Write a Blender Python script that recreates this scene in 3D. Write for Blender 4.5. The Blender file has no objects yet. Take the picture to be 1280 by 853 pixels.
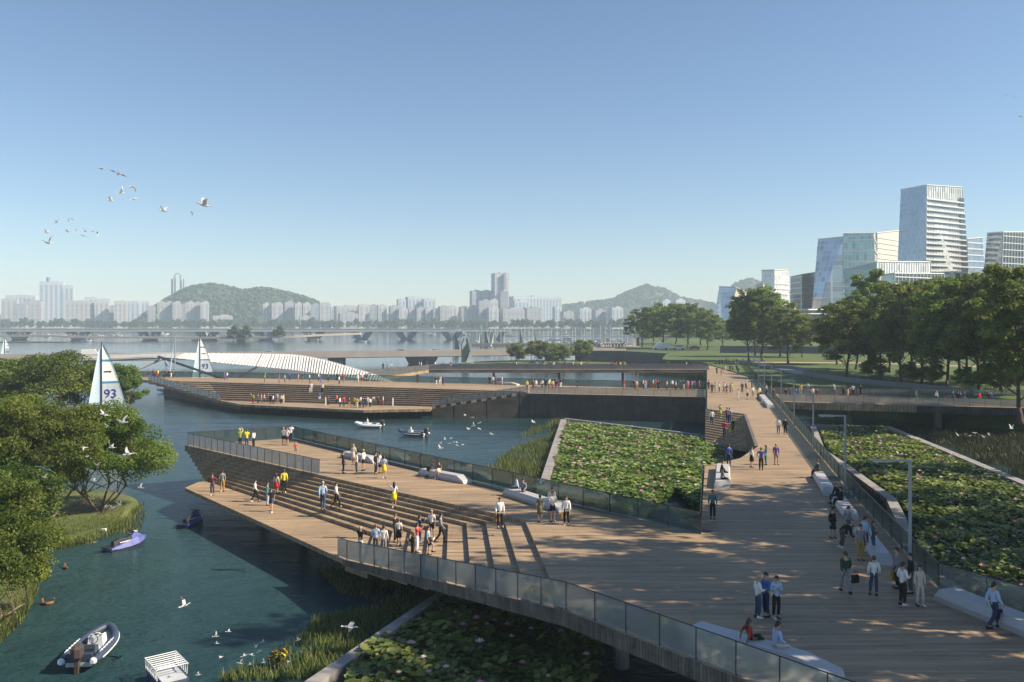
import bpy, bmesh, math, random
import numpy as np
from mathutils import Vector, Matrix, Euler
R = math.radians
SC = bpy.context.scene
COL = SC.collection
# ------------------------------------------------------------------ camera
F, CX, HY, CZ = 1067.0, 640.0, 402.0, 15.8        # focal length in photo pixels, horizon row, eye height above the water
cd = bpy.data.cameras.new('camera'); cam = bpy.data.objects.new('camera', cd); COL.objects.link(cam)
cd.sensor_fit = 'HORIZONTAL'; cd.sensor_width = 36; cd.lens = 36 * F / 1280
cd.shift_y = -(426.5 - HY) / 1280
cd.clip_start = .5; cd.clip_end = 12000
cam.location = (0, 0, CZ); cam.rotation_euler = (R(90), 0, 0)
SC.camera = cam
# ------------------------------------------------------------------ sky, sun, exposure
SUN_AZ, SUN_EL = math.atan2(.985, -.13), R(38)
w = bpy.data.worlds.new("World"); SC.world = w; w.use_nodes = True
nt = w.node_tree; nt.nodes.clear()
sky = nt.nodes.new('ShaderNodeTexSky'); sky.sky_type = 'NISHITA'; sky.sun_disc = False
sky.sun_elevation = SUN_EL; sky.sun_rotation = SUN_AZ; sky.altitude = 0; sky.air_density = 1.0; sky.dust_density = .15; sky.ozone_density = 3.5
bg = nt.nodes.new('ShaderNodeBackground'); bg.inputs[1].default_value = .081
wo = nt.nodes.new('ShaderNodeOutputWorld')
nt.links.new(sky.outputs[0], bg.inputs[0]); nt.links.new(bg.outputs[0], wo.inputs[0])
sd = bpy.data.lights.new('sun', 'SUN'); sd.energy = 5.0; sd.angle = R(.5); sd.color = (1, .86, .66)
sun = bpy.data.objects.new('sun', sd); COL.objects.link(sun)
SDIR = Vector((math.sin(SUN_AZ) * math.cos(SUN_EL), math.cos(SUN_AZ) * math.cos(SUN_EL), math.sin(SUN_EL)))
sun.rotation_euler = SDIR.to_track_quat('Z', 'Y').to_euler(); sun.location = SDIR * 150
vs = SC.view_settings; vs.view_transform = 'Standard'; vs.look = 'None'; vs.gamma = 1; vs.exposure = .76
SC.display_settings.display_device = 'sRGB'
cy = SC.cycles; cy.max_bounces = 6; cy.diffuse_bounces = 2; cy.glossy_bounces = 3; cy.transmission_bounces = 3
cy.transparent_max_bounces = 12; cy.volume_bounces = 1; cy.caustics_reflective = False; cy.caustics_refractive = False
cy.use_denoising = True; cy.sample_clamp_indirect = 4

# ------------------------------------------------------------------ helpers
ZD, ZL = 4.0, 2.0                                   # boardwalk level, lower terrace level (water is z = 0)
def P(px, py, z=ZD):                               # the point at height z seen at a photo pixel
    D = F * (CZ - z) / (py - HY)
    return Vector(((px - CX) / F * D, D, z))
def PD(px, py, D):                                 # the point at distance D
    return Vector(((px - CX) / F * D, D, CZ - (py - HY) / F * D))
def XD(px, D): return (px - CX) / F * D

def tag(o, label=None, cat=None, group=None, kind=None):
    for k, v in (('label', label), ('category', cat), ('group', group), ('kind', kind)):
        if v: o[k] = v
    return o
def empty(name, loc, rz=0, **k):
    o = bpy.data.objects.new(name, None); COL.objects.link(o)
    o.empty_display_size = .2; o.location = loc; o.rotation_euler = (0, 0, rz)
    return tag(o, **k)
def link(name, me, m=None, parent=None, loc=None, rz=None, **k):
    o = bpy.data.objects.new(name, me); COL.objects.link(o)
    if m is not None:
        for mm in (m if isinstance(m, (list, tuple)) else [m]): me.materials.append(mm)
    if parent: o.parent = parent
    if loc is not None: o.location = loc
    if rz is not None: o.rotation_euler = (0, 0, rz)
    return tag(o, **k)
def copy_tree(o, parent=None):
    c = o.copy(); COL.objects.link(c)
    if parent: c.parent = parent
    for ch in o.children: copy_tree(ch, c)
    return c

class MB:                                          # a small mesh collector: verts + faces, built as ONE object
    def __init__(s): s.v = []; s.f = []; s.mi = []; s.cur = 0
    def add(s, vs, fs):
        n = len(s.v); s.v += [tuple(v) for v in vs]
        for f in fs: s.f.append([i + n for i in f]); s.mi.append(s.cur)
        return s
    def box(s, c, d, rz=0, top=1.0, M=None):       # centre, full size, turn, shrink of the top
        x, y, z = d[0] / 2, d[1] / 2, d[2] / 2; ca, sa = math.cos(rz), math.sin(rz); vs = []
        for k, t in ((-1, 1), (1, top)):
            for a, b in ((-1, -1), (1, -1), (1, 1), (-1, 1)):
                X, Y = a * x * t, b * y * t
                vs.append((c[0] + X * ca - Y * sa, c[1] + X * sa + Y * ca, c[2] + k * z))
        if M: vs = [M @ Vector(v) for v in vs]
        return s.add(vs, [(3, 2, 1, 0), (4, 5, 6, 7), (0, 1, 5, 4), (1, 2, 6, 5), (2, 3, 7, 6), (3, 0, 4, 7)])
    def prism(s, poly, z0, z1):                    # plan polygon between two heights
        a = sum(poly[i][0] * poly[(i + 1) % len(poly)][1] - poly[(i + 1) % len(poly)][0] * poly[i][1] for i in range(len(poly)))
        if a < 0: poly = poly[::-1]
        n = len(poly)
        vs = [(p[0], p[1], z0) for p in poly] + [(p[0], p[1], z1) for p in poly]
        return s.add(vs, [list(range(n))[::-1], list(range(n, 2 * n))] + [(i, (i + 1) % n, n + (i + 1) % n, n + i) for i in range(n)])
    def hull8(s, b, t):                            # 4 bottom points, 4 top points
        return s.add(list(b) + list(t), [(3, 2, 1, 0), (4, 5, 6, 7), (0, 1, 5, 4), (1, 2, 6, 5), (2, 3, 7, 6), (3, 0, 4, 7)])
    def tube(s, pts, r, n=6, caps=True):
        pts = [Vector(p) for p in pts]; rs = r if isinstance(r, (list, tuple)) else [r] * len(pts)
        vs = []; prev = None
        for i, p in enumerate(pts):
            d = (pts[min(i + 1, len(pts) - 1)] - pts[max(i - 1, 0)]).normalized()
            ref = prev if prev is not None else (Vector((0, 0, 1)) if abs(d.z) < .9 else Vector((1, 0, 0)))
            u = (ref - d * ref.dot(d))
            u = u.normalized() if u.length > 1e-5 else d.orthogonal().normalized()
            prev = u; v = d.cross(u)
            for k in range(n):
                a = 2 * math.pi * k / n
                vs.append(p + (u * math.cos(a) + v * math.sin(a)) * rs[i])
        fs = []
        for i in range(len(pts) - 1):
            for k in range(n):
                fs.append((i * n + k, i * n + (k + 1) % n, (i + 1) * n + (k + 1) % n, (i + 1) * n + k))
        if caps: fs += [list(range(n))[::-1], list(range((len(pts) - 1) * n, len(pts) * n))]
        return s.add(vs, fs)
    def loft(s, rings, caps=True):
        n = len(rings[0]); vs = [v for r in rings for v in r]; fs = []
        for i in range(len(rings) - 1):
            for k in range(n):
                fs.append((i * n + k, i * n + (k + 1) % n, (i + 1) * n + (k + 1) % n, (i + 1) * n + k))
        if caps: fs += [list(range(n))[::-1], list(range((len(rings) - 1) * n, len(rings) * n))]
        return s.add(vs, fs)
    def ball(s, c, r, n=8, m=5):
        rr = r if isinstance(r, (list, tuple)) else (r, r, r)
        rings = []
        for i in range(m + 1):
            t = math.pi * (i + .02) / (m + .04); z = -math.cos(t); q = math.sin(t)
            rings.append([(c[0] + rr[0] * q * math.cos(2 * math.pi * k / n), c[1] + rr[1] * q * math.sin(2 * math.pi * k / n), c[2] + rr[2] * z) for k in range(n)])
        return s.loft(rings)
    def mesh(s, name, smooth=False):
        me = bpy.data.meshes.new(name); me.from_pydata(s.v, [], s.f); me.update()
        if any(s.mi): me.polygons.foreach_set('material_index', s.mi)
        if smooth: me.polygons.foreach_set('use_smooth', [True] * len(me.polygons))
        return me
    def obj(s, name, m=None, parent=None, loc=None, rz=None, smooth=False, **k):
        return link(name, s.mesh(name, smooth), m, parent, loc, rz, **k)

def fast_mesh(name, V, Q, rnd=None, smooth=False):
    V = np.asarray(V, dtype=np.float32); Q = np.asarray(Q, dtype=np.int32)
    me = bpy.data.meshes.new(name); k = Q.shape[1]
    me.vertices.add(len(V)); me.vertices.foreach_set('co', V.ravel())
    me.loops.add(Q.size); me.loops.foreach_set('vertex_index', Q.ravel())
    me.polygons.add(len(Q)); me.polygons.foreach_set('loop_start', np.arange(0, Q.size, k, dtype=np.int32))
    me.update(calc_edges=True)
    if rnd is not None:
        a = me.attributes.new('rnd', 'FLOAT', 'FACE'); a.data.foreach_set('value', np.asarray(rnd, dtype=np.float32))
    if smooth: me.polygons.foreach_set('use_smooth', [True] * len(Q))
    return me

# ------------------------------------------------------------------ materials
MATS = {}
def nodes_of(name):
    m = bpy.data.materials.new(name); m.use_nodes = True
    return m, m.node_tree, m.node_tree.nodes['Principled BSDF'], m.node_tree.nodes['Material Output']
def noise(t, scale, detail=4, rough=.55, vec=None, stretch=None):
    n = t.nodes.new('ShaderNodeTexNoise'); n.inputs['Scale'].default_value = scale; n.inputs['Detail'].default_value = detail
    n.inputs['Roughness'].default_value = rough
    if vec is None:
        g = t.nodes.new('ShaderNodeNewGeometry'); vec = g.outputs['Position']
    if stretch:
        mp = t.nodes.new('ShaderNodeMapping'); mp.inputs['Scale'].default_value = stretch
        t.links.new(vec, mp.inputs[0]); vec = mp.outputs[0]
    t.links.new(vec, n.inputs['Vector'])
    return n
def ramp(t, fac, stops):
    r = t.nodes.new('ShaderNodeValToRGB'); e = r.color_ramp.elements
    while len(e) < len(stops): e.new(.5)
    for i, (p, c) in enumerate(stops): e[i].position = p; e[i].color = (*c, 1)
    t.links.new(fac, r.inputs[0]); return r
def mixc(t, fac, a, b, mode='MIX'):
    m = t.nodes.new('ShaderNodeMix'); m.data_type = 'RGBA'; m.blend_type = mode
    for s, v in ((m.inputs[0], fac), (m.inputs[6], a), (m.inputs[7], b)):
        if isinstance(v, (int, float)): s.default_value = v
        elif isinstance(v, tuple): s.default_value = (*v, 1)
        else: t.links.new(v, s)
    return m.outputs[2]
def sc(c, k): return tuple(x * k for x in c)
def mat(name, c, rough=.6, metal=0, var=.12, scale=1.5, bump=0, local=False, spec=.5):
    if name in MATS: return MATS[name]
    m, t, b, o = nodes_of(name)
    vec = None
    if local: vec = t.nodes.new('ShaderNodeTexCoord').outputs['Object']
    n = noise(t, scale, 5, .6, vec)
    r = ramp(t, n.outputs[0], [(.3, sc(c, 1 - var)), (.7, sc(c, 1 + var))])
    t.links.new(r.outputs[0], b.inputs['Base Color'])
    b.inputs['Roughness'].default_value = rough; b.inputs['Metallic'].default_value = metal
    b.inputs['Specular IOR Level'].default_value = spec
    if bump:
        bp = t.nodes.new('ShaderNodeBump'); bp.inputs['Strength'].default_value = bump; bp.inputs['Distance'].default_value = .1
        t.links.new(n.outputs[0], bp.inputs['Height']); t.links.new(bp.outputs[0], b.inputs['Normal'])
    MATS[name] = m; return m
def plank_mat(name, c, width=.14, dark=.55, streak=.45):
    m, t, b, o = nodes_of(name)
    g = t.nodes.new('ShaderNodeNewGeometry')
    br = t.nodes.new('ShaderNodeTexBrick'); br.inputs['Scale'].default_value = 1
    br.inputs['Brick Width'].default_value = 3.6; br.inputs['Row Height'].default_value = width
    br.inputs['Mortar Size'].default_value = .006; br.inputs['Mortar Smooth'].default_value = .1; br.inputs['Bias'].default_value = 0
    br.inputs['Color1'].default_value = (*sc(c, 1.12), 1); br.inputs['Color2'].default_value = (*sc(c, .84), 1)
    br.inputs['Mortar'].default_value = (*sc(c, .16), 1); br.offset = .37; br.offset_frequency = 3
    t.links.new(g.outputs['Position'], br.inputs['Vector'])
    n1 = noise(t, 1, 5, .65, None, (.16, 2.6, 1)); n2 = noise(t, 1, 4, .6, None, (1.6, 22, 4)); n3 = noise(t, .16, 5, .62)
    r1 = ramp(t, n1.outputs[0], [(.3, (1 - streak,) * 3), (.7, (1 + streak * .8,) * 3)])
    r2 = ramp(t, n2.outputs[0], [(.25, (.86,) * 3), (.75, (1.12,) * 3)])
    r3 = ramp(t, n3.outputs[0], [(.3, (.84, .85, .88)), (.5, (1, 1, 1)), (.72, (1.13, 1.11, 1.08))])
    x = mixc(t, 1., br.outputs[0], r1.outputs[0], 'MULTIPLY'); x = mixc(t, 1., x, r2.outputs[0], 'MULTIPLY'); x = mixc(t, 1., x, r3.outputs[0], 'MULTIPLY')
    t.links.new(x, b.inputs['Base Color'])
    rr = ramp(t, n1.outputs[0], [(.3, (.42,) * 3), (.7, (.7,) * 3)]); t.links.new(rr.outputs[0], b.inputs['Roughness'])
    bp = t.nodes.new('ShaderNodeBump'); b.inputs['Specular IOR Level'].default_value = .12; bp.inputs['Strength'].default_value = .35; bp.inputs['Distance'].default_value = .02
    t.links.new(n2.outputs[0], bp.inputs['Height']); t.links.new(bp.outputs[0], b.inputs['Normal'])
    MATS[name] = m; return m
def leaf_mat(name, dark, light, trans=.25, rough=.55):
    m, t, b, o = nodes_of(name)
    at = t.nodes.new('ShaderNodeAttribute'); at.attribute_name = 'rnd'
    oi = t.nodes.new('ShaderNodeObjectInfo')
    r = ramp(t, at.outputs['Fac'], [(0., dark), (.55, tuple((a + c) / 2 for a, c in zip(dark, light))), (1., light)])
    hv = t.nodes.new('ShaderNodeHueSaturation')
    mp = t.nodes.new('ShaderNodeMapRange'); mp.inputs[3].default_value = .82; mp.inputs[4].default_value = 1.15
    t.links.new(oi.outputs['Random'], mp.inputs[0]); t.links.new(mp.outputs[0], hv.inputs['Value'])
    mh = t.nodes.new('ShaderNodeMapRange'); mh.inputs[3].default_value = .485; mh.inputs[4].default_value = .515
    t.links.new(oi.outputs['Random'], mh.inputs[0]); t.links.new(mh.outputs[0], hv.inputs['Hue'])
    t.links.new(r.outputs[0], hv.inputs['Color'])
    t.links.new(hv.outputs[0], b.inputs['Base Color']); b.inputs['Roughness'].default_value = rough; b.inputs['Specular IOR Level'].default_value = .35
    tr = t.nodes.new('ShaderNodeBsdfTranslucent'); t.links.new(hv.outputs[0], tr.inputs[0])
    mx = t.nodes.new('ShaderNodeMixShader'); mx.inputs[0].default_value = trans
    t.links.new(b.outputs[0], mx.inputs[1]); t.links.new(tr.outputs[0], mx.inputs[2]); t.links.new(mx.outputs[0], o.inputs[0])
    MATS[name] = m; return m
def glass_mat(name, tint=(.8, .87, .86), body=(.45, .5, .5), dens=.2, gloss=.16):  # body: pale diffuse film standing in for light reflected in the panes
    m, t, b, o = nodes_of(name); t.nodes.remove(b)
    tr = t.nodes.new('ShaderNodeBsdfTransparent'); tr.inputs[0].default_value = (*tint, 1)
    gl = t.nodes.new('ShaderNodeBsdfGlossy'); gl.inputs['Roughness'].default_value = .04; gl.inputs[0].default_value = (.9, .95, .95, 1)
    df = t.nodes.new('ShaderNodeBsdfDiffuse')
    n = noise(t, .7, 3); rc = ramp(t, n.outputs[0], [(.3, sc(body, .85)), (.7, sc(body, 1.1))]); t.links.new(rc.outputs[0], df.inputs[0])
    tl = t.nodes.new('ShaderNodeBsdfTranslucent'); t.links.new(rc.outputs[0], tl.inputs[0]); md = t.nodes.new('ShaderNodeMixShader'); md.inputs[0].default_value = .55; t.links.new(df.outputs[0], md.inputs[1]); t.links.new(tl.outputs[0], md.inputs[2])
    fr = t.nodes.new('ShaderNodeFresnel'); fr.inputs[0].default_value = 1.45
    m1 = t.nodes.new('ShaderNodeMixShader'); m1.inputs[0].default_value = dens
    t.links.new(tr.outputs[0], m1.inputs[1]); t.links.new(md.outputs[0], m1.inputs[2])
    mu = t.nodes.new('ShaderNodeMath'); mu.operation = 'MULTIPLY_ADD'; mu.inputs[1].default_value = .8; mu.inputs[2].default_value = gloss * .2
    t.links.new(fr.outputs[0], mu.inputs[0])
    m2 = t.nodes.new('ShaderNodeMixShader'); t.links.new(mu.outputs[0], m2.inputs[0])
    t.links.new(m1.outputs[0], m2.inputs[1]); t.links.new(gl.outputs[0], m2.inputs[2]); t.links.new(m2.outputs[0], o.inputs[0])
    MATS[name] = m; return m

M_DECK = plank_mat('deck planks', (.375, .272, .175))
M_BORDER = plank_mat('grey border planks', (.12, .108, .098), .1)
M_FASCIA = plank_mat('shade darkened fascia boards', (.17, .15, .13), .12)  # deck wood made darker, the shade on the fascia put into its colour
M_CONC = mat('concrete', (.36, .345, .33), .8, var=.18, scale=.6, bump=.15)
M_WALL = mat('planter wall concrete', (.27, .25, .235), .85, var=.25, scale=.8, bump=.2)
M_WHITE = mat('white paint', (.76, .75, .72), .45, var=.05)
M_BENCH = mat('pale terrazzo', (.44, .43, .435), .5, var=.06, scale=3)
M_STEEL = mat('grey painted steel', (.36, .40, .45), .4, .3, var=.06)
M_DARK = mat('dark metal', (.05, .055, .06), .4, .4)
M_GLASS = glass_mat('railing glass', (.86, .89, .89), (.55, .57, .58), .3, .2)
M_GLASSB = glass_mat('tinted railing glass', (.62, .74, .72), (.2, .26, .26), .3, .12)
M_BLACK = mat('black rubber', (.018, .018, .02), .5)
M_ROAD = mat('asphalt', (.055, .055, .06), .85, var=.2)
# ================================================================== water, land
def water():
    m, t, b, o = nodes_of('river water')
    n = noise(t, .045, 3, .5); pl = noise(t, .012, 2, .5)
    c = ramp(t, n.outputs[0], [(.35, (.017, .047, .054)), (.65, (.028, .066, .07))])
    t.links.new(c.outputs[0], b.inputs['Base Color'])
    b.inputs['Roughness'].default_value = .12; b.inputs['IOR'].default_value = 1.33; b.inputs['Specular IOR Level'].default_value = .2
    w1 = noise(t, 1, 4, .6, None, (.5, 1.1, 1)); w2 = noise(t, 1, 3, .55, None, (.07, .2, 1)); w3 = noise(t, 1, 3, .6, None, (2.2, 4.5, 1))
    ad = t.nodes.new('ShaderNodeMath'); ad.operation = 'MULTIPLY_ADD'; ad.inputs[1].default_value = 2.6
    t.links.new(w2.outputs[0], ad.inputs[0]); t.links.new(w1.outputs[0], ad.inputs[2])
    a2 = t.nodes.new('ShaderNodeMath'); a2.operation = 'MULTIPLY_ADD'; a2.inputs[1].default_value = .4
    t.links.new(w3.outputs[0], a2.inputs[0]); t.links.new(ad.outputs[0], a2.inputs[2])
    bp = t.nodes.new('ShaderNodeBump'); bp.inputs['Strength'].default_value = .36; bp.inputs['Distance'].default_value = .22
    t.links.new(a2.outputs[0], bp.inputs['Height']); gp = t.nodes.new('ShaderNodeNewGeometry'); sp = t.nodes.new('ShaderNodeSeparateXYZ'); t.links.new(gp.outputs['Position'], sp.inputs[0]); mr = t.nodes.new('ShaderNodeMapRange')
    for i_, v_ in ((1, 55), (2, 330), (3, .42), (4, .1)): mr.inputs[i_].default_value = v_
    t.links.new(sp.outputs[1], mr.inputs[0]); t.links.new(mr.outputs[0], bp.inputs['Strength'])   # ripples flatten with distance so the far water mirrors more sky
    b2 = t.nodes.new('ShaderNodeBump'); b2.inputs['Strength'].default_value = 1; b2.inputs['Distance'].default_value = .38; t.links.new(a2.outputs[0], b2.inputs['Height']); t.links.new(b2.outputs[0], b.inputs['Normal'])
    b.inputs['Specular IOR Level'].default_value = 0; b.inputs['Roughness'].default_value = .6
    gl = t.nodes.new('ShaderNodeBsdfGlossy'); gl.inputs['Roughness'].default_value = .09; t.links.new(bp.outputs[0], gl.inputs['Normal'])
    fr = t.nodes.new('ShaderNodeFresnel'); fr.inputs[0].default_value = 1.33
    pw = t.nodes.new('ShaderNodeMath'); pw.operation = 'POWER'; pw.inputs[1].default_value = 1.65; t.links.new(fr.outputs[0], pw.inputs[0])
    ml = t.nodes.new('ShaderNodeMath'); ml.operation = 'MULTIPLY'; ml.inputs[1].default_value = 1.5; ml.use_clamp = True; t.links.new(pw.outputs[0], ml.inputs[0])
    mx = t.nodes.new('ShaderNodeMixShader'); t.links.new(ml.outputs[0], mx.inputs[0]); t.links.new(b.outputs[0], mx.inputs[1]); t.links.new(gl.outputs[0], mx.inputs[2]); t.links.new(mx.outputs[0], o.inputs[0])
    MB().add([(-2580, -70, 0), (2580, -70, 0), (2580, 2650, 0), (-2580, 2650, 0)], [(0, 1, 2, 3)]).obj('water', m, kind='structure')
water()
def grass_mat(name, a, b2, c):
    m, t, b, o = nodes_of(name)
    n = noise(t, .12, 5, .6); n2 = noise(t, 2.2, 4, .7)
    r = ramp(t, n.outputs[0], [(.3, a), (.5, b2), (.72, c)]); r2 = ramp(t, n2.outputs[0], [(.3, (.75,) * 3), (.7, (1.2,) * 3)])
    x = mixc(t, 1., r.outputs[0], r2.outputs[0], 'MULTIPLY'); t.links.new(x, b.inputs['Base Color']); b.inputs['Roughness'].default_value = .9
    bp = t.nodes.new('ShaderNodeBump'); bp.inputs['Strength'].default_value = .6; bp.inputs['Distance'].default_value = .15
    t.links.new(n2.outputs[0], bp.inputs['Height']); t.links.new(bp.outputs[0], b.inputs['Normal'])
    MATS[name] = m; return m
M_LAWN = grass_mat('lawn', (.045, .08, .014), (.075, .115, .022), (.105, .14, .037))
M_BANK = grass_mat('bank grass', (.05, .075, .015), (.10, .13, .03), (.2, .17, .075))
def land(name, poly, z1, m, z0=-.5):
    return MB().prism([(p[0], p[1]) for p in poly], z0, z1).obj(name, m, kind='structure')
ZP = 4.2
# park on the right bank, quay at its water side
land('park_ground', [(54, 242), (46, 262), (54, 300), (42, 326), (30, 330), (27, 345), (38, 380), (70, 470), (120, 700), (160, 1250), (1400, 1250), (1400, 60),
                     (130, 60), (95, 112), (72, 117.5), (64, 126), (60, 141), (52, 152), (50, 175)], ZP, M_LAWN)
land('river_bank', [(60, 30), (400, 10), (400, 118), (84, 118), (70, 100), (64, 70)], 2.4, M_BANK)
# far shore
land('far_shore', [(-2200, 1420), (-300, 1410), (250, 1420), (500, 1330), (700, 1240), (2200, 1240), (2200, 2600), (-2200, 2600)], 3.2, mat('far bank', (.10, .12, .06), .9))
# quay revetment, sloping into the water
q = MB(); qa = [(54, 299), (42, 324), (29, 328.5), (25.5, 345), (36.5, 381)]
for (a, b_) in zip(qa, qa[1:]):
    d = Vector((b_[0] - a[0], b_[1] - a[1])); n = Vector((d.y, -d.x)).normalized() * -1.0
    def off(p, k): return (p[0] + n.x * k * (-1), p[1] + n.y * k * (-1))
    q.hull8([(*off(a, 4), -.3), (*off(b_, 4), -.3), (b_[0], b_[1], -.3), (a[0], a[1], -.3)], [(*off(a, .6), ZP + .4), (*off(b_, .6), ZP + .4), (b_[0], b_[1], ZP + .4), (a[0], a[1], ZP + .4)])
q.obj('quay_wall', mat('quay stone', (.11, .105, .10), .9, var=.3, scale=1.2, bump=.4), label='long dark sloping stone quay wall under the park trees', cat='quay wall')

def strip(pts, wd, z, m, name, thick=.02, **k):
    b = MB(); L = []; Rr = []
    for i, p in enumerate(pts):
        d = (Vector(pts[min(i + 1, len(pts) - 1)][:2]) - Vector(pts[max(i - 1, 0)][:2])).normalized(); n = Vector((-d.y, d.x)) * wd / 2
        L.append((p[0] + n.x, p[1] + n.y)); Rr.append((p[0] - n.x, p[1] - n.y))
    for i in range(len(pts) - 1):
        zz = (z, z) if not isinstance(z, (list, tuple)) else (z[i], z[i + 1])
        q4 = [(L[i], 0), (L[i + 1], 1), (Rr[i + 1], 1), (Rr[i], 0)]
        b.hull8([(*p, zz[j] - thick) for p, j in q4], [(*p, zz[j]) for p, j in q4])
    return b.obj(name, m, **k)
def smooth(pts, n=6):                              # Catmull-Rom through 2-D or 3-D points
    pts = [Vector(p) for p in pts]; out = []
    for i in range(len(pts) - 1):
        p0, p1, p2, p3 = pts[max(i - 1, 0)], pts[i], pts[i + 1], pts[min(i + 2, len(pts) - 1)]
        for k in range(n):
            t = k / n
            out.append(.5 * ((2 * p1) + (p2 - p0) * t + (2 * p0 - 5 * p1 + 4 * p2 - p3) * t * t + (3 * p1 - p0 - 3 * p2 + p3) * t ** 3))
    return out + [pts[-1]]
# sandy path on the lawn, park road
strip([P(915, 453.6, ZP + .01), P(985, 453.2, ZP), P(1080, 454, ZP), P(1180, 457, ZP), P(1290, 461, ZP)], 5.2, ZP + .012, mat('sandy path', (.42, .31, .22), .95), 'sandy_path', kind='structure')
strip([(24, 352), (60, 352), (150, 350), (400, 345)], 14, ZP + .012, M_ROAD, 'park_road', kind='structure')

# ================================================================== the boardwalk and the near platform
W1 = Vector((10.46, 47.3)); PDIR = Vector((.2245, .9745)); PN = Vector((.9745, -.2245))
def W(u, v): p = W1 + PDIR * u + PN * v; return (p.x, p.y)
NST = 9
def lerp(a, b, t): return a + (b - a) * t
def zk(k): return ZD - (ZD - ZL) * k / NST
Lk = [P(lerp(231, 259, k / NST), lerp(557, 601.5, k / NST), zk(k)) for k in range(NST + 1)]
Ck, Ek = [], []
cpx = [656, 630, 607, 583, 560, 537, 514, 491, 468, 445]; cpy = [650, 650.5, 652, 654, 656.2, 659, 661.5, 664, 666.5, 669]
epx = [705, 665, 628, 595, 563, 536, 511, 487, 464, 442]; epy = [763, 752, 743.5, 735, 727.5, 721, 715, 709, 703.5, 698.5]
Ck = [P(cpx[k], cpy[k], zk(k)) for k in range(NST + 1)]
FDIR = Vector((.63, -.776)).normalized()
F0 = P(231, 610, ZL).to_2d()
E0 = P(705, 763).to_2d(); FD2 = (E0 - F0).normalized()
FN = Vector((-FD2.y, FD2.x))                     # points to the back
for k in range(NST + 1):
    e = P(epx[k], epy[k], zk(k)).to_2d(); s_ = (e - F0).dot(FD2); e = F0 + FD2 * s_
    Ek.append(Vector((e.x, e.y, zk(k))))
U2 = P(365, 548)
# the edge of the front, the back and the path
E9 = E0 + FD2 * 24
R1, R2, R3, R4, R0 = P(925, 573), P(948, 558), P(933, 518), P(884, 511.5), P(881, 583)
deck = [Lk[0][:2], Ck[0][:2], (E0.x, E0.y), (E9.x, E9.y), (27, 8), (31, 14), (18.9, 37.6), W(10.7, 10.0), W(210, 10.0), W(225, 14), W(225, -2), W(195, 0),
        R4[:2], R3[:2], R2[:2], R1[:2], R0[:2], W(0, 0), U2[:2]]
MB().prism(deck, ZD - .55, ZD).obj('boardwalk', [M_DECK], kind='structure')
st = MB()
for k in range(1, NST + 1):
    z = zk(k); th = .42
    inn = lambda a, b_: (b_[0], b_[1])
    poly = [Lk[k], Ck[k], Ek[k], Ek[k - 1], Ck[k - 1], Lk[k - 1]]
    d1 = (Ck[k - 1] - Lk[k - 1]).normalized(); n1 = Vector((-d1.y, d1.x, 0)) * .25
    d2 = (Ek[k - 1] - Ck[k - 1]).normalized(); n2 = Vector((-d2.y, d2.x, 0)) * .25
    if n1.y < 0: n1 = -n1
    if n2.x < 0: n2 = -n2
    if k == NST:
        bx = [F0.x, F0.y]; back = P(248.5, 602.5, ZL)
        st.prism([(Lk[k].x, Lk[k].y), (Ck[k].x, Ck[k].y), (Ek[k].x, Ek[k].y)] + [tuple(F0)] + [(back.x, back.y)], ZL - .28, ZL)
    if k < NST or True:
        kk = min(k, NST)
        pl = [(Lk[k].x, Lk[k].y), (Ck[k].x, Ck[k].y), (Ek[k].x, Ek[k].y), ((Ek[k - 1] + n2).x, (Ek[k - 1] + n2).y), ((Ck[k - 1] + n1 + n2).x, (Ck[k - 1] + n1 + n2).y), ((Lk[k - 1] + n1).x, (Lk[k - 1] + n1).y)]
        if k < NST: pass
    # the tread in front of riser k: between edge k-1 (above) and edge k (below it)
    if k < NST:
        st.prism([(Lk[k].x, Lk[k].y), (Ck[k].x, Ck[k].y), (Ek[k].x, Ek[k].y), ((Ek[k - 1] + n2).x, (Ek[k - 1] + n2).y), ((Ck[k - 1] + n1 + n2).x, (Ck[k - 1] + n1 + n2).y), ((Lk[k - 1] + n1).x, (Lk[k - 1] + n1).y)], z - th, z)
    else:                                          # a strip of the lowest terrace tucked under the last riser
        st.prism([((Lk[k]).x, (Lk[k]).y), (Ck[k].x, Ck[k].y), (Ek[k].x, Ek[k].y), ((Ek[k - 1] + n2).x, (Ek[k - 1] + n2).y), ((Ck[k - 1] + n1 + n2).x, (Ck[k - 1] + n1 + n2).y), ((Lk[k - 1] + n1).x, (Lk[k - 1] + n1).y)], z - .6, z - .004)
st.obj('stepped_terrace', M_DECK, kind='structure')
# fascia: the dark board wall that carries the front edge, and the piers under the platform
fa = MB()
def wallbox(b, p, q2, z0a, z1a, z0b, z1b, th):
    d = (Vector(q2[:2]) - Vector(p[:2])).normalized(); n = Vector((-d.y, d.x)) * th
    b.hull8([(p[0], p[1], z0a), (q2[0], q2[1], z0b), (q2[0] + n.x, q2[1] + n.y, z0b), (p[0] + n.x, p[1] + n.y, z0a)],
            [(p[0], p[1], z1a), (q2[0], q2[1], z1b), (q2[0] + n.x, q2[1] + n.y, z1b), (p[0] + n.x, p[1] + n.y, z1a)])
o_ = -FN * .004
def fr(s): p = F0 + FD2 * s + o_; return (p.x, p.y)
sE = [(Vector(e[:2]) - F0).dot(FD2) for e in Ek]; sE0 = sE[0]
# slope board that hides the step ends: its top runs below the treads
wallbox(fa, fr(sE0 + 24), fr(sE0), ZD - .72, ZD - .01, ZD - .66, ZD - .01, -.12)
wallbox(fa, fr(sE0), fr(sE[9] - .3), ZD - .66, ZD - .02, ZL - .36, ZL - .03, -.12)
fa.obj('platform_fascia', M_FASCIA, kind='structure')
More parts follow.
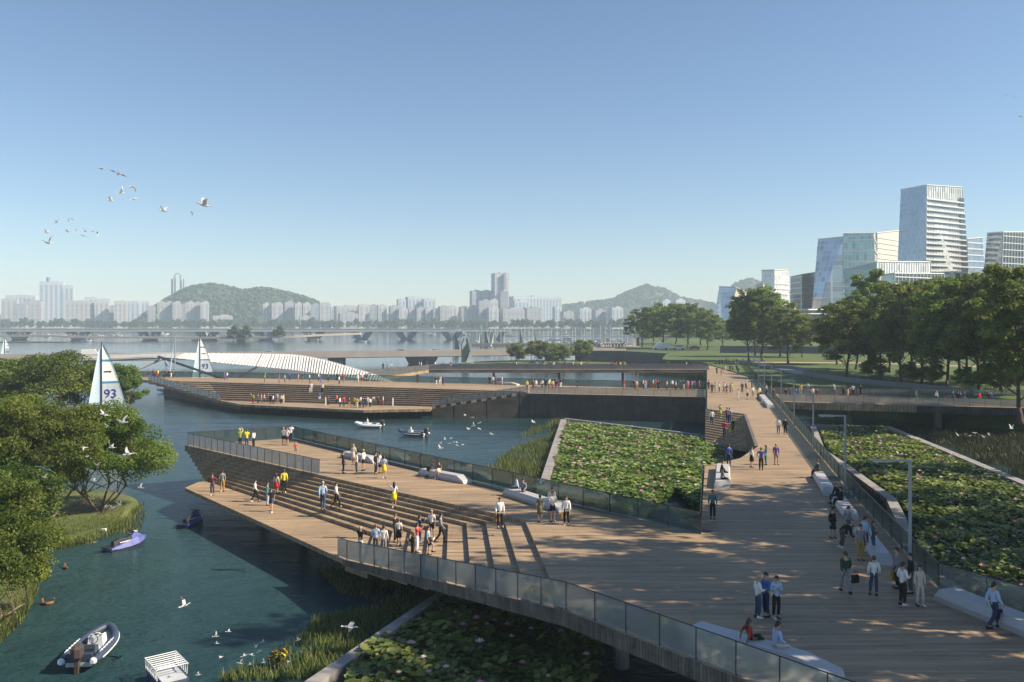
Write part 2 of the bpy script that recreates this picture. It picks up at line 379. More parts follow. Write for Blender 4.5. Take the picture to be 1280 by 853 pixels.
# border boards beside the railings
for nm, pts, wd in (('border_boards', [W(12, 9.3), W(120, 9.3), W(209, 9.3)], 1.25), ('border_boards', [(P(369, 549.6).x, P(369, 549.6).y), (P(620, 613).x, P(620, 613).y), W(.6, .5)], .8)):
    strip(pts, wd, ZD + .005, M_BORDER, nm, .008, kind='structure')
# supporting piers under platform and boardwalk
for (x, y) in [(-16, 66), (-8, 58), (0, 47), (5, 39), (11, 32), (-22, 76), (-6, 66), (6, 52), W(30, 5), W(60, 8), W(90, 8), W(120, 5), W(150, 5)]:
    MB().tube([(x, y, -1), (x, y, ZL - .3 if x < -12 else (ZL - .3 if (x, y) == (-8, 58) else ZD - .5))], .35, 10).obj('support_pier', M_WALL, label='round concrete pier under the wooden boardwalk deck', cat='pier', group='piers under the boardwalk')
# sunken steps beside the path
ss = MB(); e1 = R4.to_2d(); e2 = R3.to_2d(); dd = (e2 - e1).normalized(); nn = Vector((-dd.y, dd.x))
if nn.x > 0: nn = -nn
nstep = 13
for k in range(1, nstep + 1):
    a0 = e1 + nn * (.52 * (k - 1) - .15); a1 = e1 + nn * (.52 * k)
    b0 = e2 + nn * (.52 * (k - 1) - .15) + dd * 0; b1 = e2 + nn * (.52 * k)
    def cl(p, d):                                  # extend a tread to the path's left edge and to the wall
        den = d.x * PDIR.y - d.y * PDIR.x; t_ = ((W1.x - p.x) * PDIR.y - (W1.y - p.y) * PDIR.x) / den
        return p + d * t_
    def wl(p, d):
        a = R3.to_2d(); bb = R2.to_2d() - a; den = d.x * bb.y - d.y * bb.x; t_ = ((a.x - p.x) * bb.y - (a.y - p.y) * bb.x) / den
        return p + d * (t_ - .03)
    z = ZD - .22 * k
    ss.prism([tuple(cl(a1, dd)), tuple(wl(b1, dd)), tuple(wl(b0, dd)), tuple(cl(a0, dd))], z - .5, z)
ss.obj('sunken_steps', M_DECK, kind='structure')
rw = MB(); wallbox(rw, R3[:2], R2[:2], -.3, ZD - .004, -.3, ZD - .004, -.3); wallbox(rw, R2[:2], R1[:2], -.3, ZD - .56, -.3, ZD - .56, -.3); wallbox(rw, R1[:2], R0[:2], -.3, ZD - .56, -.3, ZD - .56, -.3)
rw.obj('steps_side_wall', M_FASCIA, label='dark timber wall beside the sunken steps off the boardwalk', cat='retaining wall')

# ------------------------------------------------------------------ glass railings
def railing(pts, h, plen, label, g=None, rail=.045, dark=True, lim=100):
    root = empty('glass_railing', pts[0], label=label, cat='railing', group='glass railings')
    o = Vector(pts[0]); g = g or M_GLASS; n = 0
    for a, b_ in zip(pts, pts[1:]):
        a = Vector(a) - o; b_ = Vector(b_) - o; L = (b_ - a).length; k = max(1, round(L / plen)); up = Vector((0, 0, h))
        d = (b_ - a).normalized(); nrm = Vector((-d.y, d.x, 0)).normalized() * .012
        for i in range(k):
            p, q_ = a + (b_ - a) * (i / k) + d * .02, a + (b_ - a) * ((i + 1) / k) - d * .02
            m = MB(); m.hull8([p - nrm + Vector((0, 0, .06)), q_ - nrm + Vector((0, 0, .06)), q_ + nrm + Vector((0, 0, .06)), p + nrm + Vector((0, 0, .06))], [p - nrm + up, q_ - nrm + up, q_ + nrm + up, p + nrm + up])
            if n < lim:
                m.obj('glass_panel', g, root)
                pm = MB(); pm.box((a + (b_ - a) * (i / k) + up * .5), (.035, .05, h), math.atan2(d.y, d.x)); pm.obj('post', M_DARK, root)
            n += 1
    t = MB()
    for a, b_ in zip(pts, pts[1:]):
        t.tube([Vector(a) - o + Vector((0, 0, h + .01)), Vector(b_) - o + Vector((0, 0, h + .01))], rail * .5, 4)
    t.obj('handrail', M_STEEL if not dark else M_DARK, root)
    return root
H_ = 1.1
rp = [P(876, 667.5), P(620, 611), P(365, 547.6)]
b2 = [Vector((*(W(.15, .0)), ZD)), Vector((*(Vector(U2[:2]) + (W1 - Vector(U2[:2])) * .5), ZD)), U2 + Vector((.1, -.1, 0))]
railing(b2, 1.2, 2.4, 'long tinted glass railing along the river side of the near platform', M_GLASSB)
railing([U2 + Vector((-.1, -.2, 0)), Lk[0] + Vector((.25, .15, 0))], 1.2, 2.4, 'short tinted glass railing at the outer end of the near platform', M_GLASSB)
railing([Lk[0] + Vector((.3, 0, 0)), P(400, 593.5)], 1.15, 1.15, 'greyish glass railing above the shaded steps of the near platform', glass_mat('sky veiled railing glass', (.82, .84, .85), (.78, .78, .82), .5))  # clear panes, their sky reflection painted as a pale body colour
fin = FN * .12
def frp(s, z): p = F0 + FD2 * s + fin; return Vector((p.x, p.y, z))
s0 = (P(420.5, 695, ZL).to_2d() - F0).dot(FD2)
railing([frp(sE0 + 20, ZD), frp(sE0, ZD), frp(sE[9], ZL), frp(s0, ZL)], 1.12, 1.6, 'long clear glass railing along the near front edge of the platform', glass_mat('front railing glass', (.88, .9, .9), (.78, .79, .8), .34))
railing([Vector((*W(208, 9.95), ZD)), Vector((*W(90, 9.95), ZD)), Vector((*W(10.7, 9.95), ZD)), Vector((18.8, 37.6, ZD))], 1.15, 2.2, 'long glass railing beside the street lamps on the boardwalk', glass_mat('right railing glass', (.74, .82, .76), (.3, .34, .3), .22))
railing([Vector((18.8, 37.55, ZD)), Vector((27, 22, ZD))], 1.15, 2.2, 'glass railing behind the long bench by the lotus pond', M_GLASS)
railing([Vector((*W(.1, -.02), ZD)), Vector((*W(22.3, -.02), ZD))], 1.15, 2.4, 'glass railing seen end on at the boardwalk corner beside the lotus pond', M_GLASSB)
railing([Vector((*W(71, .05), ZD)), Vector((*W(160, .05), ZD))], 1.15, 4, 'glass railing on the river side of the far boardwalk', M_GLASSB)

# ------------------------------------------------------------------ street lamps
def lamp(x, y, first=None):
    if first:
        o = copy_tree(first); o.location = (x, y, ZD); return o
    o = empty('street_lamp', (x, y, ZD), math.atan2(PDIR.y, PDIR.x) - R(90) + R(6))
    MB().box((0, 0, 2.62), (.13, .1, 5.24)).box((0, 0, .03), (.3, .3, .06)).obj('pole', M_STEEL, o)
    MB().box((-.85, 0, 5.27), (1.83, .1, .1)).obj('arm', M_STEEL, o)
    MB().box((-1.2, 0, 5.205), (.9, .085, .03)).obj('lamp_head', M_WHITE, o)
    return o
l0 = None
lamp_txt = ['nearest and tallest looking lamp, over the lotus pond', 'lamp beside the suited pair on the bench', 'lamp at the pond corner next to the side bridge', 'lamp standing before the side bridge crowd',
            'lamp just left of the side bridge crowd', 'sixth lamp from the near end of the row', 'lamp before the lawn, third from the far end', 'last but one lamp towards the park', 'farthest lamp of the row, by the park trees']
for i, D in enumerate([40, 59, 77, 94.2, 111, 128, 144.5, 161, 178]):
    v = 9.62; u = (D - W1.y + .2245 * v) / .9745; x, y = W(u, v)
    l = lamp(x, y, l0); l0 = l0 or l
    tag(l, 'grey L shaped ' + lamp_txt[i], 'street lamp', 'lamps along the boardwalk')
# ================================================================== far platform with its bleacher steps
ZLF = 1.6                                         # the far terrace lies lower, just above the water
def pip(p, poly):
    c = False; n = len(poly)
    for i in range(n):
        a, b_ = poly[i], poly[i - 1]
        if (a[1] > p[1]) != (b_[1] > p[1]) and p[0] < (b_[0] - a[0]) * (p[1] - a[1]) / (b_[1] - a[1]) + a[0]: c = not c
    return c
def xy(v): return (v[0], v[1])
fA0, fA9 = P(261.6, 477.7), P(281, 501.2, ZLF); fB0, fB9 = P(652, 489.5), P(538, 508.6, ZLF); fE0, fE9 = P(186, 475.6), P(276, 500.6, ZLF)
far_end0, far_end1 = W(88, -.06), W(103.5, -.06)
fdeck = [xy(P(160, 474)), xy(fE0), xy(fA0), xy(fB0), xy(P(662, 492)), far_end0, far_end1, xy(P(640, 481)), xy(P(560, 479.4)), xy(P(460, 476.5)), xy(P(310, 473)), xy(P(120, 470.5))]
MB().prism(fdeck, ZD - .5, ZD).obj('far_platform_deck', M_DECK, kind='structure')
fs = MB(); NF = 9; M_BLEACH = plank_mat('dark bleacher planks', (.2, .15, .11), .3)  # plank colour darkened to stand for the shaded risers
for k in range(1, NF + 1):
    t0, t1 = (k - 1) / NF, k / NF; z = ZD - (ZD - ZLF) * k / NF
    A0_, A1_, B0_, B1_, E0_, E1_ = [a.lerp(b_, t) for a, b_, t in ((fA0, fA9, t0), (fA0, fA9, t1), (fB0, fB9, t0), (fB0, fB9, t1), (fE0, fE9, t0), (fE0, fE9, t1))]
    up = Vector((0, .5, 0))
    fs.prism([xy(A1_), xy(B1_), xy(B0_ + up), xy(A0_ + up)], z - .5, z)
fs.obj('bleacher_steps', M_BLEACH, kind='structure')
fl = MB()
for k in range(1, NF + 1):                         # broad treads at the left, stepping down towards the terrace
    t0, t1 = (k - 1) / NF, k / NF; z = ZD - (ZD - ZLF) * k / NF
    A0_, A1_, E0_, E1_ = [a.lerp(b_, t) for a, b_, t in ((fA0, fA9, t0), (fA0, fA9, t1), (fE0, fE9, t0), (fE0, fE9, t1))]
    fl.prism([xy(E1_), xy(A1_ - Vector((.05, 0, 0))), xy(A0_ - Vector((.05, 0, 0))), xy(E0_)], z - .5, z)
fl.obj('side_steps', M_DECK, kind='structure')
fterr = [xy(P(276, 500.8, ZLF)), xy(P(300, 505.6, ZLF)), xy(P(454, 513, ZLF)), xy(P(538, 511.5, ZLF)), xy(P(540, 508.3, ZLF)), xy(P(281, 500.8, ZLF))]
MB().prism(fterr, ZLF - .4, ZLF).obj('far_lower_terrace', M_DECK, kind='structure')
# solid dark body below, and the board wall under the right hand deck
MB().prism([xy(P(205, 471.5)), xy(P(283, 498, ZLF)), xy(P(300, 501.5, ZLF)), xy(P(528, 505.5, ZLF)), xy(P(640, 487)), xy(P(664, 487.5)), W(90, -2.5), W(100, -2.5), xy(P(300, 474.5))], -.5, ZLF - .02).obj('platform_base', M_FASCIA, kind='structure')
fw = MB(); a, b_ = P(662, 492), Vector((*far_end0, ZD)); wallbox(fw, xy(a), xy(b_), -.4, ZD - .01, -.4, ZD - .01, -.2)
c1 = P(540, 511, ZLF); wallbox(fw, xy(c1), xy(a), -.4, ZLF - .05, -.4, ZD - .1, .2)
fw.obj('platform_fascia', plank_mat('dark fascia boards', (.075, .065, .058), .3), kind='structure')  # board colour darkened to carry the shade on this wall
off = Vector((0, -.06, 0))
railing([Vector((*far_end0, ZD)) + Vector((-.3, .1, 0)), P(662, 491.8)], 1.1, 2.6, 'glass railing in front of the crowd on the right of the far platform')
railing([P(660, 491.3), fB9 + Vector((.3, -.2, 0))], 1.15, 1.3, 'stepped glass railing sloping down beside the far bleacher steps')
railing([fE9 + Vector((-.1, -.1, 0)), fE0 + Vector((-.1, -.1, 0))], 1.15, 1.3, 'sloping glass railing at the left end of the far platform')
railing([P(120, 470.6), P(310, 473.1), P(460, 476.6), P(560, 479.5), P(640, 481.1), Vector((*W(103.4, -.3), ZD))], 1.2, 3.2, 'long tinted glass railing along the back of the far platform', M_GLASSB)

# ================================================================== side bridge on the right
sb0, sb1 = W(82.5, 10.05), W(96.5, 10.05)
sd_f, sd_b = P(1292, 510.6), P(1292, 497)
MB().prism([sb0, xy(sd_f), xy(sd_b), sb1], ZD - 1.0, ZD - .002).obj('side_bridge_deck', [M_DECK], kind='structure')
railing([Vector((*sb0, ZD)) + Vector((.4, .12, 0)), sd_f + Vector((0, .12, 0))], 1.12, 1.9, 'glass railing along the near edge of the side bridge', glass_mat('pale railing glass', (.84, .85, .84), (.68, .66, .63), .5))
railing([sd_b + Vector((0, -.1, 0)), Vector((*sb1, ZD)) + Vector((.4, -.1, 0))], 1.12, 3.0, 'glass railing along the far edge of the side bridge')
m = MB(); wallbox(m, (sb0[0] + .4, sb0[1]), xy(sd_f), ZD - 1.06, ZD - .06, ZD - 1.06, ZD - .06, -.05); m.obj('bridge_fascia', plank_mat('shaded fascia boards', (.07, .066, .062), .12), kind='structure')  # added dark cover board, the edge's shade painted in its colour
for px, D in ((1075, 124.5), (1190, 121)):
    MB().tube([(XD(px, D), D + 4, -1), (XD(px, D), D + 4, ZD - .95)], .5, 10).obj('support_pier', M_WALL, label='concrete pier in the shade under the side bridge', cat='pier', group='piers under the boardwalk')
# embankment behind the side bridge and the curved ramp path with pale parapet
cv = [P(932, 453.5, ZP + .3), P(975, 460, ZP + .3), P(1005, 466, ZP + .3), P(1060, 474.5, ZP + .3), P(1110, 480, ZP + .3), P(1165, 485, ZP + .3), P(1230, 492, ZP + .3)]
cvs = smooth(cv, 5)
strip(cvs, 3.6, ZP + .3, M_CONC, 'curved_ramp_path', .35, kind='structure')
cvl = []
for i, p in enumerate(cvs):
    d = (cvs[min(i + 1, len(cvs) - 1)] - cvs[max(i - 1, 0)]).normalized(); n = Vector((-d.y, d.x, 0)) * -1.9
    if n.y > 0: n = -n
    cvl.append(p + n)
pw = MB()
for a, b_ in zip(cvl, cvl[1:]): wallbox(pw, xy(a), xy(b_), .2, ZP + .95, .2, ZP + .95, .18)
pw.obj('curved_parapet', mat('pale parapet concrete', (.2, .19, .18), .8), label='curved pale concrete parapet along the ramp path on the lawn', cat='parapet')
# dark low wall behind the lawn
lw = MB(); wallbox(lw, XD(900, 300) and (XD(900, 315), 315), (XD(1130, 300), 300), ZP, ZP + 2.6, ZP, ZP + 2.6, .6)
lw.obj('garden_wall', mat('grey garden wall', (.13, .135, .15), .9), label='low grey wall behind the lawn and the tree trunks', cat='wall')

# ================================================================== footbridges and road bridges
fb = empty('footbridge', (20, 212, 0), label='straight level footbridge on thin posts crossing behind the far platform', cat='footbridge', group='bridges over the water')
def loc(pts, o): return [Vector(p) - Vector(o) for p in pts]
o_ = Vector((20, 212, 0)); xl, xr = XD(536, 209), 48.6
m = MB(); m.box((0, 0, 0), (.001, .001, .001)); m = MB()
m.prism([(xl - 20, 209 - 212), (xr - 20, 209 - 212), (xr - 20, 216 - 212), (xl - 20 + 2, 216 - 212)], ZD - .12, ZD); m.obj('deck', M_DECK, fb)
m = MB(); m.box(((xl + xr) / 2 - 20, 209.15 - 212, ZD - .45), (xr - xl, .25, .66)); m.obj('edge_beam', plank_mat('warm boards', (.24, .165, .11), .2), fb)
for px in (617, 699, 779):
    MB().box((XD(px, 211) - 20, 0, 1.6), (.55, .5, 4.5)).obj('post', M_DARK, fb)
fk = empty('footbridge', P(455, 474), label='short angled timber link bridge joining the far platform to the level footbridge', cat='footbridge', group='bridges over the water')
a, b_ = P(455, 474.5), Vector((xl, 209, ZD)); c_, d_ = Vector((xl + 2, 216, ZD)), P(452, 470)
A = [v - fk.location for v in (a, b_, c_, d_)]
MB().prism([xy(v) for v in A], -.12, 0).obj('deck', M_DECK, fk)
m = MB(); wallbox(m, xy(A[0]), xy(A[1]), -.7, .02, -.78, .02, .2); m.obj('edge_beam', plank_mat('sunlight tinted boards', (.42, .29, .16), .2), fk)  # yellow sunlight is put into this beam's board colour
MB().box((XD(522, 206) - fk.location.x, 206 - fk.location.y, -2.5), (.5, .5, 4.6)).obj('post', M_DARK, fk)
railing([Vector((xr - .4, 209.05, ZD)), Vector((xl + .05, 209.05, ZD)), a + Vector((0, .1, 0))], 1.1, 3, 'glass railing on the near side of the level footbridge', glass_mat('bridge glass', (.7, .72, .72), (.42, .43, .45), .5))
railing([Vector((xr - .4, 215.9, ZD)), Vector((xl + 2, 215.9, ZD)), d_], 1.1, 3, 'glass railing on the far side of the level footbridge', MATS['bridge glass'])

# white ribbed bridge, a leaning fan of fins
TOPK = [(60, 446.5, 205), (145, 444.3, 203), (200, 442.2, 202), (290, 442.8, 200), (352, 443.6, 197), (378, 445.5, 195), (400, 449.5, 191), (425, 456, 186), (450, 463.3, 180.5), (475, 471, 174), (492, 477, 168.5)]
BOTK = [(60, 449, 204), (145, 448, 202), (200, 446.8, 200.5), (290, 455.5, 193.5), (352, 461.5, 188), (378, 464.5, 185), (400, 467.5, 182), (425, 470.5, 178), (450, 473.8, 174.5), (475, 476.3, 170), (490, 477.6, 168)]
tk = smooth([PD(*p) for p in TOPK], 8); bk = smooth([PD(*p) for p in BOTK], 8); n = len(tk)
wb = empty('footbridge', tk[10], label='white ribbed arching footbridge whose twisted side of fins sweeps down to the platform', cat='footbridge', group='bridges over the water')
o_ = wb.location.copy(); tl = [p - o_ for p in tk]; bl = [p - o_ for p in bk]
m = MB(); bkw = Vector((0, .25, -.05))
for i in range(n - 1):
    m.hull8([bl[i], bl[i + 1], bl[i + 1] + bkw, bl[i] + bkw], [tl[i], tl[i + 1], tl[i + 1] + bkw, tl[i] + bkw])
m.obj('side_wall', mat('ivory panel', (.5, .49, .47), .5), wb)
m = MB(); m2 = MB(); N = 78
def samp(L, t): x = t * (len(L) - 1); i = min(int(x), len(L) - 2); return L[i].lerp(L[i + 1], x - i)
for j in range(N):
    pxj = 232 + 257 * j / (N - 1); t = min(range(401), key=lambda q_: abs(CX + F * (samp(tk, q_ / 400)).x / samp(tk, q_ / 400).y - pxj)) / 400; a, b_ = samp(tl, t), samp(bl, max(0, t - .012)); dx = (samp(tl, min(1, t + .01)) - samp(tl, t - .01)).normalized() * .15; fo = Vector((-.05, -.42, .12))
    m.hull8([b_ - dx, b_ + dx, b_ + dx + fo, b_ - dx + fo], [a - dx, a + dx, a + dx + fo, a - dx + fo])
m.obj('fins', mat('white fins', (.8, .78, .74), .5), wb)
m = MB(); db = Vector((0, 4.2, -1.0)); dz = Vector((0, 0, -.3))
for i in range(n - 1):
    a, b_, c_, d_ = tl[i] + Vector((0, .3, -1)), tl[i + 1] + Vector((0, .3, -1)), tl[i + 1] + db, tl[i] + db
    m.hull8([v + dz for v in (a, b_, c_, d_)], [a, b_, c_, d_])
m.obj('deck', M_CONC, wb)
m = MB()
m.tube([p + Vector((0, .1, .08)) for p in tl], .1, 5); m.obj('handrail', M_WHITE, wb)
for (p0, p1, mm) in (((206, 447.5, 200), (150, 471, 196), M_CONC), ((198, 446, 200), (279, 474, 176), M_DARK), ((321, 459, 191), (300, 471, 181), M_DARK), ((206, 447.5, 202), (212, 474, 184), M_STEEL)):
    MB().tube([PD(*p0) - o_, PD(*p1) - o_], .28, 6).obj('strut', mm, wb)

def road_bridge(name, a, b_, wid, zt, th, label, piers, deckm, g='bridges over the water'):
    a, b_ = Vector(a), Vector(b_); r = empty(name, ((a + b_) / 2).to_3d(), label=label, cat='road bridge', group=g)
    mid = (a + b_) / 2; d = (b_ - a).normalized(); n_ = Vector((-d.y, d.x)); L = (b_ - a).length
    rz = math.atan2(d.y, d.x)
    MB().box((0, 0, zt - th / 2 - .9), (L, wid, th), rz).obj('deck', M_ROAD, r)
    for s in (-1, 1):
        MB().box((n_.x * s * (wid / 2 - .05), n_.y * s * (wid / 2 - .05), zt - th / 2 - .35), (L, .4, th + .7), rz).obj('parapet', deckm, r)
    for t, sh in piers:
        p = a + (b_ - a) * t - mid
        m = MB()
        if sh == 'v':
            for s in (-1, 1):
                m.hull8([(p.x + s * 1.2 + q1 * 2.2, p.y + q2 * 3, -1) for q1, q2 in ((-1, -1), (1, -1), (1, 1), (-1, 1))], [(p.x + s * 6.5 + q1 * 3, p.y + q2 * 4, zt - th - .9) for q1, q2 in ((-1, -1), (1, -1), (1, 1), (-1, 1))])
        elif sh == 't':
            m.hull8([(p.x + q1 * 2.0, p.y + q2 * 2, -1) for q1, q2 in ((-1, -1), (1, -1), (1, 1), (-1, 1))], [(p.x + q1 * 3.6, p.y + q2 * 4, zt - th - .9) for q1, q2 in ((-1, -1), (1, -1), (1, 1), (-1, 1))])
        else:
            m.box((p.x, p.y, zt / 2 - th / 2 - .9), (5.5, 5, zt - th + .3))
        m.obj('pier', M_WALL if sh != 'v' else mat('blue grey pier', (.2, .23, .25), .7), r)
    return r
VA, VB = Vector((XD(-130, 270), 270)), Vector((XD(775, 345), 345))
def vt(px):                                        # position along the road bridge seen at a photo column
    k = (px - CX) / F; return (VA.x - k * VA.y) / ((VB.y - VA.y) * k - (VB.x - VA.x))
road_bridge('road_bridge', VA, VB, 11, 4.95, 1.4, 'long level road bridge with pale parapet carrying cars across the middle water', [(vt(118), 'b'), (vt(421), 'b'), (vt(520), 't'), (vt(535), 't'), (vt(-40), 'b'), (vt(690), 'b')], mat('pale parapet', (.36, .32, .29), .8, var=.1, scale=.2))
FD = 740; fz = CZ - 12.4 * FD / F
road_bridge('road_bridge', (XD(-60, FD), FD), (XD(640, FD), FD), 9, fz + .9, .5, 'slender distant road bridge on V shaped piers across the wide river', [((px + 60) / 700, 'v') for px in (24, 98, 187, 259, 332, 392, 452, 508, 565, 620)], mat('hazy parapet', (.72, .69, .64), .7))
# curved promenade bridge in the distance, crowded
pts = smooth([PD(-20, 419.5, 690), PD(55, 418.8, 690), PD(100, 420.3, 690), PD(250, 421.2, 690), PD(350, 420.4, 690), PD(400, 418, 700), PD(450, 416.2, 715)], 4)
pts_prom = pts
pb = empty('promenade_bridge', pts[8], label='low sand coloured promenade bridge curving up to meet the distant road bridge', cat='footbridge', group='bridges over the water')
m = MB()
for a, b_ in zip(pts, pts[1:]):
    a, b_ = a - pb.location, b_ - pb.location; D_ = Vector((0, 6, 0)); Z_ = Vector((0, 0, -1.6))
    m.hull8([a + Z_, b_ + Z_, b_ + D_ + Z_, a + D_ + Z_], [a, b_, b_ + D_, a + D_])
m.obj('deck', mat('sand concrete', (.5, .43, .35), .8), pb)
for px in (105, 190, 265, 300, 392):
    D = 692; MB().box((XD(px, D) - pb.location.x, D + 3 - pb.location.y, -pb.location.z - .2), (6, 4, 3.6)).obj('pier', M_WALL, pb)
# low sandy bank at the left of the far water
land('sand_bank', [(XD(-80, 640), 640), (XD(84, 640), 640), (XD(60, 655), 655), (XD(-80, 655), 655)], .5, M_BANK)

# ================================================================== planter walls and lotus beds
def planter(pts, th, z, label):
    b = MB()
    for a, b_ in zip(pts, pts[1:]): wallbox(b, xy(a), xy(b_), -.6, z, -.6, z, th)
    return b.obj('planter_wall', M_WALL, label=label, cat='planter wall', group='concrete walls round the lotus beds')
planter([P(708, 524.5, 1), P(684, 611, 1), P(668, 640, 1), (-1, 50, 1)], -.85, 1.0, 'pale straight planter wall between the reeds and the sunlit lotus bed')
planter([P(704, 523, 1), Vector((*W(66, -1), 1))], .5, 1.0, 'thin planter wall at the far end of the sunlit lotus bed')
pfw = [Vector((-14, 15, 1)), P(395, 856, 1), P(560, 741, 1), Vector((-1.2, 49, 1))]
planter(pfw, .62, 1.0, 'low planter wall slanting beside the lotus bed at the bottom of the picture')
rwl = [P(1020, 532, 1), P(1031, 562, 1) + Vector((0, 0, 0)), P(1062, 582, 1), P(1097, 607, 1), P(1120, 623, 1), P(1133, 648, 1), P(1141, 675, 1), P(1146, 700, 1), Vector((25, 42, 1))]
planter(rwl, -.8, 1.0, 'dark curving planter wall between the boardwalk railing and the shaded lotus bed')
dwl = [P(1104, 532.5, 1), P(1190, 568, 1), P(1280, 606, 1), P(1400, 660, 1)]
planter(dwl, .9, 1.0, 'grey diagonal planter wall dividing the shaded lotus bed from the marsh')
planter([P(1012, 531, 1), P(1106, 533.5, 1)], .6, 1.0, 'far short planter wall of the shaded lotus bed beside the dark water')

M_LOTUS = leaf_mat('lotus leaves', (.05, .10, .014), (.32, .40, .10), .3, .42)
M_PETAL = leaf_mat('lotus petals', (.55, .2, .3), (.85, .74, .74), .3, .5)
rng = np.random.default_rng(7)
def in_poly(n, poly):
    a = np.array(poly); lo, hi = a.min(0), a.max(0); out = []
    while len(out) < n:
        p = rng.uniform(lo, hi)
        if pip(p, poly): out.append(p)
    return np.array(out)
def lotus(poly, n, label, nfl, rad=(.1, .25), zr=(.35, 1.05)):
    pts = in_poly(n, poly); V, Q, rn = [], [], []
    cl = np.sin(pts[:, 0] * .9 + 1.3 * np.sin(pts[:, 1] * .5)) * np.cos(pts[:, 1] * .7 + pts[:, 0] * .3)
    for p, c in zip(pts, cl):
        r = rng.uniform(*rad); z = rng.uniform(*zr) + .22 * c; tilt = rng.normal(0, .27, 2); k = 7; a0 = rng.uniform(0, 6.28); n0 = len(V)
        V.append((p[0], p[1], z - r * .22))
        for i in range(k):
            a = a0 + 6.283 * i / k; rr = r * rng.uniform(.9, 1.08); x, y = math.cos(a) * rr, math.sin(a) * rr
            V.append((p[0] + x, p[1] + y, z + x * tilt[0] + y * tilt[1] + rng.normal(0, .02)))
        f = min(1, max(0, .45 + .28 * c + rng.normal(0, .26)))
        for i in range(k): Q.append((n0, n0 + 1 + i, n0 + 1 + (i + 1) % k)); rn.append(f)
    o = link('lotus_plants', fast_mesh('lotus_plants', V, Q, rn), M_LOTUS, kind='stuff', label=label, cat='lotus plants')
    fp = in_poly(nfl, poly); V, Q, rn = [], [], []
    for p in fp:
        z = rng.uniform(.95, 1.4); s = rng.uniform(.09, .18); f = rng.uniform(0, 1)
        for ring, (rr, zz, kk) in enumerate(((1., .55, 7), (.55, 1.0, 5))):
            for i in range(kk):
                a = 6.283 * i / kk + ring * .4; b_ = .42; n0 = len(V)
                V += [(p[0], p[1], z), (p[0] + s * rr * math.cos(a - b_), p[1] + s * rr * math.sin(a - b_), z + s * zz * .7),
                      (p[0] + 1.35 * s * rr * math.cos(a), p[1] + 1.35 * s * rr * math.sin(a), z + s * zz * 1.1), (p[0] + s * rr * math.cos(a + b_), p[1] + s * rr * math.sin(a + b_), z + s * zz * .7)]
                Q.append((n0, n0 + 1, n0 + 2, n0 + 3)); rn.append(min(1, max(0, f + rng.normal(0, .1))))
    link('blossoms', fast_mesh('blossoms', V, Q, rn), M_PETAL, o, kind='stuff')
    return o
pL = lambda px, py: xy(P(px, py, .7))
lotus([pL(706, 527), pL(686, 612), pL(676, 640), (6.5, 49.5), (8.3, 47.6), xy(P(790, 652, .7)), xy(P(845, 610, .7)), W(22, -.4), (R1.x - .4, R1.y), (R2.x - .4, R2.y), xy(P(885, 549, .7)), W(63, -1)], 62000, 'sunlit bed of green lotus leaves dotted with pink blossoms left of the boardwalk', 330)
lotus([(-6.6, 33), pL(440, 830), pL(556, 750), (-2.5, 45), (0, 46), (2, 42), xy(P(755, 800, .7)), xy(P(745, 850, .7)), (2.6, 24), (-9, 24)], 12500, 'dark lotus bed under the front edge of the platform at the bottom of the picture', 70, (.1, .25))
lotus([pL(1023, 536), pL(1102, 535.5), pL(1187, 571), pL(1278, 610), (48, 60), (42, 36), (27, 30), (26, 42), pL(1150, 690), pL(1138, 640), pL(1105, 612), pL(1066, 582), pL(1036, 562)], 46000, 'large shaded lotus bed right of the boardwalk lamps with scattered pink blossoms', 300)
# ================================================================== hills and the far skyline
M_HILL = grass_mat('hillside', (.04, .07, .025), (.06, .10, .035), (.09, .12, .05))
M_FARLEAF = leaf_mat('far foliage', (.035, .07, .025), (.13, .18, .065), .25, .8)
def hill(name, prof, D, depth, label, nleaf, s=3.4):
    pts = [PD(px, py, D) for px, py in prof]; xs = [p.x for p in pts]; zs = [p.z for p in pts]
    nx, ny = 70, 14; V, Q = [], []
    r_ = np.random.default_rng(len(name) + int(D))
    def H(x, t): return max(1.5, np.interp(x, xs, zs) * (math.sin(math.pi * min(1, max(0, t))) ** .8))
    for j in range(ny + 1):
        for i in range(nx + 1):
            x = xs[0] + (xs[-1] - xs[0]) * i / nx; t = j / ny
            V.append((x, D + (t - .5) * depth, H(x, t) + r_.normal(0, 1.2) * (0 < j < ny)))
    for j in range(ny):
        for i in range(nx): a = j * (nx + 1) + i; Q.append((a, a + 1, a + nx + 2, a + nx + 1))
    link(name, fast_mesh(name, V, Q, smooth=True), M_HILL, kind='structure')
    V, Q, rn = [], [], []
    for _ in range(nleaf // 26):                   # tree crowns on the hillside, each a puff of leaf clumps
        x = r_.uniform(xs[0], xs[-1]); t = r_.uniform(.05, .62); z = H(x, t); y = D + (t - .5) * depth; f0 = r_.uniform(.1, .9)
        if z < 6: continue
        R_ = r_.uniform(3.5, 7.)
        for _k in range(26):
            d = r_.normal(0, 1, 3); d /= np.linalg.norm(d); d[2] = abs(d[2]) * .9
            c = np.array((x, y, z)) + d * R_ * np.array((1, 1, 1.15)); u = np.cross(d, r_.normal(0, 1, 3)); u /= np.linalg.norm(u); v = np.cross(d, u) + d * r_.normal(0, .4); n0 = len(V); q_ = s * r_.uniform(.6, 1.2) * .5
            V += [c - u * q_ - v * q_, c + u * q_ - v * q_, c + u * q_ + v * q_, c - u * q_ + v * q_]; Q.append((n0, n0 + 1, n0 + 2, n0 + 3)); rn.append(min(1, max(0, f0 + r_.normal(0, .15))))
    link('hillside_woods', fast_mesh('woods', V, Q, rn), M_FARLEAF, kind='stuff', label=label, cat='woods')
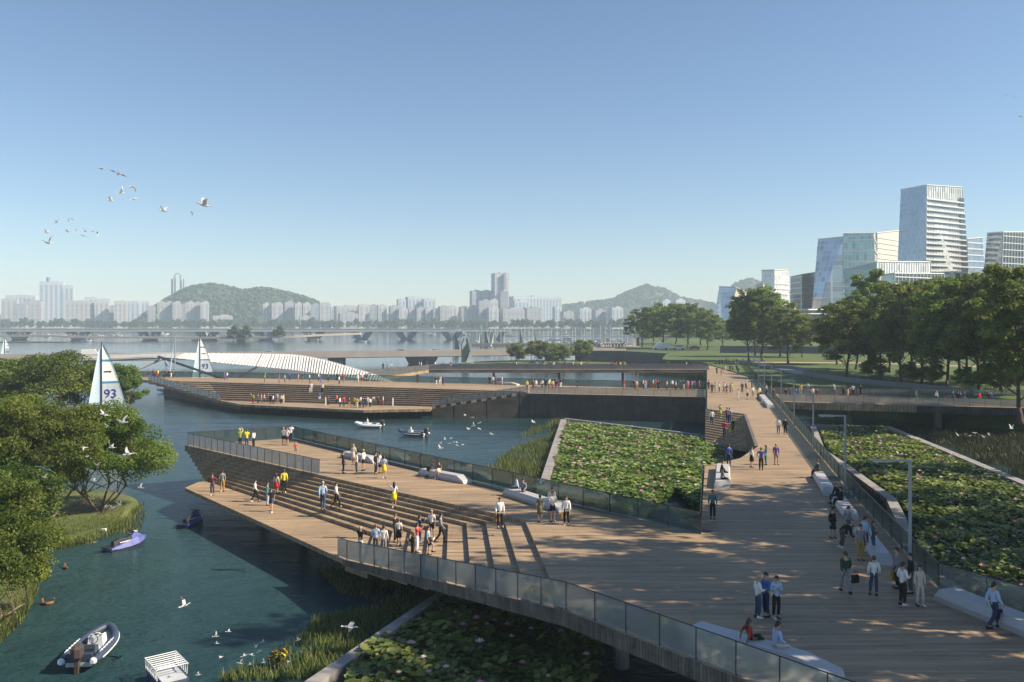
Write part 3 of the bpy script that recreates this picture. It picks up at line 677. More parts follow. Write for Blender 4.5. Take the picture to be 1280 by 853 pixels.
hill('hill', [(190, 410), (205, 385), (222, 372), (240, 361), (262, 357), (285, 361), (305, 365), (330, 362), (350, 366), (372, 371), (392, 378), (405, 395), (415, 410)], 1760, 300, 'wooded round hill behind the far left shore apartment blocks', 26000)
hill('hill', [(655, 410), (675, 392), (700, 384), (735, 380), (765, 376), (790, 364), (808, 358), (830, 363), (850, 374), (880, 379), (905, 385), (950, 410)], 2350, 260, 'hazy wooded hill rising behind the marina and the park trees', 26000, 5)
hill('hill', [(900, 410), (905, 372), (920, 355), (938, 350), (955, 356), (975, 360), (1000, 380), (1010, 410)], 2300, 200, 'small hazy wooded hill behind the slanting white office building', 9000, 5)

hill('hill', [(-300, 409), (-250, 402), (-100, 396), (60, 393), (200, 396), (420, 391), (560, 394), (700, 390), (900, 394), (1100, 391), (1300, 395), (1500, 400), (1580, 409)], 2450, 160, 'pale low ridge of far woods behind the skyline', 9000, 7)

def slabs(name, x0, x1, ytop, D, tone, label, notch=None, roof=True, depth=None, winm=None):
    """a far block: facade with storey lines cut as real grooves, a turned lit side, parapet and roof box"""
    w_ = (x1 - x0) / F * D; h = CZ + (HY - ytop) / F * D - 3; x = XD((x0 + x1) / 2, D); dp = depth or max(14, min(w_ * .7, 30))
    r = empty(name, (x, D + dp / 2, 3), label=label, cat='building', group='buildings on the far shore'); rz = R(22)
    m = MB(); fl = max(3, int(h / 8)); g = h / fl
    for k in range(fl):
        m.box((0, 0, g * (k + .44)), (w_, dp, g * .88), rz); m.box((0, 0, g * (k + .94)), (w_ - .9, dp - .9, g * .12), rz)
    m.obj('wall', tone, r)
    ca, sa = math.cos(rz), math.sin(rz)
    m = MB(); nw = max(2, int(w_ / 7))
    for i in range(nw):
        u = -w_ / 2 + w_ * (i + .5) / nw; v = -dp / 2
        m.box((u * ca - v * sa, u * sa + v * ca, h * .5), (w_ / nw * .38, .5, h * .86), rz)
    m.obj('window_strip', winm or M_FWIN, r)
    if roof:
        MB().box((w_ * .12, 0, h + 1.1), (w_ * .42, dp * .5, 2.2), rz).box((0, 0, h + .2), (w_ * .98, dp * .98, .5), rz).obj('roof', tone, r)
    return r
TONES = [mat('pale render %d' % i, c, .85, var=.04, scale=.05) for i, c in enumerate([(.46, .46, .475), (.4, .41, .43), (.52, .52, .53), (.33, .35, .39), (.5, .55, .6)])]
M_FWIN = mat('far windows', (.36, .37, .4), .35, var=.1, scale=.2)
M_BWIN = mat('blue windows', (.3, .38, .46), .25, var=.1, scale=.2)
FB = [  # left px, right px, roof row, distance, tone, blue windows, what it is
 (0, 18, 374, 1560, 0, 0, 'wide pale block at the far left end of the skyline'), (5, 38, 369.5, 1640, 4, 0, 'white long building with a dark top line at far left'),
 (17, 30, 381, 1540, 3, 1, 'low bluish block near the left end of the skyline'), (30, 48, 376.5, 1570, 1, 0, 'plain grey block left of the tall glass twin tower'),
 (47, 74, 352.5, 1600, 4, 1, 'tall pale blue tower block with a small box on its roof'), (74, 89, 357, 1610, 4, 1, 'stepped pale blue tower beside the tall tower with roof box'),
 (80, 111, 376.5, 1550, 0, 0, 'broad beige block right of the tall blue tower'), (104, 119, 372, 1640, 4, 1, 'thin bluish block with a small roof turret'),
 (117, 133, 377, 1560, 2, 0, 'beige block in front of pale blue towers at left'), (120, 135, 374, 1650, 4, 1, 'pale blue tower between two beige blocks'), (133, 142, 383, 1570, 3, 0, 'narrow grey block between beige blocks at left'),
 (141, 156, 377, 1550, 2, 0, 'upright beige block before the pale glass towers'), (156, 172, 377, 1660, 4, 1, 'pale glass towers left of the hilltop blocks'), (170, 184, 377.5, 1670, 4, 1, 'second pale glass tower left of the hill'), (183, 192, 383, 1560, 1, 0, 'small grey block left of the hill'),
 (195, 204, 378, 1530, 0, 0, 'first of five upright slabs in front of the wooded hill'), (204, 214, 378, 1536, 1, 0, 'second upright slab in front of the wooded hill'), (214, 224, 378, 1528, 0, 0, 'third upright slab in front of the wooded hill'),
 (231, 240, 378, 1532, 0, 0, 'fourth upright slab in front of the wooded hill'), (240, 249, 378.5, 1538, 1, 0, 'fifth upright slab in front of the wooded hill'), (249, 259, 378, 1526, 2, 0, 'rightmost upright slab of the group before the hill'), (223, 232, 381, 1560, 3, 0, 'lower grey block between the upright slabs'), (264, 287, 395, 1540, 0, 0, 'low long building at the foot of the wooded hill'),
 (327, 335, 380, 1520, 2, 0, 'left slab of the row at the right foot of the hill'), (338, 352, 379.5, 1516, 0, 0, 'wide pale slab at the right foot of the hill'), (354, 365, 378, 1522, 1, 0, 'grey slab with two small roof boxes by the hill'),
 (367, 376, 379.5, 1510, 2, 0, 'slim pale slab right of the roof box slab'), (377, 386, 379.5, 1514, 2, 0, 'second slim pale slab right of the roof box slab'), (386, 398, 381, 1545, 3, 1, 'dark blue grey block in the gap before the hill end'), (398, 411, 379, 1512, 0, 0, 'tall beige slab at the end of the hill'), (373, 386, 396, 1470, 0, 0, 'low front block under the slim pale slabs'),
 (412, 422, 384, 1640, 4, 1, 'faint blue tower behind the beige slabs'), (417, 446, 383, 1530, 0, 0, 'long pale block with a dark left end'), (422, 445, 392, 1500, 1, 0, 'low block in front of the long pale block'), (447, 460, 381.5, 1520, 2, 0, 'pale upright block right of the long pale block'), (460, 471, 382, 1545, 3, 1, 'dark recessed block between two pale ones'), (471, 482, 382, 1520, 2, 0, 'pale block left of the triple hazy towers'),
 (486, 497, 383, 1520, 1, 0, 'grey block below the triple hazy towers'), (496, 506, 374.5, 1720, 4, 1, 'left hazy blue tower of the distant triple'), (507, 527, 371.5, 1730, 4, 1, 'central hazy blue tower of the distant triple'), (528, 543, 374, 1720, 4, 1, 'right hazy blue tower of the distant triple'),
 (497, 508, 386, 1510, 2, 0, 'beige front block under the left hazy tower'), (509, 518, 385.5, 1516, 0, 0, 'beige front block under the central hazy tower'), (519, 529, 385, 1512, 1, 0, 'grey front block under the central hazy tower'), (530, 540, 386, 1514, 2, 0, 'beige front block under the right hazy tower'), (540, 549, 387, 1508, 0, 0, 'small front block left of the broad slanted block'),
 (548, 559, 383.5, 1508, 1, 0, 'broad grey block with a shaded side'), (559, 570, 383.5, 1520, 2, 0, 'pale block beside the broad grey one'), (574, 582, 384, 1530, 3, 0, 'narrow grey block left of the stepped tower group'), (581, 597, 383.5, 1506, 0, 0, 'wide pale block at the foot of the stepped towers'), (588, 600, 364, 1540, 1, 0, 'grey tower with dark left side in the stepped group'), (600, 613, 364, 1548, 0, 0, 'twin topped tower in the stepped group'), (596, 612, 376, 1500, 3, 0, 'dark middle block of the stepped tower group'), (611, 621, 375, 1510, 0, 0, 'pale stepped block left of the tallest tower'), (609, 622, 385, 1490, 2, 0, 'pale low block in front of the tallest tower'),
 (615.5, 634.5, 342, 1540, 0, 0, 'tallest slender tower of the far skyline'), (624, 653, 386.5, 1500, 1, 0, 'long low block right of the tallest tower'), (636, 702, 371, 1760, 4, 1, 'broad hazy blue complex right of the tallest tower'), (655, 676, 385, 1600, 3, 0, 'hazy block with dark vertical slots'), (640, 660, 376, 1720, 4, 1, 'hazy blue wing left of the broad complex'),
 (702, 716, 390, 1450, 1, 0, 'hazy block left of the marina hill'), (722, 738, 386, 1460, 4, 0, 'pale hazy housing block under the marina hill'), (742, 756, 388, 1440, 1, 0, 'grey hazy housing block under the marina hill'), (762, 778, 385, 1430, 4, 0, 'white hazy block behind the yachts'), (826, 838, 376, 1440, 4, 0, 'pale hazy block on the right slope of the hill'), (842, 856, 375, 1440, 4, 0, 'pale hazy block at the right end of the hill'), (858, 872, 380, 1420, 1, 0, 'grey hazy block behind the park trees'), (692, 700, 384, 1640, 4, 1, 'slim hazy tower beside the broad blue complex')]
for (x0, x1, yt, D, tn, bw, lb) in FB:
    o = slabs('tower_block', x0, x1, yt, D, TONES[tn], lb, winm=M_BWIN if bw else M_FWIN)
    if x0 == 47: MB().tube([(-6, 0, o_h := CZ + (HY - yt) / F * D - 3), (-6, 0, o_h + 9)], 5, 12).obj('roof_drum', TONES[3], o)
    if x0 == 615.5:
        hh = CZ + (HY - yt) / F * D - 3
        MB().box((8, -12, hh * .36), (14, 10, hh * .62)).box((9, -11, hh * .86), (3, 6, hh * .3)).obj('bay', TONES[2], o)
    if x0 == 354: MB().box((-3, 0, 40), (3, 6, 9)).box((4, 0, 40), (3, 6, 9)).obj('roof_box', TONES[2], o)
# twin topped tower with an arch behind the hill
D = 1850; h0 = CZ + (HY - 344) / F * D; xa = XD(222.5, D)
tw = empty('arch_tower', (xa, D, 3), label='very faint slender tower with four shafts joined by an arch behind the hill', cat='tower', group='buildings on the far shore')
for dx, hh in ((-13, .9), (-7, .97), (6, .97), (13, .9)): MB().box((dx, 0, h0 * hh / 2), (2.2, 6, h0 * hh)).obj('shaft', TONES[3], tw)
m = MB(); m.tube([(-7 + 13 * t, 0, h0 * .97 + 4 * math.sin(math.pi * t)) for t in [i / 8 for i in range(9)]], .9, 6); m.obj('arch', TONES[3], tw)

# ================================================================== office towers on the right bank
def facade_mat(name, c, c2, sx, sz, rough=.1, metal=.75):
    m, t, b, o = nodes_of(name)
    g = t.nodes.new('ShaderNodeNewGeometry'); sp = t.nodes.new('ShaderNodeSeparateXYZ'); t.links.new(g.outputs['Position'], sp.inputs[0])
    ad = t.nodes.new('ShaderNodeMath'); ad.operation = 'ADD'; t.links.new(sp.outputs[0], ad.inputs[0]); t.links.new(sp.outputs[1], ad.inputs[1])
    cb = t.nodes.new('ShaderNodeCombineXYZ'); t.links.new(ad.outputs[0], cb.inputs[0]); t.links.new(sp.outputs[2], cb.inputs[1])
    br = t.nodes.new('ShaderNodeTexBrick'); br.offset = 0; br.inputs['Scale'].default_value = 1; br.inputs['Brick Width'].default_value = sx; br.inputs['Row Height'].default_value = sz
    br.inputs['Mortar Size'].default_value = .12; br.inputs['Color1'].default_value = (*sc(c, .7), 1); br.inputs['Color2'].default_value = (*sc(c, 1.35), 1); br.inputs['Mortar'].default_value = (*c2, 1); br.inputs['Bias'].default_value = -.1
    t.links.new(cb.outputs[0], br.inputs['Vector'])
    t.links.new(br.outputs[0], b.inputs['Base Color']); b.inputs['Roughness'].default_value = rough; b.inputs['Metallic'].default_value = metal
    bp = t.nodes.new('ShaderNodeBump'); bp.inputs['Strength'].default_value = .08; n = noise(t, .25, 2); t.links.new(n.outputs[0], bp.inputs['Height']); t.links.new(bp.outputs[0], b.inputs['Normal'])
    MATS[name] = m; return m
G_BLUE = facade_mat('blue curtain glass', (.24, .31, .39), (.4, .46, .52), 1.6, 4)
G_TEAL = facade_mat('teal curtain glass', (.2, .33, .37), (.42, .5, .52), 1.5, 4)
G_GREY = facade_mat('grey curtain glass', (.29, .33, .39), (.45, .48, .53), 1.8, 3.6)
G_DARK = facade_mat('dark curtain glass', (.05, .075, .095), (.25, .28, .3), 2.4, 4)
G_PALE = facade_mat('pale panel facade', (.66, .7, .72), (.82, .84, .84), 2, 4, .3, .1)
M_BAND = mat('white spandrel', (.74, .75, .75), .4, var=.03)
M_BEIGE = mat('pale stone cladding', (.66, .61, .55), .7, var=.05, scale=.1)
def office(label, L, C, Rr, gl, gr, fh, bandl=.35, bandr=.9, roofh=0, top_panel=None, fins=None, name='office_tower'):
    """L, C, Rr: left, corner and right edge as (px at top, row of the top, px at the foot row, foot row, distance)"""
    def edge(e):
        pt = PD(e[0], e[1], e[4]); pf = PD(e[2], e[3], e[4]); d = (pt - pf) / (pt.z - pf.z); return pf + d * (ZP - pf.z), pt
    (lb, lt), (cb, ct), (rb, rt) = edge(L), edge(C), edge(Rr)
    bb, bt = lb + rb - cb, lt + rt - ct; o = Vector((cb.x, cb.y, ZP))
    r = empty(name, o, label=label, cat='office building', group='office towers on the right bank')
    lb, lt, cb, ct, rb, rt, bb, bt = [v - o for v in (lb, lt, cb, ct, rb, rt, bb, bt)]
    def face(a, b_, bt_, at_, m, nm):
        n = (b_ - a).cross(at_ - a).normalized(); c = (a + b_ + bt_ + at_) / 4; mid = (cb + bb + ct + bt) / 4
        if n.dot(c - mid) < 0: n = -n
        MB().hull8([a, b_, b_ - n * .5, a - n * .5], [at_, bt_, bt_ - n * .5, at_ - n * .5]).obj(nm, m, r); return n
    nl = face(lb, cb, ct, lt, gl, 'glass_wall'); nr = face(cb, rb, rt, ct, gr, 'glass_wall'); face(rb, bb, bt, rt, gl, 'rear_wall'); face(bb, lb, lt, bt, gl, 'rear_wall')
    MB().hull8([v - Vector((0, 0, .4)) for v in (lt, ct, rt, bt)], [lt, ct, rt, bt]).obj('roof', M_CONC, r)
    mL, mR = MB(), MB(); H = ct.z; k = 1
    while k * fh < H - roofh:
        z = k * fh
        def at(b_, t_): return b_ + (t_ - b_) * (z / t_.z)
        for (mm, p, q_, n, bd, pr) in ((mL, at(lb, lt), at(cb, ct), nl, bandl, .18), (mR, at(cb, ct), at(rb, rt), nr, bandr, .45)):
            if bd: mm.hull8([p + n * .01, q_ + n * .01, q_ + n * pr, p + n * pr], [v + Vector((0, 0, bd)) for v in (p + n * .01, q_ + n * .01, q_ + n * pr, p + n * pr)])
        k += 1
    if mL.v: mL.obj('floor_bands', M_BAND if bandl > .3 else M_STEEL, r)
    if mR.v: mR.obj('floor_bands', M_BAND, r)
    if fins:
        fm = MB()
        for (p, q_, pt, qt, n, N) in ((cb, rb, ct, rt, nr, fins),):
            for i in range(N + 1):
                a, b_ = p.lerp(q_, i / N), pt.lerp(qt, i / N); d = (q_ - p).normalized() * .12
                fm.hull8([a - d, a + d, a + d + n * .35, a - d + n * .35], [b_ - d, b_ + d, b_ + d + n * .35, b_ - d + n * .35])
        fm.obj('mullions', M_BAND, r)
    rim = MB()
    for a, b_ in ((lt, ct), (ct, rt)): rim.tube([a + Vector((0, 0, .3)), b_ + Vector((0, 0, .3))], .45, 4)
    rim.obj('parapet', M_BAND, r)
    return r, (lb, lt, cb, ct, rb, rt, nl, nr)
# the tall tower: proud dark strips painting the shade under the floor bands and dark balcony corners on its sunny side
tw, g = office('tallest office tower, white banded sunny side and blue glass left side', (1126, 238, 1122, 330, 640), (1158.5, 232, 1157, 340, 600), (1203, 235, 1209.5, 340, 622), G_BLUE, G_PALE, 3.9, .3, 1.05, 7, fins=16)
lb, lt, cb, ct, rb, rt, nl, nr = g; m = MB(); m3 = MB()
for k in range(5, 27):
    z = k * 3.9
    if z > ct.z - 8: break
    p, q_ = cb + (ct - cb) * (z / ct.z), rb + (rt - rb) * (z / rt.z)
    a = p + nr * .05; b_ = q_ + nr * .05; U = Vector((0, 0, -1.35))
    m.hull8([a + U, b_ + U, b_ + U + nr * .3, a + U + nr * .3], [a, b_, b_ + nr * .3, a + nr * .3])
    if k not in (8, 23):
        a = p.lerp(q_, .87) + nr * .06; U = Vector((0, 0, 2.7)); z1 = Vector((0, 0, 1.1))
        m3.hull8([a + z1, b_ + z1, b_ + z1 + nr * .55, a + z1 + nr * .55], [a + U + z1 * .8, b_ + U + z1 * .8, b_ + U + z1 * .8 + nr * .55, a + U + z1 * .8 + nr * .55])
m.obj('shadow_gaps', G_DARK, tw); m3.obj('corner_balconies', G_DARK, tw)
office('left leaning blue grey glass office block with slanted roof', (1022.5, 300, 1018, 352, 600), (1054, 297, 1054, 352, 580), (1060, 298, 1060, 352, 640), G_GREY, G_GREY, 3.8, .55, .5)
office('teal glass office block with white bands and lit rooms near its top', (1053.8, 292.5, 1054.5, 330, 566), (1092, 292, 1094, 330, 560), (1094.5, 293, 1097, 330, 590), G_TEAL, G_DARK, 7.2, 1.0, .9)
office('pale beige slab building behind the teal glass block', (1090, 292, 1090, 330, 705), (1096, 292, 1096, 330, 695), (1150, 286, 1150, 330, 760), M_BEIGE, M_BEIGE, 4.2, .25, .25)
office('low podium with white vertical fins below the tall tower', (1054, 337.5, 1056, 358, 545), (1096, 328, 1096, 358, 530), (1163, 328.3, 1163, 358, 560), G_TEAL, G_PALE, 30, .5, 0, fins=22)
office('dark glass lower podium in front of the white finned podium', (1103, 344.5, 1103, 362, 520), (1118, 342.6, 1118, 362, 505), (1180, 343, 1181, 362, 530), G_TEAL, G_DARK, 4.2, .5, .55, fins=14)
office('dark grey mid rise glass block left of the leaning block', (988, 347, 988, 390, 640), (1002, 344, 1002, 390, 620), (1022, 341, 1023, 390, 650), G_DARK, G_GREY, 4, .5, .4)
office('pale high rise with grey left side rising behind the largest tree', (952, 338.5, 952, 370, 760), (967.5, 338, 967.5, 370, 740), (986, 337.5, 987, 370, 760), G_GREY, G_PALE, 4.4, .5, .9, 9)
office('slanting office building with a leaning white stone face', (899, 359, 895, 385, 640), (920, 360, 911, 392, 600), (938, 369, 934, 392, 650), G_GREY, M_BEIGE, 3.6, .5, 0)
office('white roofed small slanted block behind the largest tree', (945, 358, 945, 370, 720), (953, 354, 953, 370, 700), (962, 362, 962, 370, 720), M_BEIGE, M_BEIGE, 4, 0, 0)
office('dark low office slab between the park trees', (994, 388, 994, 400, 520), (1010, 388, 1010, 400, 505), (1052, 388, 1052, 400, 530), G_DARK, G_DARK, 4, .5, .5)
office('narrow grey banded block right of the tall tower', (1206, 300, 1206, 345, 700), (1209, 299.5, 1209, 345, 690), (1228, 298, 1231.5, 345, 700), G_GREY, G_GREY, 5, .5, 1.0)
office('wide grey glass block with curved left edge at the picture edge', (1234, 292, 1229, 345, 600), (1254, 291, 1252, 345, 575), (1310, 291, 1312, 345, 600), G_GREY, G_DARK, 4.6, .55, .5, fins=16)
# pink umbrella like dome between the trees
m = MB(); D = 420; c = PD(991, 388, D)
dm = empty('pink_dome', (c.x, c.y, ZP), label='small pink domed pavilion half hidden behind the tree crowns', cat='pavilion')
m.loft([[(rr * math.cos(6.283 * k / 12), rr * math.sin(6.283 * k / 12), zz) for k in range(12)] for rr, zz in ((1, c.z - ZP - 2.4), (2.6, c.z - ZP - 2), (2.4, c.z - ZP - .5), (1.4, c.z - ZP + 1), (.2, c.z - ZP + 1.8))])
m.obj('roof', mat('pink roof', (.6, .22, .27), .6), dm); MB().tube([(0, 0, 0), (0, 0, c.z - ZP - 1)], .35, 8).obj('column', M_WHITE, dm)
# kiosk by the marina
c = P(794, 433.2, ZP); kz = empty('kiosk', c, label='small white upright kiosk with a dark door by the marina', cat='kiosk')
MB().box((0, 0, 2.6), (2.6, 2.6, 5.2)).box((0, 0, 5.3), (3, 3, .25)).obj('wall', M_WHITE, kz); MB().box((1.1, -1.33, 2.2), (1.0, .08, 4.2)).obj('door', M_DARK, kz)

# ================================================================== haze: one closed box of thin air
hb = MB(); hb.box((0, 1300, 61.5), (5200, 2760, 125)); hz = hb.obj('haze', None, kind='stuff', label='thin pale morning haze over the whole river', cat='haze')
m = bpy.data.materials.new('haze'); m.use_nodes = True; t = m.node_tree; t.nodes.clear()
pv = t.nodes.new('ShaderNodeVolumePrincipled'); pv.inputs['Color'].default_value = (.72, .87, 1, 1); pv.inputs['Density'].default_value = .00029; pv.inputs['Anisotropy'].default_value = 0
ou = t.nodes.new('ShaderNodeOutputMaterial'); t.links.new(pv.outputs[0], ou.inputs['Volume']); hz.data.materials.append(m)
# ================================================================== trees
def leaves(r_, C, N, size, tone, up=.35, flat=1.0):
    """leaf-shaped quads (C: centres, N: outward directions)"""
    n = len(C); D = N + r_.normal(0, .75, (n, 3)); D[:, 2] += up; D /= np.linalg.norm(D, axis=1)[:, None] + 1e-9
    A = np.cross(D, r_.normal(0, 1, (n, 3))); A /= np.linalg.norm(A, axis=1)[:, None] + 1e-9; B = np.cross(D, A)
    s = size * r_.uniform(.6, 1.3, (n, 1)); l = s * .62; w_ = s * .34
    V = np.stack([C - A * l, C + B * w_ - A * l * .1, C + A * l, C - B * w_ - A * l * .1], 1).reshape(-1, 3)
    Q = np.arange(n * 4).reshape(n, 4)
    return V, Q, np.clip(tone, 0, 1)
def tree_meshes(seed, h, r, lobes, nleaf, leaf, trunk_h, trunk_r, stems=1, flat=.62, spread=.8, clump=.16, base_lobes=True):
    r_ = np.random.default_rng(seed); L = []
    zc = trunk_h + (h - trunk_h) * .55; rz = (h - trunk_h) * .5
    for i in range(lobes):                         # lobes spread over the crown's ellipsoid, uneven in size
        t = (i + .5) / lobes; e = 1 - 1.85 * t; a = 2.39996 * i + r_.normal(0, .25); q = max(.1, 1 - abs(e) ** (2.2 if e > 0 else 3.2)) ** .5 * spread * r_.uniform(.45, .95)
        L.append((q * r * math.cos(a), q * r * math.sin(a), zc + e * rz * .74 + r_.normal(0, .09) * rz, r * (r_.uniform(.2, .42) if lobes < 25 else r_.uniform(.15, .36))))
    L.append((r * .05, 0, zc, r * .5))
    tot = sum(l[3] ** 2 for l in L); Cs, Ns, Ts = [], [], []
    for (x, y, z, R_) in L:
        nc = max(5, int(11 * (R_ / (r * .35)) ** 2)); k = max(6, int(nleaf * R_ ** 2 / tot / nc)); lt = r_.normal(.48, .17)
        d = r_.normal(0, 1, (nc, 3)); d /= np.linalg.norm(d, axis=1)[:, None]; d[:, 2] = np.where(d[:, 2] < -.6, -d[:, 2], d[:, 2])
        cc = np.array((x, y, z)) + d * np.array((R_, R_, R_ * flat * min(1.5, rz / r * 1.15))) * r_.uniform(.55, 1.02, (nc, 1))
        for c, dd in zip(cc, d):
            cr = r * clump * r_.uniform(.7, 1.35); e = r_.normal(0, 1, (k, 3)); e /= np.linalg.norm(e, axis=1)[:, None]
            rad = r_.uniform(.25, 1, (k, 1)) ** .5
            p = c + e * rad * cr * np.array((1.25, 1.25, .7)); Cs.append(p); Ns.append(e * .6 + dd * .5)
            Ts.append(lt + r_.normal(0, .1) + r_.normal(0, .16, k))
    V, Q, T = leaves(r_, np.concatenate(Cs), np.concatenate(Ns), leaf, np.concatenate(Ts))
    crown = fast_mesh('crown', V, Q, T)
    b = MB()
    for s in range(stems):
        a = 6.283 * s / stems + r_.uniform(0, 1); o = Vector((math.cos(a), math.sin(a), 0)) * (0 if stems == 1 else trunk_r * 1.6)
        top = Vector((o.x * 4, o.y * 4, trunk_h * 1.05)) if stems > 1 else Vector((r_.normal(0, .1) * r * .2, r_.normal(0, .1) * r * .2, trunk_h * 1.05))
        if stems > 1: top += Vector((math.cos(a), math.sin(a), 0)) * r * .22
        kk = Vector((r_.normal(0, .15), r_.normal(0, .15), 0)) * trunk_h * .25
        tr = trunk_r * (1 if stems == 1 else .6)
        b.tube([o + Vector((0, 0, -.4)), o + Vector((0, 0, trunk_h * .08)), (o + top) / 2 + kk, top], [tr * 1.5, tr * 1.1, tr * .85, tr * .65], 8)
        mine = [l for i, l in enumerate(L) if i % stems == s]
        if stems == 1:                             # a leader runs up into the crown and sheds limbs along its height
            lead = [top, Vector((r_.normal(0, .06) * r, r_.normal(0, .06) * r, trunk_h + (h - trunk_h) * .35)), Vector((r_.normal(0, .08) * r, r_.normal(0, .08) * r, trunk_h + (h - trunk_h) * .8))]
            b.tube(lead, [tr * .68, tr * .45, tr * .12], 7)
        for (x, y, z, R_) in mine:                 # limbs out into each lobe
            e = Vector((x, y, z - R_ * .1)); st_ = top - Vector((0, 0, trunk_h * .12)); tw_ = .5
            if stems == 1:
                zz = max(trunk_h, z - r * .45); f_ = min(1, (zz - trunk_h) / (h - trunk_h) / .8); st_ = lead[0].lerp(lead[1], f_ / .44) if f_ < .44 else lead[1].lerp(lead[2], (f_ - .44) / .56); tw_ = .3 * (1 - .6 * f_)
            m_ = st_.lerp(e, .5) + Vector((r_.normal(0, .3), r_.normal(0, .3), r_.normal(.1, .3))) * R_ * .5
            b.tube([st_, m_, e], [tr * tw_, tr * tw_ * .65, tr * .1], 6)
            for _ in range(2):
                f = e + Vector(tuple(r_.normal(0, .6, 3))) * R_; b.tube([m_.lerp(e, .4), (m_ + f) / 2 + Vector((0, 0, .1)) * R_, f], [tr * .16, tr * .11, tr * .04], 5)
    return b.mesh('trunk', True), crown
M_BARK = mat('bark', (.10, .075, .055), .9, var=.3, scale=6, bump=.5)
M_BARK2 = mat('grey brown bark', (.19, .145, .11), .9, var=.3, scale=8, bump=.5)
M_TREE = leaf_mat('park foliage', (.055, .10, .014), (.33, .40, .07), .5)
M_NEAR = leaf_mat('camphor foliage', (.05, .10, .012), (.27, .34, .055), .5)
M_WILLOW = leaf_mat('willow foliage', (.10, .15, .04), (.34, .40, .13), .5)
def tree(meshes, lm, bm_, loc, s, rz, label, group, name='tree', sz=None):
    t, c = meshes; r = empty(name, loc, rz, label=label, cat='tree', group=group); r.scale = (s, s, sz or s)
    for me, nm, m in ((t, 'trunk', bm_), (c, 'crown', lm)):
        if not me.materials: me.materials.append(m)
        link(nm, me, None, r)
    return r
BROAD = [tree_meshes(11 + i, 20, 6.6, 30 + 5 * i, 18000, .5, 1.7, .4, 1, .75, 1.12, .125) for i in range(4)]
NEAR = [tree_meshes(31, 8.4, 4.9, 22, 60000, .16, 2.0, .17, 6, .75, 1.05, .17), tree_meshes(32, 9.2, 4.6, 20, 56000, .16, 2.2, .19, 4, .8, 1, .17), tree_meshes(33, 7.0, 3.1, 14, 30000, .14, .5, .1, 5, .9, 1, .19)]
BACK = [tree_meshes(41, 9.0, 5.6, 18, 26000, .26, 2.6, .25, 4, .8, 1.05, .17), tree_meshes(42, 8.2, 4.2, 15, 18000, .26, 1.8, .22, 3, .8, 1)]
ISLE = [tree_meshes(51, 8.6, 4.6, 14, 7000, .42, .9, .2, 3, .85, 1), tree_meshes(52, 9.2, 4.2, 14, 7000, .42, 1.0, .2, 3, .85, 1)]
FAR = [tree_meshes(61 + i, 16, 7.5, 10, 1100, 1.9, 1.2, .4, 1, .9, .95, .2) for i in range(3)]
SHADE = [tree_meshes(71 + i, 20, 6.6, 13, 3700, .62, 5, .42, 1, .8, 1.05, .15) for i in range(2)]
# left island and bank
for lab, nm, px, py, z, me, s, sz, rz in (
    ('wide many stemmed tree at the tip of the grassy island, white birds in front', 'A', 125, 640, .5, NEAR[0], .96, 0.96, .4),
    ('leafy tree on the island left of the many stemmed tree', 'B', 60, 652, .5, NEAR[1], 1.02, 0.96, 1.9),
    ('tall leafy tree at the left picture edge above the island', 'C', 5, 645, .5, NEAR[0], 1.07, 1.02, 2.9),
    ('bushy tree on the near left bank at the picture edge', 'G', 2, 772, .5, NEAR[2], 0.98, 0.98, .3),
    ('second bushy tree on the left bank behind the first', 'G2', -28, 722, .5, NEAR[2], 1.18, 1.12, 2.2)):
    tree(me, M_NEAR, M_BARK2, P(px, py, z), s, rz, lab, 'trees on the left shore', 'broadleaf_tree', sz)
for lab, px, D, me, s, sz, rz in (('broad dark tree with forked stems behind the island, left of the big sail', 66, 129, BACK[0], 1.28, 1.12, .6), ('round tree right of the big sail with number 93', 146, 131, BACK[1], .9, 1.0, 1.4),
                                  ('tree crown at the far left edge behind the island', 4, 127, BACK[1], 1.35, 1.12, 3), ('tree standing behind the hull of the big sailing boat', 112, 133, BACK[1], 1.05, 1.0, 4.1)):
    tree(me, M_NEAR, M_BARK2, (XD(px, D), D, .4), s, rz, lab, 'trees on the left shore', 'broadleaf_tree', sz)
def mound(name, px, z, zb=-.3, zp=None, m=M_BANK):
    pts = [P(a, b_, 0) for a, b_ in px]; pts = smooth(pts + [pts[0]], 5)[:-1]; c = sum(pts, Vector()) / len(pts); b = MB(); rings = []
    for k, zz in ((1.0, zb), (.98, .12), (.9, z * .75), (.6, z), (.02, z + .05)): rings.append([(c.x + (p.x - c.x) * k, c.y + (p.y - c.y) * k, zz) for p in pts])
    b.loft(rings); return b.obj(name, m, kind='structure')
mound('island', [(35, 682), (70, 684), (120, 674), (158, 655), (175, 634), (165, 622), (120, 615), (40, 612), (-60, 616), (-140, 640), (-120, 680), (-30, 690)], .55)
mound('river_bank', [(0, 800), (24, 776), (42, 742), (48, 708), (36, 690), (0, 680), (-80, 690), (-200, 740), (-220, 830), (-90, 850)], .55)
mound('island', [(-60, 530), (0, 540), (80, 541), (150, 538), (182, 531), (150, 525), (60, 523), (-40, 525)], .45)
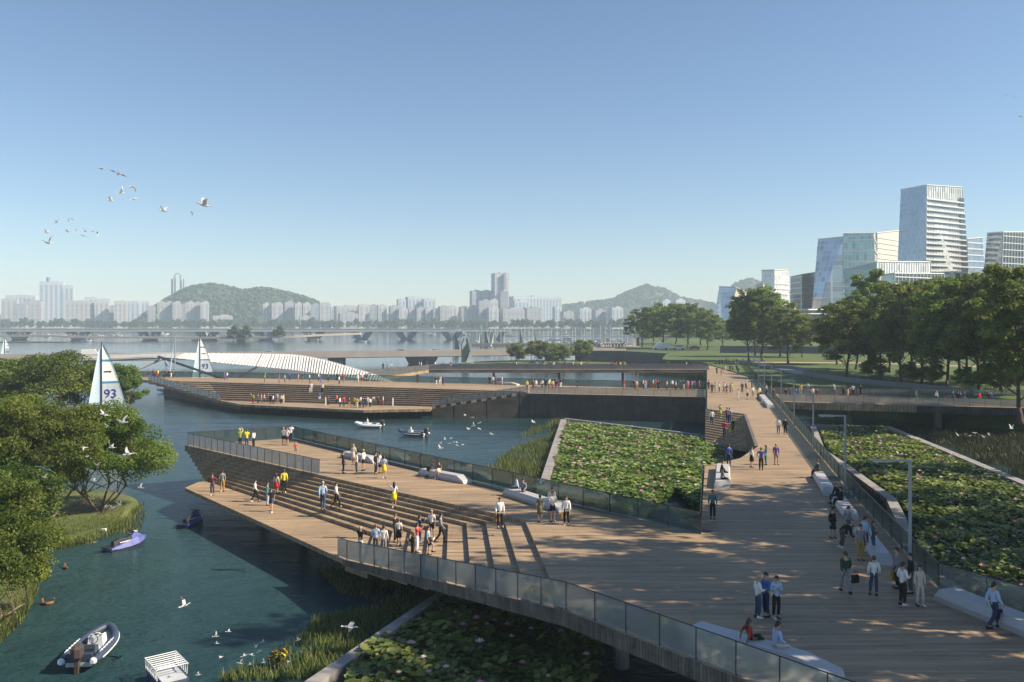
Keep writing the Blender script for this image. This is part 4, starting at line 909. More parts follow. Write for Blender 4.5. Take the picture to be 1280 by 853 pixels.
# willow island in the middle water
c0 = P(690, 455, 0)
mound('island', [(560, 456.5), (600, 458), (690, 458.8), (750, 457.2), (775, 454), (740, 451.2), (640, 451), (590, 453)], .35)
for i, (px, py, wx) in enumerate(((645, 455, .98), (671, 456.5, 1.1), (703, 457, .96), (730, 455, 1.12), (690, 453.5, .95))):
    tree(ISLE[i % 2], M_WILLOW, M_BARK, P(px, py, .3), wx * 1.0, i * 1.3, ['leftmost round willow on the small middle island', 'largest round willow of the small middle island', 'low willow right of the largest one on the small island', 'rightmost willow on the small middle island', 'willow at the back of the small middle island'][i], 'willows on the small island', 'willow_tree', wx * .88)
# park trees on the right bank: px, base row, crown top row, crown half width in px, label
RT = [(803, 434, 384, 17, 'first small tree at the left end of the park tree row'), (829, 436, 377, 21, 'round tree in the left group behind the white van'), (860, 436, 379, 22, 'third tree of the left group by the quay'), (884, 438, 388, 15, 'tree just left of the two tallest lawn trees'), (845, 430, 380, 18, 'tree at the back of the left group by the quay'), (903, 434, 397, 14, 'small tree hidden behind the left tall lawn tree'),
      (936, 452, 361, 20, 'left tree of the tall pair where the boardwalk ends'), (953, 452, 358, 30, 'right tree of the tall pair where the boardwalk ends'), (985, 455, 384, 23, 'shorter tree at the right side of the tall pair'), (1003, 447, 392, 16, 'small background tree right of the tall pair'),
      (1057, 473, 378, 33, 'tree with a bare dark trunk on the lawn before the teal office block'), (1046, 456, 388, 20, 'small tree behind the bare trunked lawn tree'), (1086, 468, 337, 27, 'tall thin crowned tree rising before the white podium'), (1100, 474, 388, 24, 'bushy tree with two stems on the lawn'), (1126, 478, 352, 33, 'dense tree in front of the dark glass podium'), (1152, 480, 356, 30, 'dense tree below the tall tower'),
      (1183, 487, 346, 38, 'broad tree with a thick trunk behind the side bridge'), (1208, 480, 362, 30, 'tree in the dark middle of the right hand grove'), (1224, 488, 342, 36, 'tree right of the thick trunk tree behind the side bridge'), (1252, 490, 336, 40, 'high tree behind the nearest right hand tree'), (1275, 527, 330, 52, 'nearest big tree at the right picture edge by the water'), (1295, 495, 335, 45, 'tree cut by the right picture edge'), (1070, 462, 372, 26, 'leafy tree behind the bare trunked tree'), (1112, 466, 360, 28, 'tree filling the gap behind the two stemmed tree'), (1140, 470, 350, 30, 'tree at the back of the grove below the dark podium'), (1168, 476, 352, 30, 'tree at the back of the grove below the tall tower'), (1200, 474, 345, 34, 'tall back tree of the grove right of the tower'), (1238, 480, 338, 36, 'back tree of the grove near the right picture edge'), (1262, 484, 334, 38, 'large back tree of the grove at the right picture edge'), (975, 446, 380, 20, 'back tree between the tall pair and the shorter tree'), (944, 446, 372, 18, 'back tree filling the middle of the tall pair'), (876, 432, 386, 17, 'back tree of the left group nearest the boardwalk end'), (817, 431, 388, 15, 'back tree at the left of the quay group')]
for i, (px, py, top, hw, lab) in enumerate(RT):
    zb = 2.4 if py > 515 else ZP; p = P(px, py, zb); h = CZ + (HY - top) / F * p.y - zb; rad = hw / F * p.y
    tree(BROAD[i % 4], M_TREE, M_BARK, p, rad / 5.5, i * 2.1, lab, 'trees in the right bank park', 'park_tree', h / 20.6)
for px, py, top, hw, lab in ((1092, 476, 446, 17, 'low bushy tree beside the two stemmed tree'), (1137, 481, 452, 15, 'low bush tree at the foot of the dense grove, below the dark podium'), (1166, 484, 452, 16, 'low bushy tree left of the thick trunk tree'), (1206, 489, 458, 16, 'low bushy tree right of the thick trunk tree'), (1236, 492, 456, 18, 'low bushy tree near the right end of the side bridge'), (1258, 494, 452, 20, 'low bushy tree at the right picture edge behind the bridge')):
    p = P(px, py, ZP); h = CZ + (HY - top) / F * p.y - ZP; s_ = hw / F * p.y / 3.1
    tree(NEAR[2], M_TREE, M_BARK, p, s_, px, lab, 'trees in the right bank park', 'park_tree', h / 7.2)
# the tall trees outside the right edge whose shade dapples the boardwalk and the lotus pond
SH = [(2.5, 33, 21), (8, 30.5, 20), (13.5, 33, 22), (18, 29, 19), (11, 39, 22), (17, 40.5, 20), (5, 41.5, 23), (15, 47.5, 22), (21, 49, 20), (11, 52, 24), (19.5, 56.5, 22), (28, 45, 20), (33, 52, 20), (30, 60, 21), (38, 62, 20), (36, 72, 21), (42, 86, 21)]
for i, (x, y, h) in enumerate(SH):
    h *= 1.18
    while True:                                    # far enough out to stand beyond the lotus pond
        k = h * .62 / math.tan(SUN_EL); p = (x + k * math.sin(SUN_AZ), y + k * math.cos(SUN_AZ), 2.4)
        if p[0] - 8.5 > p[1] * .6: break
        h += .5
    tree(SHADE[i % 2], M_TREE, M_BARK, p, .66 + .05 * (i % 3), i * 1.7, 'tall shade tree on the right bank beyond the lotus pond', 'shade trees on the right bank', 'park_tree', h / 20.6)
# rows of trees along the far shore
r_ = random.Random(5); i = 0; px = -20
while px < 800:
    D = r_.uniform(1440, 1475) if px < 640 else r_.uniform(1370, 1400); o = tree(FAR[i % 3], M_FARLEAF, M_BARK, (XD(px, D), D, 3), r_.uniform(.75, 1.12), r_.uniform(0, 6), 'hazy green tree in the long row on the far shore', 'trees on the far shore', 'shore_tree', r_.uniform(.75, 1.08)); px += r_.uniform(5.2, 10.5); i += 1
# low trees on the distant promenade
for px, D, lab in ((293, 690, 'left green tuft of trees on the distant promenade bridge'), (308, 690, 'right green tuft of trees on the distant promenade bridge'), (350, 694, 'small separate tree on the distant promenade bridge')):
    tree(FAR[0], M_WILLOW, M_BARK, (XD(px, D), D - 3, 0), .75, 0, lab, 'trees on the distant promenade', 'shore_tree', .68)
# ------------------------------------------------------------------ reeds and grasses
M_REED = leaf_mat('reeds', (.05, .075, .012), (.22, .24, .07), .3)
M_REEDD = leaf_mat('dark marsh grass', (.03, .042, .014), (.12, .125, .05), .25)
def reeds(poly, n, h, label, m=None, wd=.05, z=0., name='reeds', dens=True):
    r_ = np.random.default_rng(len(label) * 7 + n); pts = []; a = np.array(poly); lo, hi = a.min(0), a.max(0)
    while len(pts) < n:
        p = r_.uniform(lo, hi)
        if pip(p, poly) and (not dens or math.sin(p[0] * .8 + p[1] * .35) + math.sin(p[0] * .33 - p[1] * .9 + 1) > r_.uniform(-1.9, 1.1)): pts.append(p)
    pts = np.array(pts); hh = r_.uniform(h[0], h[1], n); ang = r_.uniform(0, 6.28, n); ln = r_.normal(0, .28, (n, 2)) * hh[:, None]
    dx, dy = np.cos(ang) * wd * .5, np.sin(ang) * wd * .5; V = np.zeros((n, 6, 3))
    for j, (f, g, wk) in enumerate(((0, 0, 1), (.55, .35, .85), (1, 1, .12))):
        V[:, j, 0] = pts[:, 0] + ln[:, 0] * g + dx * wk; V[:, j, 1] = pts[:, 1] + ln[:, 1] * g + dy * wk; V[:, j, 2] = z + hh * f
        V[:, 5 - j, 0] = pts[:, 0] + ln[:, 0] * g - dx * wk; V[:, 5 - j, 1] = pts[:, 1] + ln[:, 1] * g - dy * wk; V[:, 5 - j, 2] = z + hh * f
    b = np.arange(n)[:, None] * 6; Q = np.concatenate([b + np.array((0, 1, 4, 5)), b + np.array((1, 2, 3, 4))], 1).reshape(-1, 4)
    rn = np.repeat(np.clip(r_.normal(.5, .25, n), 0, 1), 2)
    return link(name, fast_mesh(name, V.reshape(-1, 3), Q, rn), m or M_REED, kind='stuff', label=label, cat='grass')
PW = lambda L, z=0: [xy(P(a, b_, z)) for a, b_ in L]
reeds(PW([(395, 712), (445, 704), (545, 737), (548, 750), (480, 760), (425, 742)]), 2600, (.2, .6), 'green reeds in the shade under the front edge of the platform')
reeds(PW([(392, 775), (470, 762), (545, 752), (398, 850), (270, 853), (335, 818), (378, 797)]), 4200, (.12, .5), 'thin yellow green reeds beside the slanting planter wall in the water')
reeds(PW([(600, 596), (640, 563), (690, 545), (703, 526), (684, 606), (672, 622), (640, 612)]), 5200, (.3, .95), 'tall green reeds between the water and the sunlit lotus bed')
reeds(PW([(655, 540), (704, 521), (702, 533), (648, 549)]), 900, (.2, .6), 'thin patch of reeds at the far corner of the sunlit lotus bed')
reeds([(45, 176), (52, 178), (49, 206), (34, 208), (22, 196), (30, 186)], 4200, (.4, 1.2), 'marsh plants under the far end of the level footbridge', None, .14)
reeds([(56, 238), (52, 262), (38, 268), (36, 252)], 900, (.3, .9), 'pale grassy spit beyond the level footbridge', None, .2)
reeds(PW([(1112, 534), (1190, 531.5), (1290, 529), (1400, 560), (1420, 660), (1282, 600), (1192, 563)]), 15000, (.2, .9), 'dark marsh grass beyond the diagonal planter wall', M_REEDD, .09)
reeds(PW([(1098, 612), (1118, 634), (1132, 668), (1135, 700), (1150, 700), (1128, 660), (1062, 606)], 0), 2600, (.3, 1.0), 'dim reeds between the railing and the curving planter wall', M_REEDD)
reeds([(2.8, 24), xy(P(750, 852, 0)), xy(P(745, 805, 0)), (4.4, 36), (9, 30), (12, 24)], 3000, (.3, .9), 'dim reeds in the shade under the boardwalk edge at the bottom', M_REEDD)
reeds(PW([(30, 684), (70, 688), (124, 678), (162, 657), (180, 634), (168, 640), (150, 654), (110, 668), (60, 677)]), 3600, (.2, .6), 'fringe of grass along the edge of the left island')
reeds(PW([(-120, 640), (40, 622), (120, 620), (160, 628), (150, 650), (90, 668), (-40, 678)], .5), 9000, (.08, .3), 'short grass on the left island', None, .03, .45, 'grass', False)
reeds(PW([(0, 806), (28, 778), (46, 744), (52, 706), (36, 690), (20, 740), (-30, 800)]), 3600, (.2, .8), 'fringe of grass along the near left bank')
reeds(PW([(130, 670), (175, 668), (182, 640), (150, 655)]), 350, (.1, .3), 'few thin water plants off the island tip')
# yellow flowering clump by the water
o = empty('flowering_bush', P(348, 836, 0), label='small bush with yellow and red blossoms standing in the reeds', cat='bush'); r_ = np.random.default_rng(3)
d = r_.normal(0, 1, (420, 3)); d /= np.linalg.norm(d, axis=1)[:, None]; c = d * np.array((.42, .4, .4)) * r_.uniform(.6, 1, (420, 1)) + np.array((0, 0, .5))
V, Q, T = leaves(r_, c, d, .14, r_.normal(.5, .2, 420)); link('leaves', fast_mesh('leaves', V, Q, T), M_REED, o)
d = r_.normal(0, 1, (34, 3)); d[:, 2] = abs(d[:, 2]); d /= np.linalg.norm(d, axis=1)[:, None]; V, Q, T = leaves(r_, d * .44 + np.array((0, 0, .5)), d, .11, r_.uniform(0, 1, 34)); link('blossoms', fast_mesh('blossoms', V, Q, T), leaf_mat('yellow blossoms', (.6, .16, .03), (.8, .62, .04)), o, kind='stuff')
# ================================================================== benches
def bench(a, b_, wd, label, h=.46, sl=(.7, .7)):
    a, b_ = Vector(a), Vector(b_); d = b_ - a; L = d.length; rz = math.atan2(d.y, d.x)
    m = MB(); x0, x1 = -L / 2, L / 2; y = wd / 2; e = .06
    m.hull8([(x0, -y, 0), (x1, -y, 0), (x1, y, 0), (x0, y, 0)], [(x0 + .12, -y - e, h * .45), (x1 - .12, -y - e, h * .45), (x1 - .12, y + e, h * .45), (x0 + .12, y + e, h * .45)])
    m.hull8([(x0 + .122, -y - e, h * .452), (x1 - .122, -y - e, h * .452), (x1 - .122, y + e, h * .452), (x0 + .122, y + e, h * .452)], [(x0 + sl[0], -y + .05, h), (x1 - sl[1], -y + .05, h), (x1 - sl[1], y - .05, h), (x0 + sl[0], y - .05, h)])
    o = m.obj('bench', M_BENCH, None, (a + b_) / 2, rz, label=label, cat='bench', group='pale benches')
    return o
bench(P(856, 792), P(1050, 851), .85, 'long pale bench with a sloping end behind the front railing, two people sit on it', .5, (.5, 1.3))
bench(P(1178, 749), P(1320, 806), 1.0, 'long pale bench under the glass railing at the right by the lotus pond', .55, (.3, .8))
bench(P(527, 593), P(585, 604.5), .78, 'pale bench with a sloping end on the platform where a couple sits', .5, (.3, .9))
bench(P(634, 618), P(706, 641), .78, 'pale bench at the platform railing holding three seated people', .5, (.3, .9))
bench(P(430, 571), P(472, 579.5), .78, 'pale bench behind the standing group at the platform railing', .5, (.3, .9))
bench(P(903.5, 587), P(902.5, 612), 1.0, 'pale bench on the left side of the boardwalk by the lotus bed', .5, (.3, .4))
bench(P(1022, 596), P(1037, 620), .78, 'pale bench right of the boardwalk with a lone dark figure at its end', .5, (.5, .5))
bench(P(1046, 627), P(1064, 650), .78, 'pale bench right of the boardwalk holding two people in dark suits', .5, (.4, .4))
bench(P(1077, 668), P(1105, 707), .78, 'pale bench mostly hidden behind the talking group beside the lamp', .5, (.4, .4))
bench(P(952, 497), P(957, 503), .9, 'small pale bench on the far boardwalk, the farther of two', .48, (.2, .3)); bench(P(957.5, 503.5), P(963.5, 510.5), .9, 'small pale bench on the far boardwalk, the nearer of two', .48, (.2, .3))
bench(P(618, 480.5), P(648, 482), 1.0, 'low pale bench at the back railing of the far platform', .5, (.4, 1.4))

# ================================================================== boats
M_TUBE = mat('blue grey boat tube', (.04, .06, .10), .5, var=.08); M_PANEL = mat('boat deck grey', (.5, .52, .54), .5); M_HULLW = mat('white hull', (.78, .79, .8), .3, var=.04); M_BLUE = mat('jet ski blue', (.11, .13, .36), .3, var=.05)
M_SEAT = mat('dark seat', (.025, .027, .032), .5); M_COWL = mat('outboard cowl', (.075, .058, .05), .45); M_SAIL = mat('sail cloth', (.74, .76, .74), .7, var=.05, scale=.4); M_SAILB = mat('pale blue sail', (.55, .68, .78), .7, var=.05, scale=.4); M_SAILG = mat('grey sail panel', (.42, .48, .52), .7); M_TRIM = mat('blue sail trim', (.06, .2, .34), .6); M_INK = mat('navy print', (.03, .03, .22), .6)
def rib(loc, rz, label, s=1, rider=False):
    r = empty('inflatable_boat', loc, rz, label=label, cat='boat', group='boats on the water'); r.scale = (s, s, s)
    pth = smooth([(-1.95, .72, .34), (-1.2, .78, .33), (.2, .78, .36), (1.1, .62, .45), (1.75, .25, .58), (1.92, 0, .62), (1.75, -.25, .58), (1.1, -.62, .45), (.2, -.78, .36), (-1.2, -.78, .33), (-1.95, -.72, .34)], 4)
    m = MB(); n = len(pth); m.tube(pth, [.2 if 2 < i < n - 3 else .17 for i in range(n)], 10); m.obj('tube', M_TUBE, r, smooth=True)
    for sy in (1, -1):
        MB().tube([(-2.1, sy * .71, .34), (-1.95, sy * .72, .34)], [.1, .175], 10).obj('end_cap', M_HULLW, r)
        m = MB(); q = [p for p in pth if p.y * sy > .1]; m.tube([p + Vector((0, sy * .2, -.02)) for p in q if p.x > -1.6], .035, 5); m.obj('rub_strip', M_HULLW, r)
        m = MB(); [m.box((-1.1 + .3 * i, sy * .8, .56), (.1, .07, .06)) for i in range(5)]; m.tube([(-1.4, sy * .8, .56), (.4, sy * .8, .57)], .018, 4); m.obj('grab_line', M_HULLW, r)
    m = MB(); m.loft([[(-1.8, -.6, .02), (-1.8, .6, .02), (-1.8, .6, .22), (-1.8, -.6, .22)], [(.9, -.45, .05), (.9, .45, .05), (.9, .5, .28), (.9, -.5, .28)], [(1.6, -.08, .2), (1.6, .08, .2), (1.6, .1, .4), (1.6, -.1, .4)]]); m.obj('floor', M_PANEL, r)
    MB().box((-1.72, 0, .35), (.14, 1.2, .5)).obj('transom', M_TUBE, r)
    MB().box((-.75, -.02, .42), (.5, .85, .36), 0, .92).box((-.98, -.02, .66), (.1, .85, .2)).obj('seat', mat('navy seat', (.05, .075, .11), .6), r)
    c = MB().box((.35, -.05, .5), (.6, .75, .55), 0, .85).obj('console', M_HULLW, r)
    m = MB()
    for i, (x, y, w_) in enumerate(((.2, -.25, .15), (.35, -.03, .2), (.5, .17, .15), (.2, .18, .13), (.52, -.22, .14))): m.box((x, y, .785), (w_, w_ * .8, .02), i)
    m.obj('instrument', M_BLACK, c)
    m = MB(); m.tube([(.0 + .04 * math.cos(a), .2 * math.sin(a), .66 + .2 * math.cos(a)) for a in [i * 6.283 / 12 for i in range(13)]], .02, 5); m.obj('steering_wheel', M_BLACK, r)
    e = MB(); e.loft([[(-1.95 + x * sx, y * sy_, z) for x, y in ((-.2, -.16), (.2, -.16), (.24, 0), (.2, .16), (-.2, .16), (-.26, 0))] for z, sx, sy_ in ((.42, .8, .9), (.58, 1.25, 1.3), (.98, 1.3, 1.3), (1.12, .9, .95))]); e.loft([[(-1.95 + x, y, z) for x, y in ((-.15, -.09), (.15, -.09), (.15, .09), (-.15, .09))] for z in (-.35, .52)]); e.obj('outboard_motor', M_COWL, r)
    return r
def head(p, q): d = q - p; return math.atan2(d.y, d.x)
g0 = P(117, 816, .2); rib(g0, head(P(95, 836, 0), P(146, 786, 0)), 'blue grey inflatable boat with white console and brown outboard floating at bottom left', .96)
rib(P(461, 534.5, 0), R(172), 'inflatable boat with white tubes and a seated figure, left of the two midstream', 1.05).children
rib(P(516, 545, 0), R(160), 'dark inflatable boat with a seated figure in white, right of the two midstream', 1.05)
for o in [o for o in bpy.data.objects if o.get('label', '').startswith('inflatable boat with white tubes')]:
    for c in o.children:
        if c.name.startswith('tube'): c.data.materials.clear(); c.data.materials.append(M_HULLW)
def jetski(loc, rz, label, blue):
    r = empty('jet_ski', loc, rz, label=label, cat='jet ski', group='boats on the water')
    def ring(x, w_, z0, z1, wt): return [(x, -w_ * .6, z0), (x, w_ * .6, z0), (x, w_, z0 + .22), (x, wt, z1), (x, -wt, z1), (x, -w_, z0 + .22)]
    m = MB(); m.loft([ring(-1.5, .48, -.05, .26, .46), ring(-.9, .55, -.08, .34, .42), ring(0, .56, -.08, .5, .34), ring(.7, .5, -.02, .62, .3), ring(1.25, .3, .12, .5, .18), ring(1.6, .06, .34, .42, .04)]); m.obj('hull', blue, r)
    m = MB(); m.loft([[(-1.5, -.5, -.06), (-1.5, .5, -.06), (-1.5, .5, .06), (-1.5, -.5, .06)], [(.6, -.54, -.06), (.6, .54, -.06), (.6, .54, .06), (.6, -.54, .06)], [(1.4, -.2, .14), (1.4, .2, .14), (1.4, .2, .22), (1.4, -.2, .22)]]); m.obj('rub_rail', M_BLACK, r)
    MB().box((-1.45, 0, .3), (.55, .8, .06)).obj('swim_platform', M_BLACK, r)
    m = MB(); m.loft([[(x, -w_, z0), (x, w_, z0), (x, w_ * .7, z1), (x, -w_ * .7, z1)] for x, w_, z0, z1 in ((-1.1, .2, .36, .62), (-.6, .22, .42, .78), (-.1, .22, .46, .7), (.35, .2, .52, .8))]); m.obj('seat', M_SEAT, r)
    m = MB(); m.loft([[(x, -w_, z0), (x, w_, z0), (x, w_ * .6, z1), (x, -w_ * .6, z1)] for x, w_, z0, z1 in ((.3, .24, .52, .86), (.6, .26, .6, .98), (.95, .2, .6, .8), (1.3, .1, .5, .58))]); m.obj('front_cowl', blue, r)
    MB().box((.62, 0, .985), (.3, .34, .03)).box((-.2, .3, .5), (1.1, .05, .05)).box((-.2, -.3, .5), (1.1, .05, .05)).obj('stripe', M_HULLW, r)
    m = MB(); m.tube([(.42, -.38, 1.0), (.52, 0, 1.02), (.42, .38, 1.0)], .035, 6); m.tube([(.55, 0, .9), (.5, 0, 1.04)], .06, 6); m.obj('handlebar', M_BLACK, r)
    return r
jetski(P(158, 684, 0), head(P(135, 689, 0), P(184, 676, 0)), 'light blue jet ski with black seat floating off the grassy island', M_BLUE)
jetski(P(240, 655, 0), R(82), 'dark blue jet ski seen from behind beside the lower terrace', mat('dark jet ski blue', (.02, .035, .17), .3))
# boat with a white slatted rail cut by the bottom of the picture
o = empty('slatted_boat', P(212, 858, 0), R(-52), label='small boat with white slatted rails cut by the bottom picture edge', cat='boat', group='boats on the water')
m = MB(); m.loft([[(-1.3, -.55, -.1), (-1.3, .55, -.1), (-1.3, .62, .45), (-1.3, -.62, .45)], [(.7, -.55, -.1), (.7, .55, -.1), (.7, .62, .45), (.7, -.62, .45)], [(1.5, -.12, .2), (1.5, .12, .2), (1.5, .15, .55), (1.5, -.15, .55)]]); m.obj('hull', M_TUBE, o)
m = MB(); m.box((-.2, 0, .5), (1.9, 1.0, .06)); m.box((-.7, 0, .62), (.4, .7, .2)); m.obj('deck', M_PANEL, o)
m = MB(); [m.tube([(-1.35 + .24 * i, -.62, .5), (-1.35 + .24 * i, -.66, .95), (-1.35 + .24 * i, .66, .95), (-1.35 + .24 * i, .62, .5)], .025, 5) for i in range(8)]; [m.tube([(-1.38, s * .66, .95), (.4, s * .66, .95)], .03, 5) for s in (1, -1)]; m.obj('slatted_rail', M_HULLW, o)

def text_mesh(s, size, depth=.02):
    cu = bpy.data.curves.new('digits', 'FONT'); cu.body = s; cu.size = size; cu.extrude = depth; cu.align_x = 'CENTER'; cu.align_y = 'CENTER'; cu.offset = size * .006
    t = bpy.data.objects.new('digits', cu); COL.objects.link(t); dg = bpy.context.evaluated_depsgraph_get(); dg.update()
    me = bpy.data.meshes.new_from_object(t.evaluated_get(dg)); bpy.data.objects.remove(t); return me
def sailboat(loc, rz, H, label, number=True, parts=None, s=1):
    r = empty('sailing_boat', loc, rz, label=label, cat='sailing boat', group='boats on the water'); r.scale = (s, s, s)
    def ring(x, w_, z0, z1): return [(x, -w_ * .4, z0), (x, w_ * .4, z0), (x, w_, z1), (x, -w_, z1)]
    m = MB(); m.loft([ring(3.4, .75, -.1, .8), ring(1.5, 1.05, -.25, .8), ring(-1, .95, -.25, .85), ring(-3, .35, 0, .95), ring(-3.7, .05, .4, 1.0)]); m.obj('hull', M_HULLW, r)
    MB().box((.6, 0, .95), (2.2, 1.1, .35), 0, .8).obj('cabin', M_HULLW, r)
    m = MB(); m.tube([(-.5, 0, .7), (-.5, 0, H)], [.12, .07], 8); m.tube([(-.5, 0, 1.5), (3.0, 0, 1.4)], .06, 6); m.obj('mast', M_DARK, r)
    W_ = H * .28
    def edge(t): return -.42 + W_ * (1 - t) ** .75 * (1 if t > 0 else 1)
    def sail(ts, mm, nm, x0f, x1f, off=0.0, par=r):
        b = MB(); n = 10
        for (t0, t1) in zip(ts, ts[1:]):
            p = []
            for t in (t0, t1): p.append((x0f(t), x1f(t), 1.6 + (H - 1.8) * t))
            (a0, a1, z0), (b0, b1, z1) = p; bel = lambda u: .05 * math.sin(math.pi * u)
            for i in range(4):
                u, v = i / 4, (i + 1) / 4
                q = [(a0 + (a1 - a0) * u, bel(u) + off, z0), (a0 + (a1 - a0) * v, bel(v) + off, z0), (b0 + (b1 - b0) * v, bel(v) + off, z1), (b0 + (b1 - b0) * u, bel(u) + off, z1)]
                b.hull8([(x, y - .012, z) for x, y, z in q], [(x, y + .012, z) for x, y, z in q])
        return b.obj(nm, mm, par)
    tt = lambda a, b_: [a + (b_ - a) * i / 6 for i in range(7)]
    ms = sail(tt(0, .26), M_SAIL, 'mainsail', lambda t: -.42, edge); sail(tt(.262, .54), M_SAILG, 'sail_panel', lambda t: -.42, edge, 0, ms); sail(tt(.542, .8), M_SAIL, 'sail_panel', lambda t: -.42, edge, 0, ms); sail(tt(.802, .995), M_SAIL, 'sail_panel', lambda t: -.42, edge, 0, ms)
    sail(tt(0, .99), M_TRIM, 'edge_tape', lambda t: edge(t) - .07, lambda t: edge(t) + .05, -.03, ms)
    for t in (.261, .541, .801): sail([t - .012, t + .012], M_TRIM, 'seam_tape', lambda t: -.42, edge, -.03, ms)
    sail(tt(0, .93), M_SAILB, 'jib', lambda t: -.62 - H * .15 * (1 - t) ** .9, lambda t: -.56, 0.05)
    sail([.66, .675], M_BLACK, 'sail_mark', lambda t: -.2, lambda t: .7, -.04, ms)
    if number:
        nm = link('number', text_mesh('93', H * .125, .008), M_INK, ms); nm.rotation_euler = (R(90), 0, 0); nm.location = (H * .045, -.035, 1.6 + (H - 1.8) * .4)
    return r
sb = PD(132, 500, 114); sb.z = 0; sailboat(sb, R(33), CZ - (428 - 402) / F * sb.y, 'large sailing boat with number 93 on its grey sail panel behind the left island', s=1)
sb = PD(253, 478, 188); sb.z = 0; sailboat(sb, R(33), CZ - (421 - 402) / F * 188, 'second sailing boat with number 93 moored behind the white ribbed bridge', s=1.0)
sb = PD(8, 440, 300); sb.z = 0; sailboat(sb, R(33), 10.2, 'pale sailing boat at the far left edge of the wide river', s=1.0)
# bare mast beside the white bridge
o = empty('sailing_boat', (XD(215, 190), 190, 0), R(10), label='boat with a bare pale mast and a furled blue sail behind the white bridge', cat='sailing boat', group='boats on the water')
m = MB(); m.loft([[(3, -.7, .7), (3, .7, .7), (3, .4, -.1), (3, -.4, -.1)], [(-1, -.9, .8), (-1, .9, .8), (-1, .4, -.2), (-1, -.4, -.2)], [(-3.2, -.05, .9), (-3.2, .05, .9), (-3.2, .04, .4), (-3.2, -.04, .4)]]); m.obj('hull', M_HULLW, o)
MB().tube([(.6, 0, .6), (.6, 0, 12.2)], [.16, .1], 8).obj('mast', M_STEEL, o); MB().tube([(-.1, 0, 1), (-.9, 0, 1.2), (.45, 0, 11.5)], [.12, .2, .04], 6).obj('furled_sail', M_SAILB, o)
# green and white striped twin sail
o = empty('sailing_boat', (XD(583, 316), 316, 0), 0, label='boat with one dark green and white striped fin sail before the small willow island', cat='sailing boat', group='boats on the water')
m = MB(); m.loft([[(-2.4, -.5, .5), (-2.4, .5, .5), (-2.4, .2, -.1), (-2.4, -.2, -.1)], [(1.6, -.6, .5), (1.6, .6, .5), (1.6, .3, -.1), (1.6, -.3, -.1)], [(2.8, -.05, .6), (2.8, .05, .6), (2.8, .04, .2), (2.8, -.04, .2)]]); m.obj('hull', M_HULLW, o)
def fin(pts, mm, nm, y0=0):
    b = MB(); n = len(pts); b.add([(x, y0 - .05, z) for x, z in pts] + [(x, y0 + .05, z) for x, z in pts], [list(range(n)), list(range(n, 2 * n))[::-1]] + [(i, n + i, n + (i + 1) % n, (i + 1) % n) for i in range(n)]); return b.obj(nm, mm, o)
M_FINS = mat('dark green sail', (.075, .11, .10), .7); fin([(-1.9, .6), (-1.9, 7), (-1.2, 9.4), (.3, 9.6), (1.5, 4.5), (.3, .6)], M_FINS, 'sail')
fin([(-1.7, 7), (-.6, 9.7), (-.2, 9.8), (-.1, 7.5), (-1.55, 5.2)], M_SAIL, 'sail_stripe', -.12); fin([(-.2, .7), (2.4, .7), (2.2, 2.4), (1.2, 4.6), (.8, 3)], M_SAIL, 'jib', -.14)
# dark triangular sails in the marina
for i, (px, top, D, w_) in enumerate(((569, 417, 430, 1.5), (566, 420, 432, 1.2), (600, 411.5, 560, 1.4), (606, 413.5, 560, 1.7), (612, 411, 562, 1.2), (617, 412.5, 558, 1.8), (650, 413, 570, 1.3), (668, 414.5, 570, 1.4))):
    hh = CZ - (top - HY) / F * D; o = empty('sailing_boat', (XD(px, D), D, 0), R(20 * (i % 3)), label='small boat with dark triangular sail, ' + ['right of the pair left of the striped sail', 'left of the pair left of the striped sail', 'first of the four beside the marina jetty', 'second of the four beside the marina jetty', 'third of the four beside the marina jetty', 'last of the four beside the marina jetty', 'alone in front of the marina masts', 'rightmost one, above the middle willows'][i], cat='sailing boat', group='boats in the marina')
    m = MB(); m.loft([[(2.2, -.5, .5), (2.2, .5, .5), (2.2, .2, -.1), (2.2, -.2, -.1)], [(-2.6, -.1, .6), (-2.6, .1, .6), (-2.6, .05, 0), (-2.6, -.05, 0)]]); m.obj('hull', M_HULLW, o)
    fin([(0, .8), (w_ * 1.6, .8), (w_, hh * .5), (.1, hh)], M_FINS, 'sail'); fin([(-.2, .8), (-w_, .8), (-.1, hh * .86)], M_SAILG, 'jib'); MB().tube([(0, 0, .3), (0, 0, hh + .4)], .1, 5).obj('mast', M_DARK, o)
# motor boats and yachts
def yacht(loc, rz, L, label, decks=2, g='boats in the marina'):
    r = empty('motor_yacht', loc, rz, label=label, cat='yacht', group=g); k = L / 10
    def ring(x, w_, z0, z1): return [(x * k, -w_ * .5 * k, z0 * k), (x * k, w_ * .5 * k, z0 * k), (x * k, w_ * k, z1 * k), (x * k, -w_ * k, z1 * k)]
    MB().loft([ring(-5, 1.3, -.2, 1.1), ring(0, 1.5, -.3, 1.2), ring(3, 1.1, -.1, 1.5), ring(5, .1, .9, 1.8)]).obj('hull', M_HULLW, r)
    z = 1.2
    for d in range(decks):
        f = 1 - .28 * d
        MB().loft([ring(-4 * f, 1.1 * f, z, z + .85), ring(.6 * f, 1.1 * f, z, z + .85), ring(2.2 * f, .7 * f, z, z + .1)]).obj('cabin', M_HULLW, r)
        MB().box(((-1.6 * f) * k, 0, (z + .5) * k), (3.6 * f * k, 2.26 * f * k, .3 * k)).obj('window', M_DARK, r); z += .9
    MB().tube([(-1 * k, 0, z * k), (-1.2 * k, 0, (z + 1.4) * k)], .08 * k, 5).obj('mast', M_HULLW, r); return r
